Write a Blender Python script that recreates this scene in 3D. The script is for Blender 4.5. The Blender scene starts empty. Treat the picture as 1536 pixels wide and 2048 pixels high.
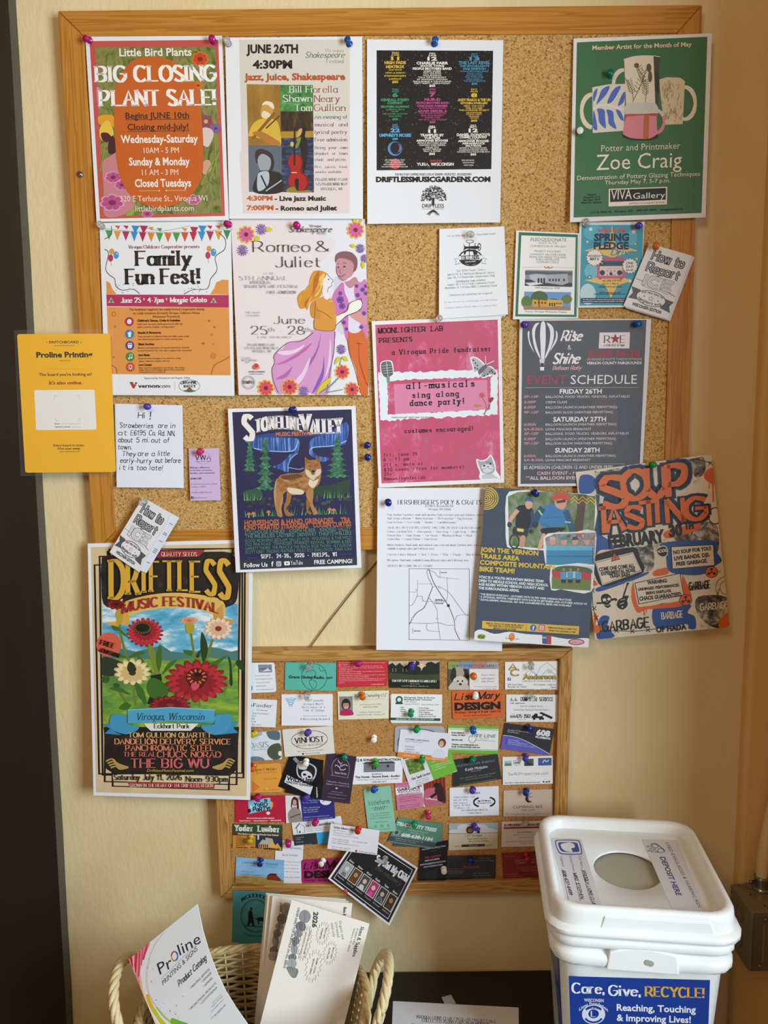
import bpy, bmesh, math, random
from mathutils import Vector, Matrix
random.seed(7)
SC = bpy.context.scene
COL = SC.collection
# ---------------------------------------------------------------- camera, light, exposure
F, CXP, CYP = 1500.0, 768.0, 1024.0          # focal length in pixels of the 1536 x 2048 frame
CZ, D = 1.60, 1.264                          # eye height; distance from the camera to the wall
PITCH, ROLL = math.radians(6.9), 0.013
_f = Vector((0, math.cos(PITCH), -math.sin(PITCH)))
_u0 = Vector((0, math.sin(PITCH), math.cos(PITCH)))
_R = Vector((1, 0, 0)) * math.cos(ROLL) - _u0 * math.sin(ROLL)
_U = _u0 * math.cos(ROLL) + Vector((1, 0, 0)) * math.sin(ROLL)
CAM = Vector((0, 0, CZ))
cd = bpy.data.cameras.new('camera'); cam = bpy.data.objects.new('camera', cd); COL.objects.link(cam)
cd.sensor_fit = 'VERTICAL'; cd.sensor_height = 36.0; cd.lens = F / 2048 * 36.0; cd.clip_start = 0.01
cam.matrix_world = Matrix(((_R.x, _U.x, -_f.x, 0), (_R.y, _U.y, -_f.y, 0), (_R.z, _U.z, -_f.z, CZ), (0, 0, 0, 1)))
SC.camera = cam
wd = bpy.data.worlds.new('world'); SC.world = wd; wd.use_nodes = True
wd.node_tree.nodes['Background'].inputs[0].default_value = (1.0, 0.64, 0.35, 1)
wd.node_tree.nodes['Background'].inputs[1].default_value = 0.20
def area(name, loc, aim, sx, sy, energy, col):
    l = bpy.data.lights.new(name, 'AREA'); l.shape = 'RECTANGLE'; l.size = sx; l.size_y = sy
    l.energy = energy; l.color = col
    o = bpy.data.objects.new(name, l); COL.objects.link(o); o.location = loc
    o.rotation_euler = (Vector(aim) - Vector(loc)).to_track_quat('-Z', 'Y').to_euler(); return o
area('window_daylight', (1.42, -0.56, 1.72), (-1.0, -0.32, 1.66), 1.05, 1.20, 88, (0.72, 0.885, 1.0))
area('ceiling_lamp', (-0.55, -0.6, 2.45), (0.3, 1.2, 1.3), 0.5, 0.5, 9, (1.0, 0.70, 0.42))  # added warm fill to lift the right-hand wall, not a known fixture
SC.view_settings.view_transform = 'Standard'; SC.view_settings.look = 'None'
SC.view_settings.exposure = 0.0; SC.view_settings.gamma = 1.0; SC.view_settings.use_curve_mapping = False

# ---------------------------------------------------------------- materials
def lin(h):
    h = h.lstrip('#')
    if len(h) == 3: h = ''.join(c + c for c in h)
    out = []
    for i in (0, 2, 4):
        c = int(h[i:i + 2], 16) / 255
        out.append(c / 12.92 if c <= 0.04045 else ((c + 0.055) / 1.055) ** 2.4)
    return tuple(out) + (1,)
MATS = {}
def mat(c, rough=0.55, metal=0.0, **kw):
    """c: 'rrggbb' flat colour, or '@name' one of the patterned ones."""
    key = (c, rough, metal, tuple(sorted(kw.items())))
    if key in MATS: return MATS[key]
    m = bpy.data.materials.new('m_' + c.strip('@#')); m.use_nodes = True
    nt = m.node_tree; b = nt.nodes['Principled BSDF']
    b.inputs['Roughness'].default_value = rough; b.inputs['Metallic'].default_value = metal
    if c[0] == '@': PAT[c[1:]](nt, b)
    else: b.inputs['Base Color'].default_value = lin(c)
    if 'trans' in kw:
        b.inputs['Transmission Weight'].default_value = kw['trans']; b.inputs['IOR'].default_value = kw.get('ior', 1.45)
    if 'alpha' in kw: b.inputs['Alpha'].default_value = kw['alpha']
    if 'spec' in kw: b.inputs['Specular IOR Level'].default_value = kw['spec']
    if 'sss' in kw:
        b.inputs['Subsurface Weight'].default_value = kw['sss']; b.inputs['Subsurface Scale'].default_value = 0.01
    MATS[key] = m; return m
def nd(nt, t, **kw):
    n = nt.nodes.new(t)
    for k, v in kw.items():
        if k in n.inputs: n.inputs[k].default_value = v
        else: setattr(n, k, v)
    return n
def coords(nt, sc=(1, 1, 1), rot=(0, 0, 0)):
    g = nd(nt, 'ShaderNodeNewGeometry'); m = nd(nt, 'ShaderNodeMapping')
    m.inputs['Scale'].default_value = sc; m.inputs['Rotation'].default_value = rot
    nt.links.new(g.outputs['Position'], m.inputs[0]); return m.outputs[0]
def ramp(nt, src, stops, interp='LINEAR'):
    r = nt.nodes.new('ShaderNodeValToRGB'); r.color_ramp.interpolation = interp
    e = r.color_ramp.elements
    while len(e) < len(stops): e.new(0.5)
    for i, (p, c) in enumerate(stops): e[i].position = p; e[i].color = lin(c)
    nt.links.new(src, r.inputs[0]); return r.outputs[0]
def mix(nt, fac, a, b, mode='MIX'):
    m = nt.nodes.new('ShaderNodeMix'); m.data_type = 'RGBA'; m.blend_type = mode
    for s, v in ((0, fac), (6, a), (7, b)):
        if isinstance(v, (int, float, tuple)): m.inputs[s].default_value = v
        else: nt.links.new(v, m.inputs[s])
    return m.outputs[2]
def bump(nt, b, src, strength, dist):
    n = nt.nodes.new('ShaderNodeBump'); n.inputs['Strength'].default_value = strength; n.inputs['Distance'].default_value = dist
    nt.links.new(src, n.inputs['Height']); nt.links.new(n.outputs[0], b.inputs['Normal'])
def noise(nt, co, scale, detail=4, rough=0.6, dist=0):
    n = nd(nt, 'ShaderNodeTexNoise', Scale=scale, Detail=detail, Roughness=rough, Distortion=dist)
    nt.links.new(co, n.inputs['Vector']); return n.outputs[0]
def noisy(stops, scale, sc=(1, 1, 1), detail=6, dist=0.4, interp='LINEAR', rough=0.65, rot=(0, 0, 0)):
    def fn(nt, b):
        nt.links.new(ramp(nt, noise(nt, coords(nt, sc, rot), scale, detail, rough, dist), stops, interp), b.inputs['Base Color'])
    return fn
def cork(c0, c1, c2, c3, scale):
    def fn(nt, b):
        co = coords(nt)
        v = nd(nt, 'ShaderNodeTexVoronoi', Scale=scale); nt.links.new(mixvec(nt, co, 0.0012), v.inputs['Vector'])
        s = nt.nodes.new('ShaderNodeSeparateColor'); nt.links.new(v.outputs['Color'], s.inputs[0])
        c = ramp(nt, s.outputs[0], [(0.0, c3), (0.10, c0), (0.4, c1), (0.75, c2), (1.0, c1)])
        n = noise(nt, co, scale * 1.6, 3, 0.7)
        c = mix(nt, ramp(nt, n, [(0.33, 'fff'), (0.42, '000')]), c, lin(c3))
        nt.links.new(c, b.inputs['Base Color']); b.inputs['Roughness'].default_value = 0.9
        bump(nt, b, n, 0.5, 0.001)
    return fn
def mixvec(nt, co, amt):
    n = nd(nt, 'ShaderNodeTexNoise', Scale=300.0, Detail=2); nt.links.new(co, n.inputs['Vector'])
    v = nt.nodes.new('ShaderNodeVectorMath'); v.operation = 'MULTIPLY_ADD'
    nt.links.new(n.outputs[1], v.inputs[0]); v.inputs[1].default_value = (amt,) * 3; nt.links.new(co, v.inputs[2])
    return v.outputs[0]
def wood(stops, sc, grain=1.0):
    """grain runs along the axis whose scale is small"""
    def fn(nt, b):
        co = coords(nt, sc)
        n1 = noise(nt, co, 1.0, 4, 0.5, 0.35)
        co2 = coords(nt, tuple(s * 5 for s in sc))
        n2 = noise(nt, co2, 1.0, 4, 0.7, 0.2)
        w = nd(nt, 'ShaderNodeMath', operation='FRACT')
        mm = nd(nt, 'ShaderNodeMath', operation='MULTIPLY'); mm.inputs[1].default_value = 7.0 * grain
        nt.links.new(n1, mm.inputs[0]); nt.links.new(mm.outputs[0], w.inputs[0])
        c = ramp(nt, w.outputs[0], stops)
        c = mix(nt, ramp(nt, n2, [(0.35, '6a6a6a'), (0.6, '000')]), c, lin(stops[-1][1]))
        nt.links.new(c, b.inputs['Base Color']); bump(nt, b, n2, 0.12, 0.0006)
        b.inputs['Roughness'].default_value = 0.5; b.inputs['Specular IOR Level'].default_value = 0.25
    return fn
def painted(c, c2, amt=0.5):
    def fn(nt, b):
        co = coords(nt, (1, 1, 0.4)); n = noise(nt, co, 130, 4, 0.55, 0.3); n2 = noise(nt, coords(nt), 4, 3, 0.6)
        nt.links.new(ramp(nt, n2, [(0.3, c), (0.7, c2)]), b.inputs['Base Color'])
        bump(nt, b, n, amt, 0.0026); b.inputs['Roughness'].default_value = 0.5
    return fn
PINE = [(0.0, 'c48a3c'), (0.6, 'bd8032'), (0.85, 'a96d24'), (1.0, 'b4762c')]
OAK = [(0.0, 'c79a5c'), (0.55, 'b98a4c'), (0.8, '96692f'), (1.0, 'ae7e42')]
PAT = {
 'wall': painted('e8d5a9', 'e0cb9a', 0.35), 'wall_right': painted('e2bc7c', 'd8b070', 0.3),
 'cork': cork('b28444', 'c49856', 'd8b276', '76501e', 460), 'cork_fine': cork('a8743a', 'b68144', 'c19054', '84561f', 560),
 'pine_h': wood(PINE, (1.6, 1.6, 60)), 'pine_v': wood(PINE, (60, 60, 1.6)),
 'oak_h': wood(OAK, (3, 3, 60), 1.5), 'oak_v': wood(OAK, (60, 60, 3), 1.5),
 'casing': noisy([(0.3, '211910'), (0.7, '2b2217')], 12, (1, 1, 0.1)),
 'grass': noisy([(0.3, '3b4520'), (0.45, '6c7a34'), (0.55, '8b8a4c'), (0.7, '8a6f55')], 60, (1, 1, 0.5), 8, 2.0),
 'leafy': noisy([(0.3, '2c3a1a'), (0.5, '5d7f35'), (0.65, '8fae4a'), (0.8, 'b7c878')], 110, detail=6, dist=1.5),
 'gold': noisy([(0.3, '6d4a1c'), (0.6, 'a87d2e'), (0.8, 'c9a440')], 14, (1, 1, 0.5)),
 'greenpat': noisy([(0.35, '2c5c33'), (0.6, '4f9a4c'), (0.75, '7cc06a')], 70),
 'river': noisy([(0.4, '16203c'), (0.55, '2a3f66'), (0.66, '53688a')], 55, (1, 1, 4)),
 'woods': noisy([(0.35, '1d1712'), (0.55, '40301f'), (0.7, '77592c')], 60, (3, 1, 1)),
 'stars': noisy([(0.0, '0c0c0f'), (0.69, '101014'), (0.76, '8a8a8a')], 480, detail=1),
 'pink': noisy([(0.25, '9f8894'), (0.38, 'c05474'), (0.5, 'c94d72'), (0.56, 'cf5a7f'), (0.64, 'dd90ae'), (0.78, 'b491a6')], 14, (1.6, 1, 1), 8, .3, rough=0.72),
 'aurora': noisy([(0.35, '25346b'), (0.5, '2f57a8'), (0.68, '86b4ea')], 60, (6, 1, 0.3)),
 'fir': noisy([(0.35, '1e4a3c'), (0.55, '3f7a5a'), (0.75, '7fb08a')], 160, (1, 1, 2)),
 'fur': noisy([(0.3, '6b4326'), (0.5, 'a9713f'), (0.75, 'c99a68')], 90, (1, 1, 2)),
 'bikebg': noisy([(0.3, '33522b'), (0.45, '5f7f46'), (0.6, '8a8f78'), (0.75, 'a6a092')], 45, (1.5, 1, 1)),
 'bikebg2': noisy([(0.3, '4a5a3a'), (0.5, '9aa0a4'), (0.6, 'a05048'), (0.7, 'c9ccd0')], 60),
 'grunge': noisy([(0.28, '3a3a3c'), (0.36, 'a79a88'), (0.42, 'd8cbb4'), (0.62, 'e0d4be'), (0.72, '9a9084')], 22, detail=9, rough=0.75),
 'grunge2': noisy([(0.4, '2b2b2d'), (0.5, '6f6a63'), (0.6, 'c6baa6')], 50, detail=8),
 'sky': noisy([(0.35, '3f93b8'), (0.5, '6fb8d4'), (0.6, 'dfeaea'), (0.7, 'f4f2e6')], 14, (1, 1, 2.6)),
 'hills': noisy([(0.3, '2f6a44'), (0.5, '6d9c3c'), (0.65, 'a9bd3a'), (0.8, 'c2cc52')], 13, (1, 1, 3)),
 'darkold': noisy([(0.3, '1b1615'), (0.6, '2b2422'), (0.78, '6b4f47')], 40, detail=8),
 'parch': noisy([(0.3, 'd0b68c'), (0.6, 'dcc59c'), (0.8, 'e6d4b0')], 12),
 'balloonbg': noisy([(0.3, '46494e'), (0.7, '53575d')], 10),
 'bw': noisy([(0.3, '2c2e33'), (0.5, '7d8086'), (0.7, 'c9ccd0')], 120),
 'bluesky': noisy([(0.4, '5f86c0'), (0.6, 'b9c8e0')], 30),
 'trees': noisy([(0.35, '1f2c16'), (0.6, '47602c')], 90),
 'barnsky': noisy([(0.3, '5f9cd0'), (0.7, '9cc6e6')], 8, (1, 1, 3)),
 'field': noisy([(0.3, '8a7034'), (0.7, 'c0a258')], 80, (1, 1, 4)),
 'barn': noisy([(0.35, '5e1f1c'), (0.55, '8a3a26'), (0.7, '3a1412')], 70, (4, 1, 1)),
 'wicker': noisy([(0.3, 'a08250'), (0.55, 'c8ac78'), (0.75, 'dcc69a')], 60, (1, 1, 1)),
 'floor': wood([(0, '6b4b2e'), (0.6, '5e4128'), (1, '4a321e')], (30, 3, 3)),
}
# ---------------------------------------------------------------- object helpers
def link(name, me, parent=None, loc=None):
    o = bpy.data.objects.new(name, me); COL.objects.link(o)
    if loc is not None: o.location = loc
    if parent: o.parent = parent
    return o
def tag(o, label=None, cat=None, group=None, kind=None):
    for k, v in (('label', label), ('category', cat), ('group', group), ('kind', kind)):
        if v: o[k] = v
    return o
def mesh(name, verts, faces, mats, midx=None, smooth=False):
    me = bpy.data.meshes.new(name); me.from_pydata([tuple(v) for v in verts], [], faces)
    for m in mats: me.materials.append(m)
    if midx: me.polygons.foreach_set('material_index', midx)
    if smooth: me.polygons.foreach_set('use_smooth', [True] * len(me.polygons))
    me.update(); return me
def obj(name, verts, faces, m, parent=None, smooth=False, loc=None):
    return link(name, mesh(name, verts, faces, [m] if not isinstance(m, list) else m, None, smooth), parent, loc)
def bevel(o, w=0.002, seg=2, ang=0.6):
    b = o.modifiers.new('bevel', 'BEVEL'); b.width = w; b.segments = seg; b.limit_method = 'ANGLE'; b.angle_limit = ang; return o
def box(name, x0, x1, y0, y1, z0, z1, m, parent=None, bev=0):
    v = [(x, y, z) for z in (z0, z1) for y in (y0, y1) for x in (x0, x1)]
    o = obj(name, v, [(0, 2, 3, 1), (4, 5, 7, 6), (0, 1, 5, 4), (2, 6, 7, 3), (0, 4, 6, 2), (1, 3, 7, 5)], m, parent)
    if bev: bevel(o, bev)
    return o
def tube(path, r, n=6, closed=False, rfun=None):
    """verts, faces of a round rod along a path"""
    P_ = [Vector(p) for p in path]; k = len(P_); vs, fs = [], []
    up = Vector((0.13, 0.21, 0.97)).normalized()
    for i, p in enumerate(P_):
        a = P_[(i - 1) % k] if (closed or i) else p
        b = P_[(i + 1) % k] if (closed or i < k - 1) else p
        t = (b - a).normalized(); s = t.cross(up)
        if s.length < 1e-4: s = t.cross(Vector((1, 0, 0)))
        s.normalize(); q = s.cross(t); rr = rfun(i / (k - 1)) * r if rfun else r
        for j in range(n):
            an = 2 * math.pi * j / n
            vs.append(p + (s * math.cos(an) + q * math.sin(an)) * rr)
    for i in range(k if closed else k - 1):
        for j in range(n):
            a, b = i * n + j, i * n + (j + 1) % n
            c, d = ((i + 1) % k) * n + (j + 1) % n, ((i + 1) % k) * n + j
            fs.append((a, b, c, d))
    if not closed:
        fs.append(tuple(range(n - 1, -1, -1))); fs.append(tuple(range((k - 1) * n, k * n)))
    return vs, fs
def rod(name, path, r, m, parent=None, n=6, closed=False):
    v, f = tube(path, r, n, closed); return obj(name, v, f, m, parent, True)
def lathe(prof, n=20, cap=True):
    vs, fs = [], []
    for r, z in prof:
        for j in range(n):
            a = 2 * math.pi * j / n; vs.append((r * math.cos(a), r * math.sin(a), z))
    for i in range(len(prof) - 1):
        for j in range(n):
            fs.append((i * n + j, i * n + (j + 1) % n, (i + 1) * n + (j + 1) % n, (i + 1) * n + j))
    if cap: fs.append(tuple(range(n - 1, -1, -1))); fs.append(tuple(range((len(prof) - 1) * n, len(prof) * n)))
    return vs, fs

# ---------------------------------------------------------------- camera rays: measuring positions on real surfaces
def ray(px, py):
    return (_f + _R * ((px - CXP) / F) + _U * ((CYP - py) / F))
def hit(px, py, pt, n):
    d = ray(px, py); return CAM + d * ((pt - CAM).dot(n) / d.dot(n))
def proj(p):                                  # and back: where a point shows in the 1536 x 2048 frame
    d = Vector(p) - CAM; return (CXP + F * d.dot(_R) / d.dot(_f), CYP - F * d.dot(_U) / d.dot(_f))
def P(px, py, off):                           # the point a distance off in front of the back wall
    return hit(px, py, Vector((0, D - off, 0)), Vector((0, 1, 0)))

# ---------------------------------------------------------------- stroke alphabet (for serif, typed and hand lettering)
G = {'A':'6|033b63|1656','B':'6|030b|~0b3b5a583707|~073756543303','C':'6|~6a4b2b0905234364','D':'6|030b|~0b3b69653303',
'E':'5|0b03|0b5b|0747|0353','F':'5|0b03|0b5b|0747','G':'6|~6a4b2b0905234365|6567|6737','H':'6|0b03|6b63|0767','I':'1|0b03',
'J':'4|4b45|~4544331304','K':'6|0b03|6b07|2863','L':'5|0b03|0353','M':'8|030b|0b43|438b|8b83','N':'6|030b|0b63|636b',
'O':'6|~2b4b6965432305092b','P':'6|030b|~0b3b5a583606','Q':'6|~2b4b6965432305092b|4572','R':'6|030b|~0b3b5a583606|3663',
'S':'5|~5a3b1b09184655432304','T':'6|0b6b|3b33','U':'6|0b05|~05234365|656b','V':'6|0b33|336b','W':'9|0b23|234b|4b73|739b',
'X':'6|0b63|6b03','Y':'6|0b37|6b37|3733','Z':'6|0b6b|6b03|0363',
'a':'4|~472807042344|4843','b':'4|0b03|~072847442304','c':'4|~472807042344','d':'4|4b43|~472807042344','e':'4|0646|~46472807042344',
'f':'3|~3b2b1a18|1813|0838','g':'4|4841|~472807042344|~41301001','h':'4|0b03|~07284746|4643','i':'1|0803|0a0b','j':'1|0801|0a0b',
'k':'4|0b03|4805|1643','l':'1|0b03','m':'6|0803|~07183837|3733|~37486867|6763','n':'4|0803|~07284746|4643','o':'4|~28474423040728',
'p':'4|0800|~072847442304','q':'4|4840|~472807042344','r':'3|0803|~061838','s':'4|~47280726442304','t':'3|1a14|~142333|0838',
'u':'4|0805|~05133345|4843','v':'4|0823|2348','w':'6|0823|2338|3853|5368','x':'4|0843|4803','y':'4|0823|4800','z':'4|0848|4803|0343',
'0':'5|~2b3b5955332305092b','1':'3|092b|2b23','2':'5|~091b4b594703|0353','3':'5|~0a2b4b594727|~274755432304','4':'5|4b43|4b06|0656',
'5':'5|5b1b|1b08|~08284755432304','6':'5|~5a3b1a0705234355472706','7':'5|0b5b|5b23','8':'5|~2b4a4827181a2b|~2756543323040627',
'9':'5|~0423445759' + '3b1b09173758','&':'7|~7553230416493b1a2873','!':'1|0b06|0304','.':'1|0304',',':'1|0402',"'":'1|0b09',
':':'1|0304|0708','-':'3|0636','(':'2|~2b080522',')':'2|~0b282502','/':'4|024b','?':'5|~0a2b4b59472625|2324','+':'4|2824|0646',
'@':'7|~48373646585a3b1b0905234364','$':'5|~5a3b1b09184655432304|2c22','"':'2|0b09|2b29','=':'4|0747|0545','*':'3|1a17|0928'}
def crom(pts, k=4, closed=False):
    n = len(pts); out = []
    rng = range(n if closed else n - 1)
    for i in rng:
        p0 = pts[(i - 1) % n] if (closed or i > 0) else pts[0]
        p1, p2 = pts[i], pts[(i + 1) % n]
        p3 = pts[(i + 2) % n] if (closed or i < n - 2) else pts[-1]
        for j in range(k):
            t = j / k; t2, t3 = t * t, t * t * t
            out.append(tuple(0.5 * (2 * b + (c - a) * t + (2 * a - 5 * b + 4 * c - d) * t2 + (3 * b - a - 3 * c + d) * t3) for a, b, c, d in zip(p0, p1, p2, p3)))
    if not closed: out.append(tuple(pts[-1]))
    return out
def ribbon(pts, hv, hh, ext=0.0, closed=False):
    """polyline to quads; half width hv where it runs upright, hh where it runs level"""
    n = len(pts)
    if n < 2: return [], []
    pts = [list(p) for p in pts]
    if ext and not closed:
        for a, b in ((0, 1), (-1, -2)):
            dx, dy = pts[a][0] - pts[b][0], pts[a][1] - pts[b][1]; L = math.hypot(dx, dy) or 1
            e = ext; pts[a][0] += dx / L * e; pts[a][1] += dy / L * e
    vs, fs = [], []
    for i in range(n):
        a = pts[i - 1] if (i or closed) else pts[i]; b = pts[(i + 1) % n] if (i < n - 1 or closed) else pts[i]
        dx, dy = b[0] - a[0], b[1] - a[1]; L = math.hypot(dx, dy) or 1; dx /= L; dy /= L
        w = hv * abs(dy) + hh * abs(dx)
        vs += [(pts[i][0] - dy * w, pts[i][1] + dx * w), (pts[i][0] + dy * w, pts[i][1] - dx * w)]
    for i in range(n if closed else n - 1):
        j = (i + 1) % n; fs.append((2 * i, 2 * i + 1, 2 * j + 1, 2 * j))
    return vs, fs
# style: (upright half width, level half width, serif half length, slant, wobble) in cap heights
STY = {'f': (.062, .022, .10, 0, 0), 'F': (.115, .042, .09, 0, 0), 'g': (.05, .013, .07, 0, 0), 'y': (.068, .055, .12, 0, 0),
       'Y': (.095, .075, .14, 0, .01), 'h': (.056, .05, 0, .12, .03), 'k': (.05, .03, 0, .35, .0), 'K': (.085, .06, 0, .3, 0),
       'x': (.12, .09, 0, .05, .03), 'o': (.05, .05, 0, 0, .02), 'd': (.070, .030, .055, 0, 0), 'i': (.06, .025, .07, .22, 0)}
SANS = {'s': (0.0, 0), 'b': (0.022, 0), 'B': (0.042, 0), 't': (0.0, .22), 'T': (0.03, .22)}
def text2d(s, sty, W, H, wt=1.0):
    """flat lettering W wide and H cap height, origin at the left end of its baseline, y up: verts, faces"""
    vs, fs = [], []
    if sty in SANS:
        off, sl = SANS[sty]
        c = bpy.data.curves.new('t', 'FONT'); c.body = s; c.offset = off * wt; c.resolution_u = 2
        o = bpy.data.objects.new('t', c); me = bpy.data.meshes.new_from_object(o)
        vs = [[v.co.x, v.co.y] for v in me.vertices]; fs = [tuple(p.vertices) for p in me.polygons]
        bpy.data.objects.remove(o); bpy.data.curves.remove(c); bpy.data.meshes.remove(me)
        if not vs: return [], []
        x0 = min(v[0] for v in vs); x1 = max(v[0] for v in vs); kx = W / (x1 - x0); ky = H / 0.69
        for v in vs: v[0] = (v[0] - x0) * kx; v[1] *= ky; v[0] += sl * v[1]
        return vs, fs
    hv, hh, ser, sl, wob = STY[sty]; hv *= H * wt; hh *= H * wt; ser *= H
    items, x = [], 0
    mono = sty in 'yY'
    for ch in s:
        if ch == ' ': x += 8 if mono else 4; continue
        g = G.get(ch) or G.get(ch.upper()) or G['-']; p = g.split('|'); w = int(p[0]); k = 1.0
        if mono:
            k = 6 / max(w, 6); x0 = x + (6 - w * k) / 2; items.append((x0, k, p[1:])); x += 8
        else: items.append((x, 1, p[1:])); x += w + 2
    tot = max(x - (2 if not mono else 2), 1); kx = (W - 2 * ser * 0.6) / tot; ky = H / 8
    rnd = random.Random(len(s) * 31 + ord(s[0]))
    for x0, k, strokes in items:
        jy = rnd.uniform(-1, 1) * wob * H * 1.2
        for st in strokes:
            cv = st[0] == '~'; st = st.lstrip('~')
            pts = [(int(st[i], 36), int(st[i + 1], 36) - 3) for i in range(0, len(st), 2)]
            pts = [((x0 + px * k) * kx + ser * 0.6, py * ky + jy) for px, py in pts]
            if cv: pts = crom(pts, 3)
            if wob: pts = [(a + rnd.uniform(-1, 1) * wob * H * .4, b + rnd.uniform(-1, 1) * wob * H * .4) for a, b in pts]
            v, f = ribbon(pts, hv, hh, 0 if cv else min(hv, hh) * .8)
            b0 = len(vs); vs += [list(q) for q in v]; fs += [tuple(b0 + i for i in q) for q in f]
            if ser and not cv:
                for a, b in ((0, 1), (-1, -2)):
                    dx, dy = pts[a][0] - pts[b][0], pts[a][1] - pts[b][1]; L = math.hypot(dx, dy)
                    if L and abs(dy) / L > 0.75 and L > H * 0.25:
                        y = pts[a][1]; e = hh * 1.05; b0 = len(vs); r = ser + hv * .6
                        vs += [[pts[a][0] - r, y - e], [pts[a][0] + r, y - e], [pts[a][0] + r, y + e], [pts[a][0] - r, y + e]]
                        fs.append((b0, b0 + 1, b0 + 2, b0 + 3))
    if sl:
        for v in vs: v[0] += sl * v[1]
    return vs, fs

# ---------------------------------------------------------------- printed sheets
STEP = 5e-6
class Sheet:
    """A sheet of paper or card: a thin slab whose outline is read off the photograph and put on its real plane;
    off: distance of its top edge from the wall, lift: how much further its bottom edge stands out, curl: rows that bend."""
    def __init__(s, name, label, cat, q, off=0, lift=0.0, col='f0f0f2', group=None, rad=0, curl=0, plane=None, th=0.0003, rough=0.5, fn=None, outline=None):
        s.q = [Vector(p) for p in q]; s.art, s.let = [], []; s.k = 0; s.s = 1; s.o = (0, 0); s.uv = False
        tl, tr, br, bl = s.q
        n = curl or 1; fn = fn or (lambda v: off + lift * (v if not curl else v * v))
        s.rows = [(tl.lerp(bl, i / n), tr.lerp(br, i / n)) for i in range(n + 1)]
        s.planes = []
        if plane: s.planes = [plane]
        else:
            A, B = P(*s.rows[0][0], fn(0)), P(*s.rows[0][1], fn(0))
            for i in range(n):
                C = P(*s.rows[i + 1][0], fn((i + 1) / n))
                nn = (B - A).cross(C - A).normalized()
                if nn.y > 0: nn = -nn
                s.planes.append((A.copy(), nn)); B2 = hit(*s.rows[i + 1][1], A, nn); A, B = C, B2
        # outline
        if outline: out = [tuple(p) for p in outline]
        elif rad:
            out = []
            for i in range(4):
                c, a, b = s.q[i], s.q[i - 1], s.q[(i + 1) % 4]
                pa, pb = c + (a - c).normalized() * rad, c + (b - c).normalized() * rad
                for t in (0, .25, .5, .75, 1): out.append(tuple(pa.lerp(c, t).lerp(c.lerp(pb, t), t)))
        else: out = [tuple(p) for p in s.q]
        vs, fs = s.cut(out, [tuple(range(len(out)))], 0)
        # slab: front, back and rim
        nrm = s.planes[0][1]; bk = [v - nrm * th for v in vs]; m = len(vs)
        cnt = {}
        for f in fs:
            for a, b in zip(f, f[1:] + f[:1]): cnt[(a, b)] = 1
        rim = [(a, b) for (a, b) in cnt if (b, a) not in cnt]
        F_ = fs + [tuple(i + m for i in reversed(f)) for f in fs] + [(b, a, a + m, b + m) for a, b in rim]
        me = mesh(name, vs + bk, F_, [mat(col, rough)])
        s.ob = link(name, me); tag(s.ob, label, cat, group); s.name = name
    # ---- frames
    def Z(s, ox, oy, sc):
        s.o, s.s, s.uv = (ox, oy), sc, False
        tl, tr, br, bl = s.q; ex = (tr - tl + br - bl); ey = (tl - bl + tr - br)
        s.ex = Vector((1, ex.y / ex.x)); s.ey = Vector((ey.x / -ey.y, -1)); return s
    def UV(s, H=None):
        tl, tr, br, bl = s.q; w = ((tr - tl).length + (br - bl).length); h = ((bl - tl).length + (br - tr).length)
        s.H = 100 * h / w; s.uv = True; s.ex = Vector((1, 0)); s.ey = Vector((0, -1)); return s
    def px(s, x, y):
        if s.uv:
            tl, tr, br, bl = s.q; return tl.lerp(tr, x / 100).lerp(bl.lerp(br, x / 100), y / s.H)
        return Vector((s.o[0] + x / s.s, s.o[1] + y / s.s))
    # ---- mapping px outline to the sheet's planes, cutting at the rows
    def cut(s, pts, faces, h):
        if len(s.planes) == 1:
            p, n = s.planes[0]; return [hit(x, y, p, n) + n * h for x, y in pts], faces
        bm = bmesh.new(); V = [bm.verts.new((x, y, 0)) for x, y in pts]
        for f in faces:
            try: bm.faces.new([V[i] for i in f])
            except ValueError: pass
        for i in range(1, len(s.rows) - 1):
            a, b = s.rows[i]; t = b - a
            bmesh.ops.bisect_plane(bm, geom=bm.verts[:] + bm.edges[:] + bm.faces[:], plane_co=(a.x, a.y, 0), plane_no=(-t.y, t.x, 0), dist=1e-6)
        bm.verts.index_update(); out = []
        for v in bm.verts:
            k = 0
            for i in range(1, len(s.rows) - 1):
                a, b = s.rows[i]; t = b - a
                if -t.y * (v.co.x - a.x) + t.x * (v.co.y - a.y) > 1e-6: k = i
            p, n = s.planes[k]; out.append(hit(v.co.x, v.co.y, p, n) + s.planes[0][1] * h)
        fs = [tuple(v.index for v in f.verts) for f in bm.faces]; bm.free(); return out, fs
    def clip(s, pts, faces):
        sides = []
        for i in range(4):
            a, b = s.q[i], s.q[(i + 1) % 4]; t = (b - a).normalized(); n = (t.y, -t.x)
            if any(n[0] * (x - a.x) + n[1] * (y - a.y) > .05 for x, y in pts): sides.append((a, n))
        if not sides: return pts, faces
        bm = bmesh.new(); V = [bm.verts.new((x, y, 0)) for x, y in pts]
        for f in faces:
            try: bm.faces.new([V[i] for i in f])
            except ValueError: pass
        for a, n in sides:
            bmesh.ops.bisect_plane(bm, geom=bm.verts[:] + bm.edges[:] + bm.faces[:], plane_co=(a.x, a.y, 0), plane_no=(n[0], n[1], 0), clear_outer=True, dist=1e-6)
        bm.verts.index_update(); out = [(v.co.x, v.co.y) for v in bm.verts]
        fs = [tuple(v.index for v in f.verts) for f in bm.faces]; bm.free(); return out, fs
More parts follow.
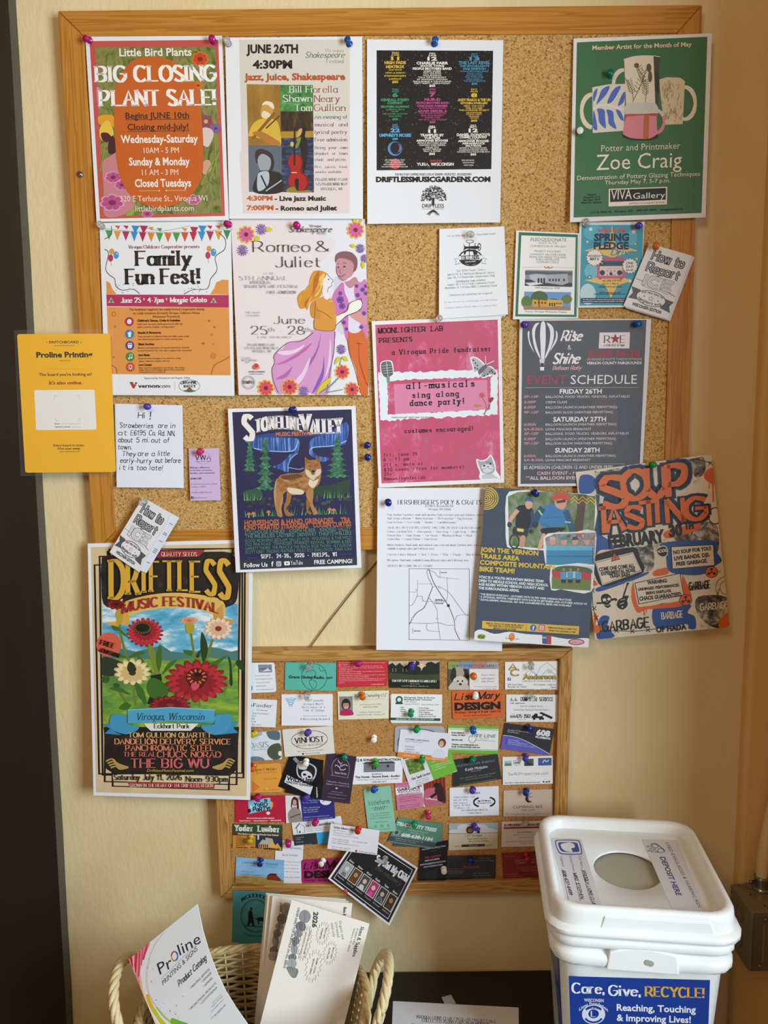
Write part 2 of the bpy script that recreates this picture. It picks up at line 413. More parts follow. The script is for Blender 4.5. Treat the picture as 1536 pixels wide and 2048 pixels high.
    def add(s, lst, pts, faces, col):
        s.k += 1
        if not pts: return s
        q = [tuple(s.px(*p)) for p in pts]; q, faces = s.clip(q, faces)
        if not faces: return s
        v, f = s.cut(q, faces, 0.00006 + s.k * STEP)
        lst.append((v, f, col)); return s
    def pts(s, a):
        if isinstance(a, str):
            sm = a[0] == '~'; q = [float(t) for t in a.lstrip('~').replace(',', ' ').split()]
            a = list(zip(q[::2], q[1::2])); return a, sm
        return a, False
    def p(s, a, c, k=4):
        a, sm = s.pts(a)
        if sm: a = crom(a, k, True)
        return s.add(s.art, a, [tuple(range(len(a)))], c)
    def r(s, x, y, w, h, c, rad=0):
        ex, ey = s.ex, s.ey
        def at(i, j): return (x + ex.x * i + ey.x * j, y + ex.y * i + ey.y * j)
        if rad:
            a = []
            for cx, cy, st in ((w - rad, rad, -90), (w - rad, h - rad, 0), (rad, h - rad, 90), (rad, rad, 180)):
                for t in range(0, 91, 30): an = math.radians(st + t); a.append(at(cx + rad * math.cos(an), cy + rad * math.sin(an)))
        else: a = [at(0, 0), at(w, 0), at(w, h), at(0, h)]
        return s.add(s.art, a, [tuple(range(len(a)))], c)
    def e(s, x, y, rx, ry, c, n=20, ring=0):
        if ring:
            a = [(x + rx * math.cos(2 * math.pi * i / n), y + ry * math.sin(2 * math.pi * i / n)) for i in range(n)]
            v, f = ribbon(a, ring / 2, ring / 2, 0, True); return s.add(s.art, v, f, c)
        return s.add(s.art, [(x + rx * math.cos(2 * math.pi * i / n), y + ry * math.sin(2 * math.pi * i / n)) for i in range(n)], [tuple(range(n))], c)
    def l(s, a, w, c, closed=False):
        a, sm = s.pts(a)
        if sm: a = crom(a, 4, closed)
        v, f = ribbon(a, w / 2, w / 2, 0, closed); return s.add(s.art, v, f, c)
    def star(s, x, y, R, c, n=5, r=None, rot=0):
        r = r or R * .42
        return s.add(s.art, [(x + (R if i % 2 == 0 else r) * math.sin(math.pi * i / n + rot), y - (R if i % 2 == 0 else r) * math.cos(math.pi * i / n + rot)) for i in range(2 * n)], [tuple(range(2 * n))], c)
    def flower(s, x, y, R, c, cc, n=10, sq=1.0, rc=.3, edge=None):
        for i in range(n):
            a = 2 * math.pi * i / n + .2; dx, dy = math.cos(a), math.sin(a) * sq; px_, py_ = -math.sin(a) * .36 * R * 6 / n, math.cos(a) * .36 * R * sq * 6 / n
            for kk, q in ((1.0, edge), (0.84, c)) if edge else ((1.0, c),):
                s.p([(x + dx * R * t_ * kk + px_ * w_ * kk, y + dy * R * t_ * kk + py_ * w_ * kk) for t_, w_ in ((.12, .3), (.45, .85), (.75, 1.12), (.92, .8), (1.0, .3), (1.0, -.3), (.92, -.8), (.75, -1.12), (.45, -.85), (.12, -.3))], q)
        return s.e(x, y, R * rc, R * rc * sq, cc, 12)
    def t(s, x, y, w, h, st, txt, c, wt=1.0, bend=0, grow=0, rot=0, up=None):
        """lettering: left end of the baseline (x, y), width w, cap height h; bend arches it, grow stretches its middle downward"""
        v, f = text2d(txt, st, w, h, wt); ex, ey = s.ex, s.ey
        if rot: ex, ey = Vector((math.cos(rot), math.sin(rot))), Vector((math.sin(rot), -math.cos(rot)))
        if up: ey = Vector(up)
        out = []
        for a, b in v:
            u = a / w; q = 4 * u * (1 - u)
            b = b * (1 + grow * q) + bend * q
            out.append((x + ex.x * a + ey.x * b, y + ex.y * a + ey.y * b))
        return s.add(s.let, out, f, c)
    def T(s, st, c, h, *rows):
        """several lines: rows of (x, y, w, text)"""
        for x, y, w, txt in rows: s.t(x, y, w, h, st, txt, c)
        return s
    def done(s, rough=0.5):
        for nm, lst in (('artwork', s.art), ('lettering', s.let)):
            if not lst: continue
            V, Fc, mi, ml = [], [], [], []
            for v, f, c in lst:
                if c not in ml: ml.append(c)
                b = len(V); V += v; Fc += [tuple(b + i for i in q) for q in f]; mi += [ml.index(c)] * len(f)
            link(nm, mesh(nm, V, Fc, [mat(c, rough) for c in ml], mi), s.ob)
        return s
# ================================================================= the setting
TZ = CZ - 1.0                                 # height of the table top
wall = box('wall_back', -1.6, 1.1, D, D + 0.12, 0, 2.7, mat('@wall')); tag(wall, kind='structure')
fl = box('floor', -1.6, 1.3, -2.2, D, -0.04, 0, mat('@floor')); tag(fl, kind='structure')
# shallow step in the wall with a rounded arris, and the side wall past the picture
v = []; XS = 0.622
prof = [(XS, D), (XS, D - .012)] + [(XS + .010 - .010 * math.cos(a), D - .012 - .010 * math.sin(a)) for a in (0.4, 0.8, 1.2, 1.57)] + [(1.1, D - .022), (1.1, D)]
for z in (0, 2.7): v += [(x, y, z) for x, y in prof]
n = len(prof)
o = obj('wall_right', v, [(i, i + 1, n + i + 1, n + i) for i in range(n - 1)] + [tuple(range(n)), tuple(range(n, 2 * n))], mat('@wall_right')); tag(o, kind='structure')
o = box('wall_side', 0.80, 0.90, 0.54, D - 0.0225, 0, 2.7, mat('@wall_right')); tag(o, kind='structure')
# dark door casing on the left, its edge a little uneven where the paint meets the wall
def X(px, py, off): return P(px, py, off).x
a_, b_ = P(33, 4, 0), P(147, 2046, 0); XT, ZT, XB, ZB = a_.x, a_.z, b_.x, b_.z
rows = 26; v, f = [], []
for i in range(rows + 1):
    t = i / rows; z = 2.55 * (1 - t)
    w = random.uniform(-.0008, .0008)
    xe = XB + (XT - XB) * (z - ZB) / (ZT - ZB)
    for x, y in ((-0.835, D - .025), (xe - .001 + w * .4, D - .025), (xe + w, D - .0005)):
        v.append((x, y, z))
for i in range(rows):
    for j in range(2): f.append((i * 3 + j, i * 3 + j + 1, i * 3 + j + 4, i * 3 + j + 3))
CAS = obj('trim_1', v, f, [mat('@casing', .5), mat('4c463b', .5)]); tag(CAS, kind='structure')  # lighter second colour: light from the right painted into the side face
CAS.data.polygons.foreach_set('material_index', [0, 1] * rows)
o = box('door_1', -1.6, -0.835, D - .02, D - .0005, 0, 2.5, mat('0d0b0a', .6)); tag(o, kind='structure')

# ================================================================= the two cork boards
def rail(name, q, off, m, parent, back=0.0):
    fr = [P(x, y, off) for x, y in q]; c = sum(fr, Vector()) / 4
    fr = [c + (p - c) * 0.9995 for p in fr]
    bk = [Vector((p.x, D - back, p.z)) for p in fr]
    o = obj(name, fr + bk, [(0, 1, 2, 3), (7, 6, 5, 4)] + [(i, i + 4, (i + 1) % 4 + 4, (i + 1) % 4) for i in range(4)], m, parent)
    bevel(o, .0016, 2); return o
def board(name, label, O, I, off, coff, wood_, cm):
    a = [P(x, y, coff) for x, y in O]; c = sum(a, Vector()) / 4; a = [c + (p - c) * .975 for p in a]
    b = [Vector((p.x, D - .0008, p.z)) for p in a]
    root = obj(name, a + b, [(0, 1, 2, 3), (7, 6, 5, 4)] + [(i, i + 4, (i + 1) % 4 + 4, (i + 1) % 4) for i in range(4)], mat(cm))
    tag(root, label, 'notice board')
    for i, (nm, d) in enumerate((('top_rail', 'h'), ('side_rail', 'v'), ('bottom_rail', 'h'), ('side_rail', 'v'))):
        j = (i + 1) % 4
        rail(nm, [O[i], O[j], I[j], I[i]], off, mat(wood_ + d), root, .0008)
    return root
BIG = board('cork_board', 'big pine-framed cork notice board with bare cork at its upper middle', [(115, 21), (1405, 9), (1371, 1092), (187, 1107)],
            [(168, 74), (1354, 66), (1326, 1047), (231, 1062)], .020, .0172, '@pine_', '@cork')
SMALL = board('cork_board', 'small oak-framed cork board crowded with business cards, hung low', [(416, 1303), (1146, 1296), (1130, 1786), (440, 1798)],
              [(441, 1324), (1120, 1318), (1104, 1759), (463, 1774)], .0275, .0185, '@oak_', '@cork_fine')
# screw in the left rail
v, f = lathe([(.0001, 0), (.0052, 0), (.0050, .0012), (.0036, .0022), (.0001, .0025)], 20)
s = obj('screw', v, f, mat('b8bcc0', .22, 1.0), BIG, True, P(160, 349, .0202)); s.rotation_euler = (math.pi / 2, 0, 0)
for k in (0, 1):
    c_ = box('screw_slot', -.0026, .0026, -.0005, .0005, .0021, .0027, mat('24262a', .4, .6), s); c_.rotation_euler = (0, 0, k * math.pi / 2 + .4)
# cord between the boards
c = [P(x, y, .004) for x, y in ((790, 1078), (755, 1121), (720, 1164), (690, 1202), (655, 1247), (622, 1292), (610, 1306))]
tag(rod('hanging_cord', c, .0010, mat('6e4022', .7), None, 8), 'thin brown cord slanting across the bare wall between the two boards', 'cord')

# ================================================================= table
x0, x1 = -0.435, 0.515
T = bpy.data.objects.new('side_table', None); COL.objects.link(T); T.location = (0.06, 1.0, 0)
tag(T, 'black table along the wall under the small cork board', 'table')
BK = mat('0b0b0c', .35)
def child(o):
    o.parent = T; o.matrix_parent_inverse = Matrix.Translation(T.location).inverted(); return o
child(box('table_top', x0, x1, .72, D - .003, TZ - .03, TZ, BK, None, .002))
for lx in (x0 + .02, x1 - .06):
    for ly in (.74, D - .06): child(box('leg', lx, lx + .04, ly, ly + .04, 0.0, TZ - .03, BK, None, .002))
child(box('apron', x0 + .06, x1 - .06, .75, .768, TZ - .1, TZ - .03, BK)); child(box('apron', x0 + .06, x1 - .06, D - .05, D - .032, TZ - .1, TZ - .03, BK))

# ================================================================= lidded bucket
BX, BY, BR = 0.360, 1.058, math.radians(-7)
BROOT = bpy.data.objects.new('deposit_bucket', None); COL.objects.link(BROOT); BROOT.location = (BX, BY, TZ + .0006); BROOT.rotation_euler = (0, 0, BR)
tag(BROOT, 'square white bucket with blue label and round hole in its lid, on the table', 'bucket')
NQ = 72
def rsq(h, r, n=NQ):
    """rounded square as n points"""
    out = []; s_ = (h - r)
    per = 8 * s_ + 2 * math.pi * r
    for i in range(n):
        a = 2 * math.pi * (i + .5) / n
        # ray from centre to the rounded square
        c_, sn = math.cos(a), math.sin(a); ax, ay = abs(c_), abs(sn)
        t = h / max(ax, ay)
        x, y = ax * t, ay * t
        if min(x, y) > s_:
            B = -(s_ * ax + s_ * ay); Cc = 2 * s_ * s_ - r * r; t = -B + math.sqrt(max(B * B - Cc, 0)); x, y = ax * t, ay * t
        out.append((math.copysign(x, c_), math.copysign(y, sn)))
    return out
def loft(name, loops, m, parent, smooth=True, cap0=False, cap1=False, close=False):
    vs, fs = [], []; n = len(loops[0][0])
    for pts, z in loops: vs += [(x, y, z) for x, y in pts]
    L = len(loops)
    for i in range(L if close else L - 1):
        for j in range(n):
            a, b = i * n + j, i * n + (j + 1) % n; k = (i + 1) % L
            fs.append((a, b, k * n + (j + 1) % n, k * n + j))
    if cap0: fs.append(tuple(range(n - 1, -1, -1)))
    if cap1: fs.append(tuple(range((L - 1) * n, L * n)))
    o = obj(name, vs, fs, m, parent, smooth)
    md = o.modifiers.new('split', 'EDGE_SPLIT'); md.split_angle = math.radians(50)
    return o
WP = mat('f3f6f5', .32, sss=.12)
def L(h, r, z): return (rsq(h, r), z)
loft('bucket_body', [L(.094, .024, 0), L(.097, .026, .004), L(.110, .020, .246), L(.1115, .021, .252), L(.121, .030, .254), L(.123, .031, .258), L(.1235, .031, .266), L(.121, .030, .271),
     L(.114, .025, .274), L(.1135, .025, .279), L(.122, .030, .281), L(.1245, .031, .285), L(.1245, .031, .292), L(.122, .030, .296), L(.114, .025, .298), L(.114, .025, .320),
     L(.110, .022, .320), L(.106, .022, .24), L(.092, .022, .006)], WP, BROOT, cap0=True, cap1=True)
lid = loft('lid', [L(.1155, .026, .300), L(.128, .034, .3005), L(.131, .036, .303), L(.1315, .036, .309), L(.128, .035, .313), L(.1245, .034, .3145), L(.1235, .034, .330), L(.1225, .034, .3365), L(.1200, .033, .3400),
     L(.1150, .031, .3405), L(.1115, .029, .3385), L(.1095, .028, .334), L(.1080, .028, .3235), ([(.050 * math.cos(2 * math.pi * (i + .5) / NQ), .050 * math.sin(2 * math.pi * (i + .5) / NQ)) for i in range(NQ)], .3235),
     ([(.0490 * math.cos(2 * math.pi * (i + .5) / NQ), .0490 * math.sin(2 * math.pi * (i + .5) / NQ)) for i in range(NQ)], .3225),
     ([(.0490 * math.cos(2 * math.pi * (i + .5) / NQ), .0490 * math.sin(2 * math.pi * (i + .5) / NQ)) for i in range(NQ)], .3205), L(.1080, .028, .3205), L(.1120, .028, .3215)], WP, BROOT, close=True)
v, f = lathe([(.0001, .3150), (.0535, .3150), (.0540, .3158), (.0535, .3168), (.0001, .3168)], 48)
obj('shaded_inside_disc', v, f, mat('b0ae9c', .4), lid)  # added disc under the hole, its grey stands for the bucket's shaded inside
# raised bands on the front, grip plate with its notch
def plate(name, x0, x1, y, z0, z1, th, m, arch=0, tp=0):
    n = 14; vs = []
    for dy in (0, -th):
        for i in range(n + 1):
            u = i / n; x = x0 + (x1 - x0) * u; vs.append((x + tp * (1 - 2 * u), y + dy * .98, z1 + arch * 4 * u * (1 - u)))
        for i in range(n + 1):
            u = 1 - i / n; vs.append((x0 + (x1 - x0) * u, y + dy, z0))
    k = 2 * (n + 1)
    fs = [tuple(range(k - 1, -1, -1)), tuple(range(k, 2 * k))] + [(i, (i + 1) % k, (i + 1) % k + k, i + k) for i in range(k)]
    o = obj(name, vs, fs, m, BROOT); bevel(o, .0015, 2); return o
plate('grip_plate', -.050, .046, -.1075, .2525, .279, .0175, WP, .007, .004)
plate('lid_tab', -.062, .092, -.1225, .3035, .331, .0030, WP, 0, .008)
v, f = lathe([(.0001, 0), (.0042, 0), (.0045, .0006), (.0001, .0008)], 8)
o = obj('grip_hole', v, f, mat('a8a496', .6), BROOT, False, (.004, -.1252, .268)); o.rotation_euler = (math.pi / 2, .3, 0)
o = obj('grip_hole', v, f, mat('a8a496', .6), BROOT, False, (.008, -.1252, .267)); o.rotation_euler = (math.pi / 2, .9, 0)
bpy.context.view_layer.update()
def bw(x, y, z): return BROOT.matrix_world @ Vector((x, y, z))
def bplane(x, y, z, nx, ny, nz): return (bw(x, y, z), (BROOT.matrix_world.to_3x3() @ Vector((nx, ny, nz))).normalized())
def bparent(sh, par=None):
    bpy.context.view_layer.update(); sh.ob.parent = par or BROOT; sh.ob.matrix_parent_inverse = (par or BROOT).matrix_world.inverted()
    for k in ('category', 'group'):
        if k in sh.ob: del sh.ob[k]
# ================================================================= junction box and conduit
JX, JT, JB = 0.606, CZ - .822, CZ - .932
JR = bpy.data.objects.new('junction_box', None); COL.objects.link(JR); JR.location = (JX + .05, 1.21, JB)
tag(JR, 'dark galvanised steel junction box on the wall, low beside the bucket', 'electrical box')
ST = mat('8a7e66', .42, .35); STD = mat('16150f', .6, .3)
def jc(o):
    o.parent = JR; o.matrix_parent_inverse = Matrix.Translation(JR.location).inverted(); return o
jc(box('box_body', JX, JX + .105, D - .10, D - .0225, JB, JT, ST, None, .003))
jc(box('box_body', JX + .02, JX + .085, D - .0225, D - .0005, JB + .02, JT - .02, ST))
jc(box('cover_plate', JX + .004, JX + .101, D - .104, D - .0995, JB + .004, JT - .004, mat('6e6552', .45, .35), None, .0015))
for zz in (0.035, 0.082):
    v, f = lathe([(.0001, 0), (.013, 0), (.0135, .0006), (.012, .0012), (.0115, .0004), (.0001, .0004)], 24)
    o = obj('knockout', v, f, ST, None, True, (JX - .0001, D - .062, JB + zz)); o.rotation_euler = (0, -math.pi / 2, 0); jc(o)
for xx in (.03, .078):
    v, f = lathe([(.0001, 0), (.012, 0), (.0125, .0005), (.0105, .001), (.0100, .0003), (.0001, .0003)], 24)
    jc(obj('knockout', v, f, ST, None, True, (JX + xx, D - .035 if xx < .05 else D - .078, JT)))
for (a, b) in ((.012, .03), (.020, .055), (.03, .085), (.075, .09)):
    v, f = lathe([(.0001, 0), (.0016, 0), (.0016, .0002), (.0001, .0002)], 10); jc(obj('screw_hole', v, f, STD, None, False, (JX + a, D - b, JT + .0001)))
for zz in (.03, .06):
    v, f = lathe([(.0001, 0), (.0016, 0), (.0016, .0003), (.0001, .0003)], 10); o = obj('screw_hole', v, f, STD, None, False, (JX + .035, D - .1041, JB + zz)); o.rotation_euler = (math.pi / 2, 0, 0); jc(o)
for k, (a, b) in enumerate(((.016, .014), (.022, .098), (.09, .016))):
    v, f = lathe([(.0001, 0), (.0036, 0), (.0034, .0014), (.0022, .0022), (.0001, .0024)], 12); o = obj('screw', v, f, mat('8d8a80', .3, .9), None, True, (JX + a, D - .1040, JB + b)); o.rotation_euler = (math.pi / 2, 0, 0); jc(o)
jc(box('ridge', JX + .018, JX + .022, D - .1055, D - .1035, JB + .02, JT - .02, ST, None, .001))
cx, cy = 0.652, D - .0395
CT = mat('e0c294', .45)
path = [(cx, cy, JT + .012), (cx, cy, JT + .04), (cx + .002, cy + .001, JT + .07), (cx + .008, cy + .003, JT + .11), (cx + .015, cy + .004, JT + .15), (cx + .020, cy + .004, JT + .19), (cx + .024, cy + .004, JT + .25), (cx + .028, cy + .004, JT + .34), (cx + .03, cy + .004, JT + .55), (cx + .03, cy + .004, 2.68)]
CD = rod('conduit', crom(path, 4), .0096, CT, None, 16); tag(CD, 'cream painted electrical conduit rising from the steel junction box', 'pipe')
v, f = lathe([(.0001, 0), (.0145, 0), (.0150, .002), (.0125, .004), (.0118, .006), (.0122, .020), (.0128, .024), (.0112, .0248), (.0001, .0248)], 20)
FT = obj('conduit_fitting', v, f, mat('8f9294', .25, .95), None, True, (cx, cy, JT)); jc(FT)
v, f = lathe([(.0001, 0), (.0026, 0), (.0026, .006), (.0034, .006), (.0034, .009), (.0001, .0092)], 10)
o = obj('clamp_screw', v, f, mat('8f9294', .25, .95), None, True, (cx - .012, cy - .002, JT + .015)); o.rotation_euler = (0, -math.pi / 2, 0); jc(o)

# ================================================================= wicker basket
KX, KY, KA, KB, KH = -0.203, 1.030, 0.166, 0.118, 0.136
WK = bpy.data.objects.new('wicker_basket', None); COL.objects.link(WK); WK.location = (KX, KY, TZ)
tag(WK, 'pale woven wicker basket with two rope-twist handles, holding catalogues on the black table', 'basket')
WM, WM2 = mat('@wicker', .5), mat('d9c698', .5)
def sup(a, A, B, p=2.6):
    c_, s_ = math.cos(a), math.sin(a)
    return (A * math.copysign(abs(c_) ** (2 / p), c_), B * math.copysign(abs(s_) ** (2 / p), s_))
def ring_at(z): k = .80 + .20 * (z / KH) ** .8; return KA * k, KB * k
NS = 38
angs = [2 * math.pi * (i + .5) / NS for i in range(NS)]
v0, f0 = tube([(0, 0, 0), (0, 0, 1)], 1, 5)
for i, a in enumerate(angs):
    pth = []
    for j in range(6):
        z = KH * j / 5; A, B = ring_at(z); pth.append((*sup(a, A, B), z))
    rod('stake', pth, .0017, WM2, WK, 5)
NW = 21
for r_ in range(NW):
    z = .006 + (KH - .016) * r_ / (NW - 1); A, B = ring_at(z); pts = []; n = NS * 4; ph = r_ % 2
    rj = random.Random(r_)
    for i in range(n):
        a = 2 * math.pi * i / n; w = .0030 * math.cos(NS * a / 2 * 2 / 2 + math.pi * ph + math.pi / 2 * 0)
        w = .0030 * math.sin((a * NS / (2 * math.pi)) * math.pi + math.pi * ph)
        x, y = sup(a, A + w, B + w); pts.append((x, y, z + rj.uniform(-.0006, .0006)))
    v, f = tube(pts, 1, 6, True); me = None
    # flat-sided willow: scale the rod section
    for k in range(len(v)):
        c_ = Vector(pts[k // 6]); d_ = v[k] - c_; v[k] = c_ + Vector((d_.x * .0015, d_.y * .0015, d_.z * .0027))
    obj('weaver', v, f, WM, WK, True)
def strands(name, path, R, r, n, turns, m, parent, closed=False):
    P_ = [Vector(p) for p in path]; k = len(P_)
    for s_ in range(n):
        pts = []
        for i, p in enumerate(P_):
            a_ = P_[(i - 1) % k] if (closed or i) else p; b_ = P_[(i + 1) % k] if (closed or i < k - 1) else p
            t = (b_ - a_).normalized(); sd = t.cross(Vector((.03, .02, 1))); 
            if sd.length < .1: sd = t.cross(Vector((1, 0, 0)))
            sd.normalize(); q = sd.cross(t); an = 2 * math.pi * (turns * i / k + s_ / n)
            pts.append(p + (sd * math.cos(an) + q * math.sin(an)) * R)
        v, f = tube(pts, r, 7, closed); obj(name, v, f, m, parent, True)
A, B = KA * 1.01, KB * 1.01
strands('rim_strand', [(*sup(2 * math.pi * i / 220, A, B), KH - .001) for i in range(220)], .0036, .0036, 4, 15, WM, WK, True)
def handle(sx):
    pts = []
    for i in range(61):
        t = i / 60; a = math.pi * t
        y = -.060 * math.cos(a) * (1.0 + .12 * math.sin(a)); hgt = math.sin(a) ** .75
        lo = -.070 * (1 - min(1, math.sin(a) * 3)) ** 2
        pts.append((sx * (KA * .985 + .034 * hgt + .004), y, KH - .030 + .090 * hgt + lo * .4))
    strands('handle_strand', pts, .0038, .0042, 4, 4.2 * sx, WM2, WK)
    for e_ in (0, 60):
        p = Vector(pts[e_])
        for k in range(3):
            rod('handle_binding', [p + Vector((sx * -.004 + sx * .0015 * k, (-.012 + .012 * k), .004)), p + Vector((sx * .003, 0, -.018)), p + Vector((-sx * .002, .012 - .012 * k, -.045))], .0025, WM2, WK, 6)
handle(1); handle(-1)
v = [(*sup(2 * math.pi * i / 60, KA * .80, KB * .80), .002) for i in range(60)] + [(*sup(2 * math.pi * i / 60, KA * .80, KB * .80), .007) for i in range(60)]
obj('base', v, [tuple(range(59, -1, -1)), tuple(range(60, 120))] + [(i, (i + 1) % 60, (i + 1) % 60 + 60, i + 60) for i in range(60)], WM, WK)

# ================================================================= push pins
PROF = [(.0001, 0), (.0048, 0), (.0054, .0008), (.0048, .0018), (.0028, .0026), (.0022, .0046), (.0023, .0080), (.0036, .0094), (.0050, .0104), (.0053, .0116), (.0047, .0126), (.0001, .0129)]
PV, PF = lathe(PROF, 18); NV, NF = lathe([(.0001, -.0055), (.0006, -.004), (.0006, .001), (.0001, .001)], 6)
PCOL = {'magenta': 'c41678', 'pink': 'd8306e', 'clear': None, 'white': 'eceae4', 'blue': '1560b8', 'navy': '10308a', 'green': '1d9a5a', 'teal': '0f7d66',
        'purple': '5b3fae', 'orange': 'e8761a', 'yellow': 'd9c21e', 'red': 'd42a1c', 'bright green': '17a03a', 'lime': '4aa83c'}
PMESH = {}; NM = mesh('needle', NV, NF, [mat('c0c0c0', .2, 1.0)])
def pin(px, py, off, col, label, group=None, tx=None, ty=None):
    if col not in PMESH:
        m = mat('f4f4f0', .08, trans=.85, ior=1.3) if col == 'clear' else mat(PCOL[col], .22, trans=.25 if col not in ('white',) else 0)
        PMESH[col] = mesh('push_pin', PV, PF, [m], None, True)
    o = link('push_pin', PMESH[col], None, P(px, py, off + .0055) - Vector((0, -.0055, 0)) * 1)
    tx = random.uniform(-.22, .30) if tx is None else tx; ty = random.uniform(-.3, .2) if ty is None else ty
    o.rotation_euler = (math.pi / 2 + tx, 0, ty)
    tag(o, label, 'push pin', group); link('needle', NM, o)
    if col == 'red' and px > 1150:
        v, f = lathe([(.0001, .0118), (.0052, .0118), (.0054, .0126), (.0048, .0134), (.0001, .0136)], 18); h = obj('pin_head', v, f, mat('eceae4', .3), o, True); h['label'] = 'white head'
    return o
# ================================================================= posters and flyers on the big board
W = 'e9ebef'
def QR(s, *a): return s
# ---- plant sale
s = Sheet('poster', 'closing plant sale poster, orange oval over a garden photo with coral red border', 'poster', [(170.7, 73.4), (444, 71.5), (457.9, 440.6), (193.2, 443.6)], .0205, .004, W, curl=8, fn=lambda v: .0206 + .004 * v + .0016 * math.sin(v * 9)).Z(160, 50, 5.12)
s.p('98 165 1415 152 1485 1955 205 1985', 'c4524c').p('158 228 1385 226 1450 1925 250 1955', '@grass')
s.p('~170 640 215 660 235 760 200 860 180 800', 'c88ba0').p('~185 940 250 920 330 925 352 960 352 1050 300 1010 240 1030 195 1010', 'e0a01e').p('~200 1070 240 1000 290 980 330 1050 345 1120 300 1150 240 1190 205 1150', 'e8c24a')
s.p('~215 1110 280 1105 320 1150 280 1200 230 1180', '4a1028').p('~300 1160 350 1150 365 1300 290 1310', '3e0f24').p('~230 1420 300 1350 380 1320 420 1500 520 1740 560 1850 430 1950 255 1950 245 1700', 'c9808a')
for x, y, R in ((340, 1560, 90), (430, 1640, 80), (330, 1820, 130), (690, 1935, 60), (1160, 1790, 80)): s.flower(x, y, R, 'b84a86', '7d1f56', 7, .7, .3, 'd89ac0')
s.flower(1230, 350, 90, 'c8401c', '8a1a10', 7, .85, .3, 'e07828').flower(1210, 620, 55, 'd86a20', '9a2a10', 6, .8).flower(1290, 990, 70, '8f3a5c', 'c9b84a', 6, 1).flower(1390, 1060, 60, '7b5a96', '4a2f66', 6, .8)
s.p('~1250 1065 1330 1060 1370 1120 1330 1230 1290 1250 1240 1200', 'd8c9c2').p('~1265 1400 1330 1390 1345 1480 1290 1530 1255 1510', 'd0a08c').p('~470 1950 520 1890 560 1900 540 1950', '8fa83c')
for a in ('1240 1640 1380 1370', '1330 1600 1425 1300', '1400 1550 1380 1150', '210 1500 260 1230'): s.l(a, 12, '8a9a3c')
s.p('~350 900 370 620 520 380 760 322 960 380 1160 560 1235 820 1262 1480 1130 1750 880 1865 640 1830 450 1650 375 1350', 'c75e18')
s.T('b', 'f2efe8', 78, (405, 322, 740, 'Little Bird Plants'), (420, 1210, 790, 'Wednesday-Saturday'), (505, 1440, 620, 'Sunday & Monday'), (565, 1660, 575, 'Closed Tuesdays'))
s.t(165, 580, 1230, 150, 'F', 'BIG CLOSING', 'f5f2ec', 1.1).t(205, 828, 1195, 150, 'F', 'PLANT SALE!', 'f5f2ec', 1.1)
s.t(468, 962, 650, 62, 'b', 'Begins JUNE 10th', '3a1410').t(488, 1078, 625, 62, 'b', 'Closing mid-July!', '3a1410').l('468 972 1125 966', 6, '3a1410').l('488 1092 1118 1084', 6, '3a1410')
s.T('s', 'f2e4d4', 58, (655, 1315, 360, '10AM - 5 PM'), (638, 1540, 370, '11 AM - 3 PM'), (415, 1810, 890, '520 E Terhune St., Viroqua WI'), (568, 1910, 600, 'littlebirdplants.com'))
s.l('610 1700 820 1698', 3, 'f2d4b4').l('880 1697 1090 1695', 3, 'f2d4b4').star(815, 1698, 12, 'f2d4b4', 4).star(885, 1697, 12, 'f2d4b4', 4).done()
# ---- jazz evening
s = Sheet('poster', 'white poster for a June jazz evening with a red double bass in its picture', 'poster', [(450, 75.4), (724.6, 73), (726, 437.7), (458.6, 437.7)], .0206, .005, W, curl=6).Z(440, 50, 5.12)
s.p('195 150 1330 150 1330 1900 240 1900', 'd8d4c8').p('225 980 1330 960 1330 1920 240 1920', 'e2d4d2').p('200 1300 1330 1300 1330 1930 235 1930', 'e4d6d6')
s.p('272 605 618 612 625 1235 290 1235', '@gold').p('618 612 952 615 958 885 618 885', '@greenpat').p('618 885 955 885 958 1150 625 1150', '@woods').p('290 1235 625 1235 625 1150 958 1150 962 1715 297 1708', '@river')
s.p('625 1090 957 1085 957 1150 625 1160', 'b08a28').p('292 1235 632 1240 632 1712 297 1708', '5a6878')
s.p('~290 1130 340 1010 430 960 560 970 605 1040 620 1235 470 1180 330 1140', 'd8b43c').p('~420 860 450 800 520 790 550 840 530 930 470 960 420 930', 'c99a50').p('~430 820 470 780 540 800 555 860 530 850 480 815', 'ece4c4').p('~430 900 460 880 520 920 480 955 430 945', 'e8dcb8').l('330 1170 560 900', 22, '8a5a20').l('470 1060 610 930', 10, '4a3418').p('~330 1110 420 1090 600 1190 600 1235 500 1220 400 1150', 'b87430')
s.p('~360 1300 430 1270 530 1320 555 1430 520 1510 480 1400 420 1340 375 1420', '2a2c30').p('~385 1380 430 1320 510 1360 520 1440 470 1520 410 1480', '9aa4ac').p('~345 1712 390 1520 440 1490 560 1500 632 1540 632 1712', '1a1c20').p('~390 1700 385 1540 430 1500 500 1510 490 1640', 'b4c2cc').l('420 1540 490 1690', 12, '14161a')
s.l('470 1700 560 1640 632 1590', 10, 'a8b4bc').p('~840 1050 880 1060 870 1140 895 1200 890 1380 870 1480 850 1520 830 1300 800 1180 790 1110', '12141c').p('~800 1080 840 1060 830 1120 790 1150', 'd8a468').p('~780 1170 830 1150 800 1250 760 1260 790 1200', '7a8a34')
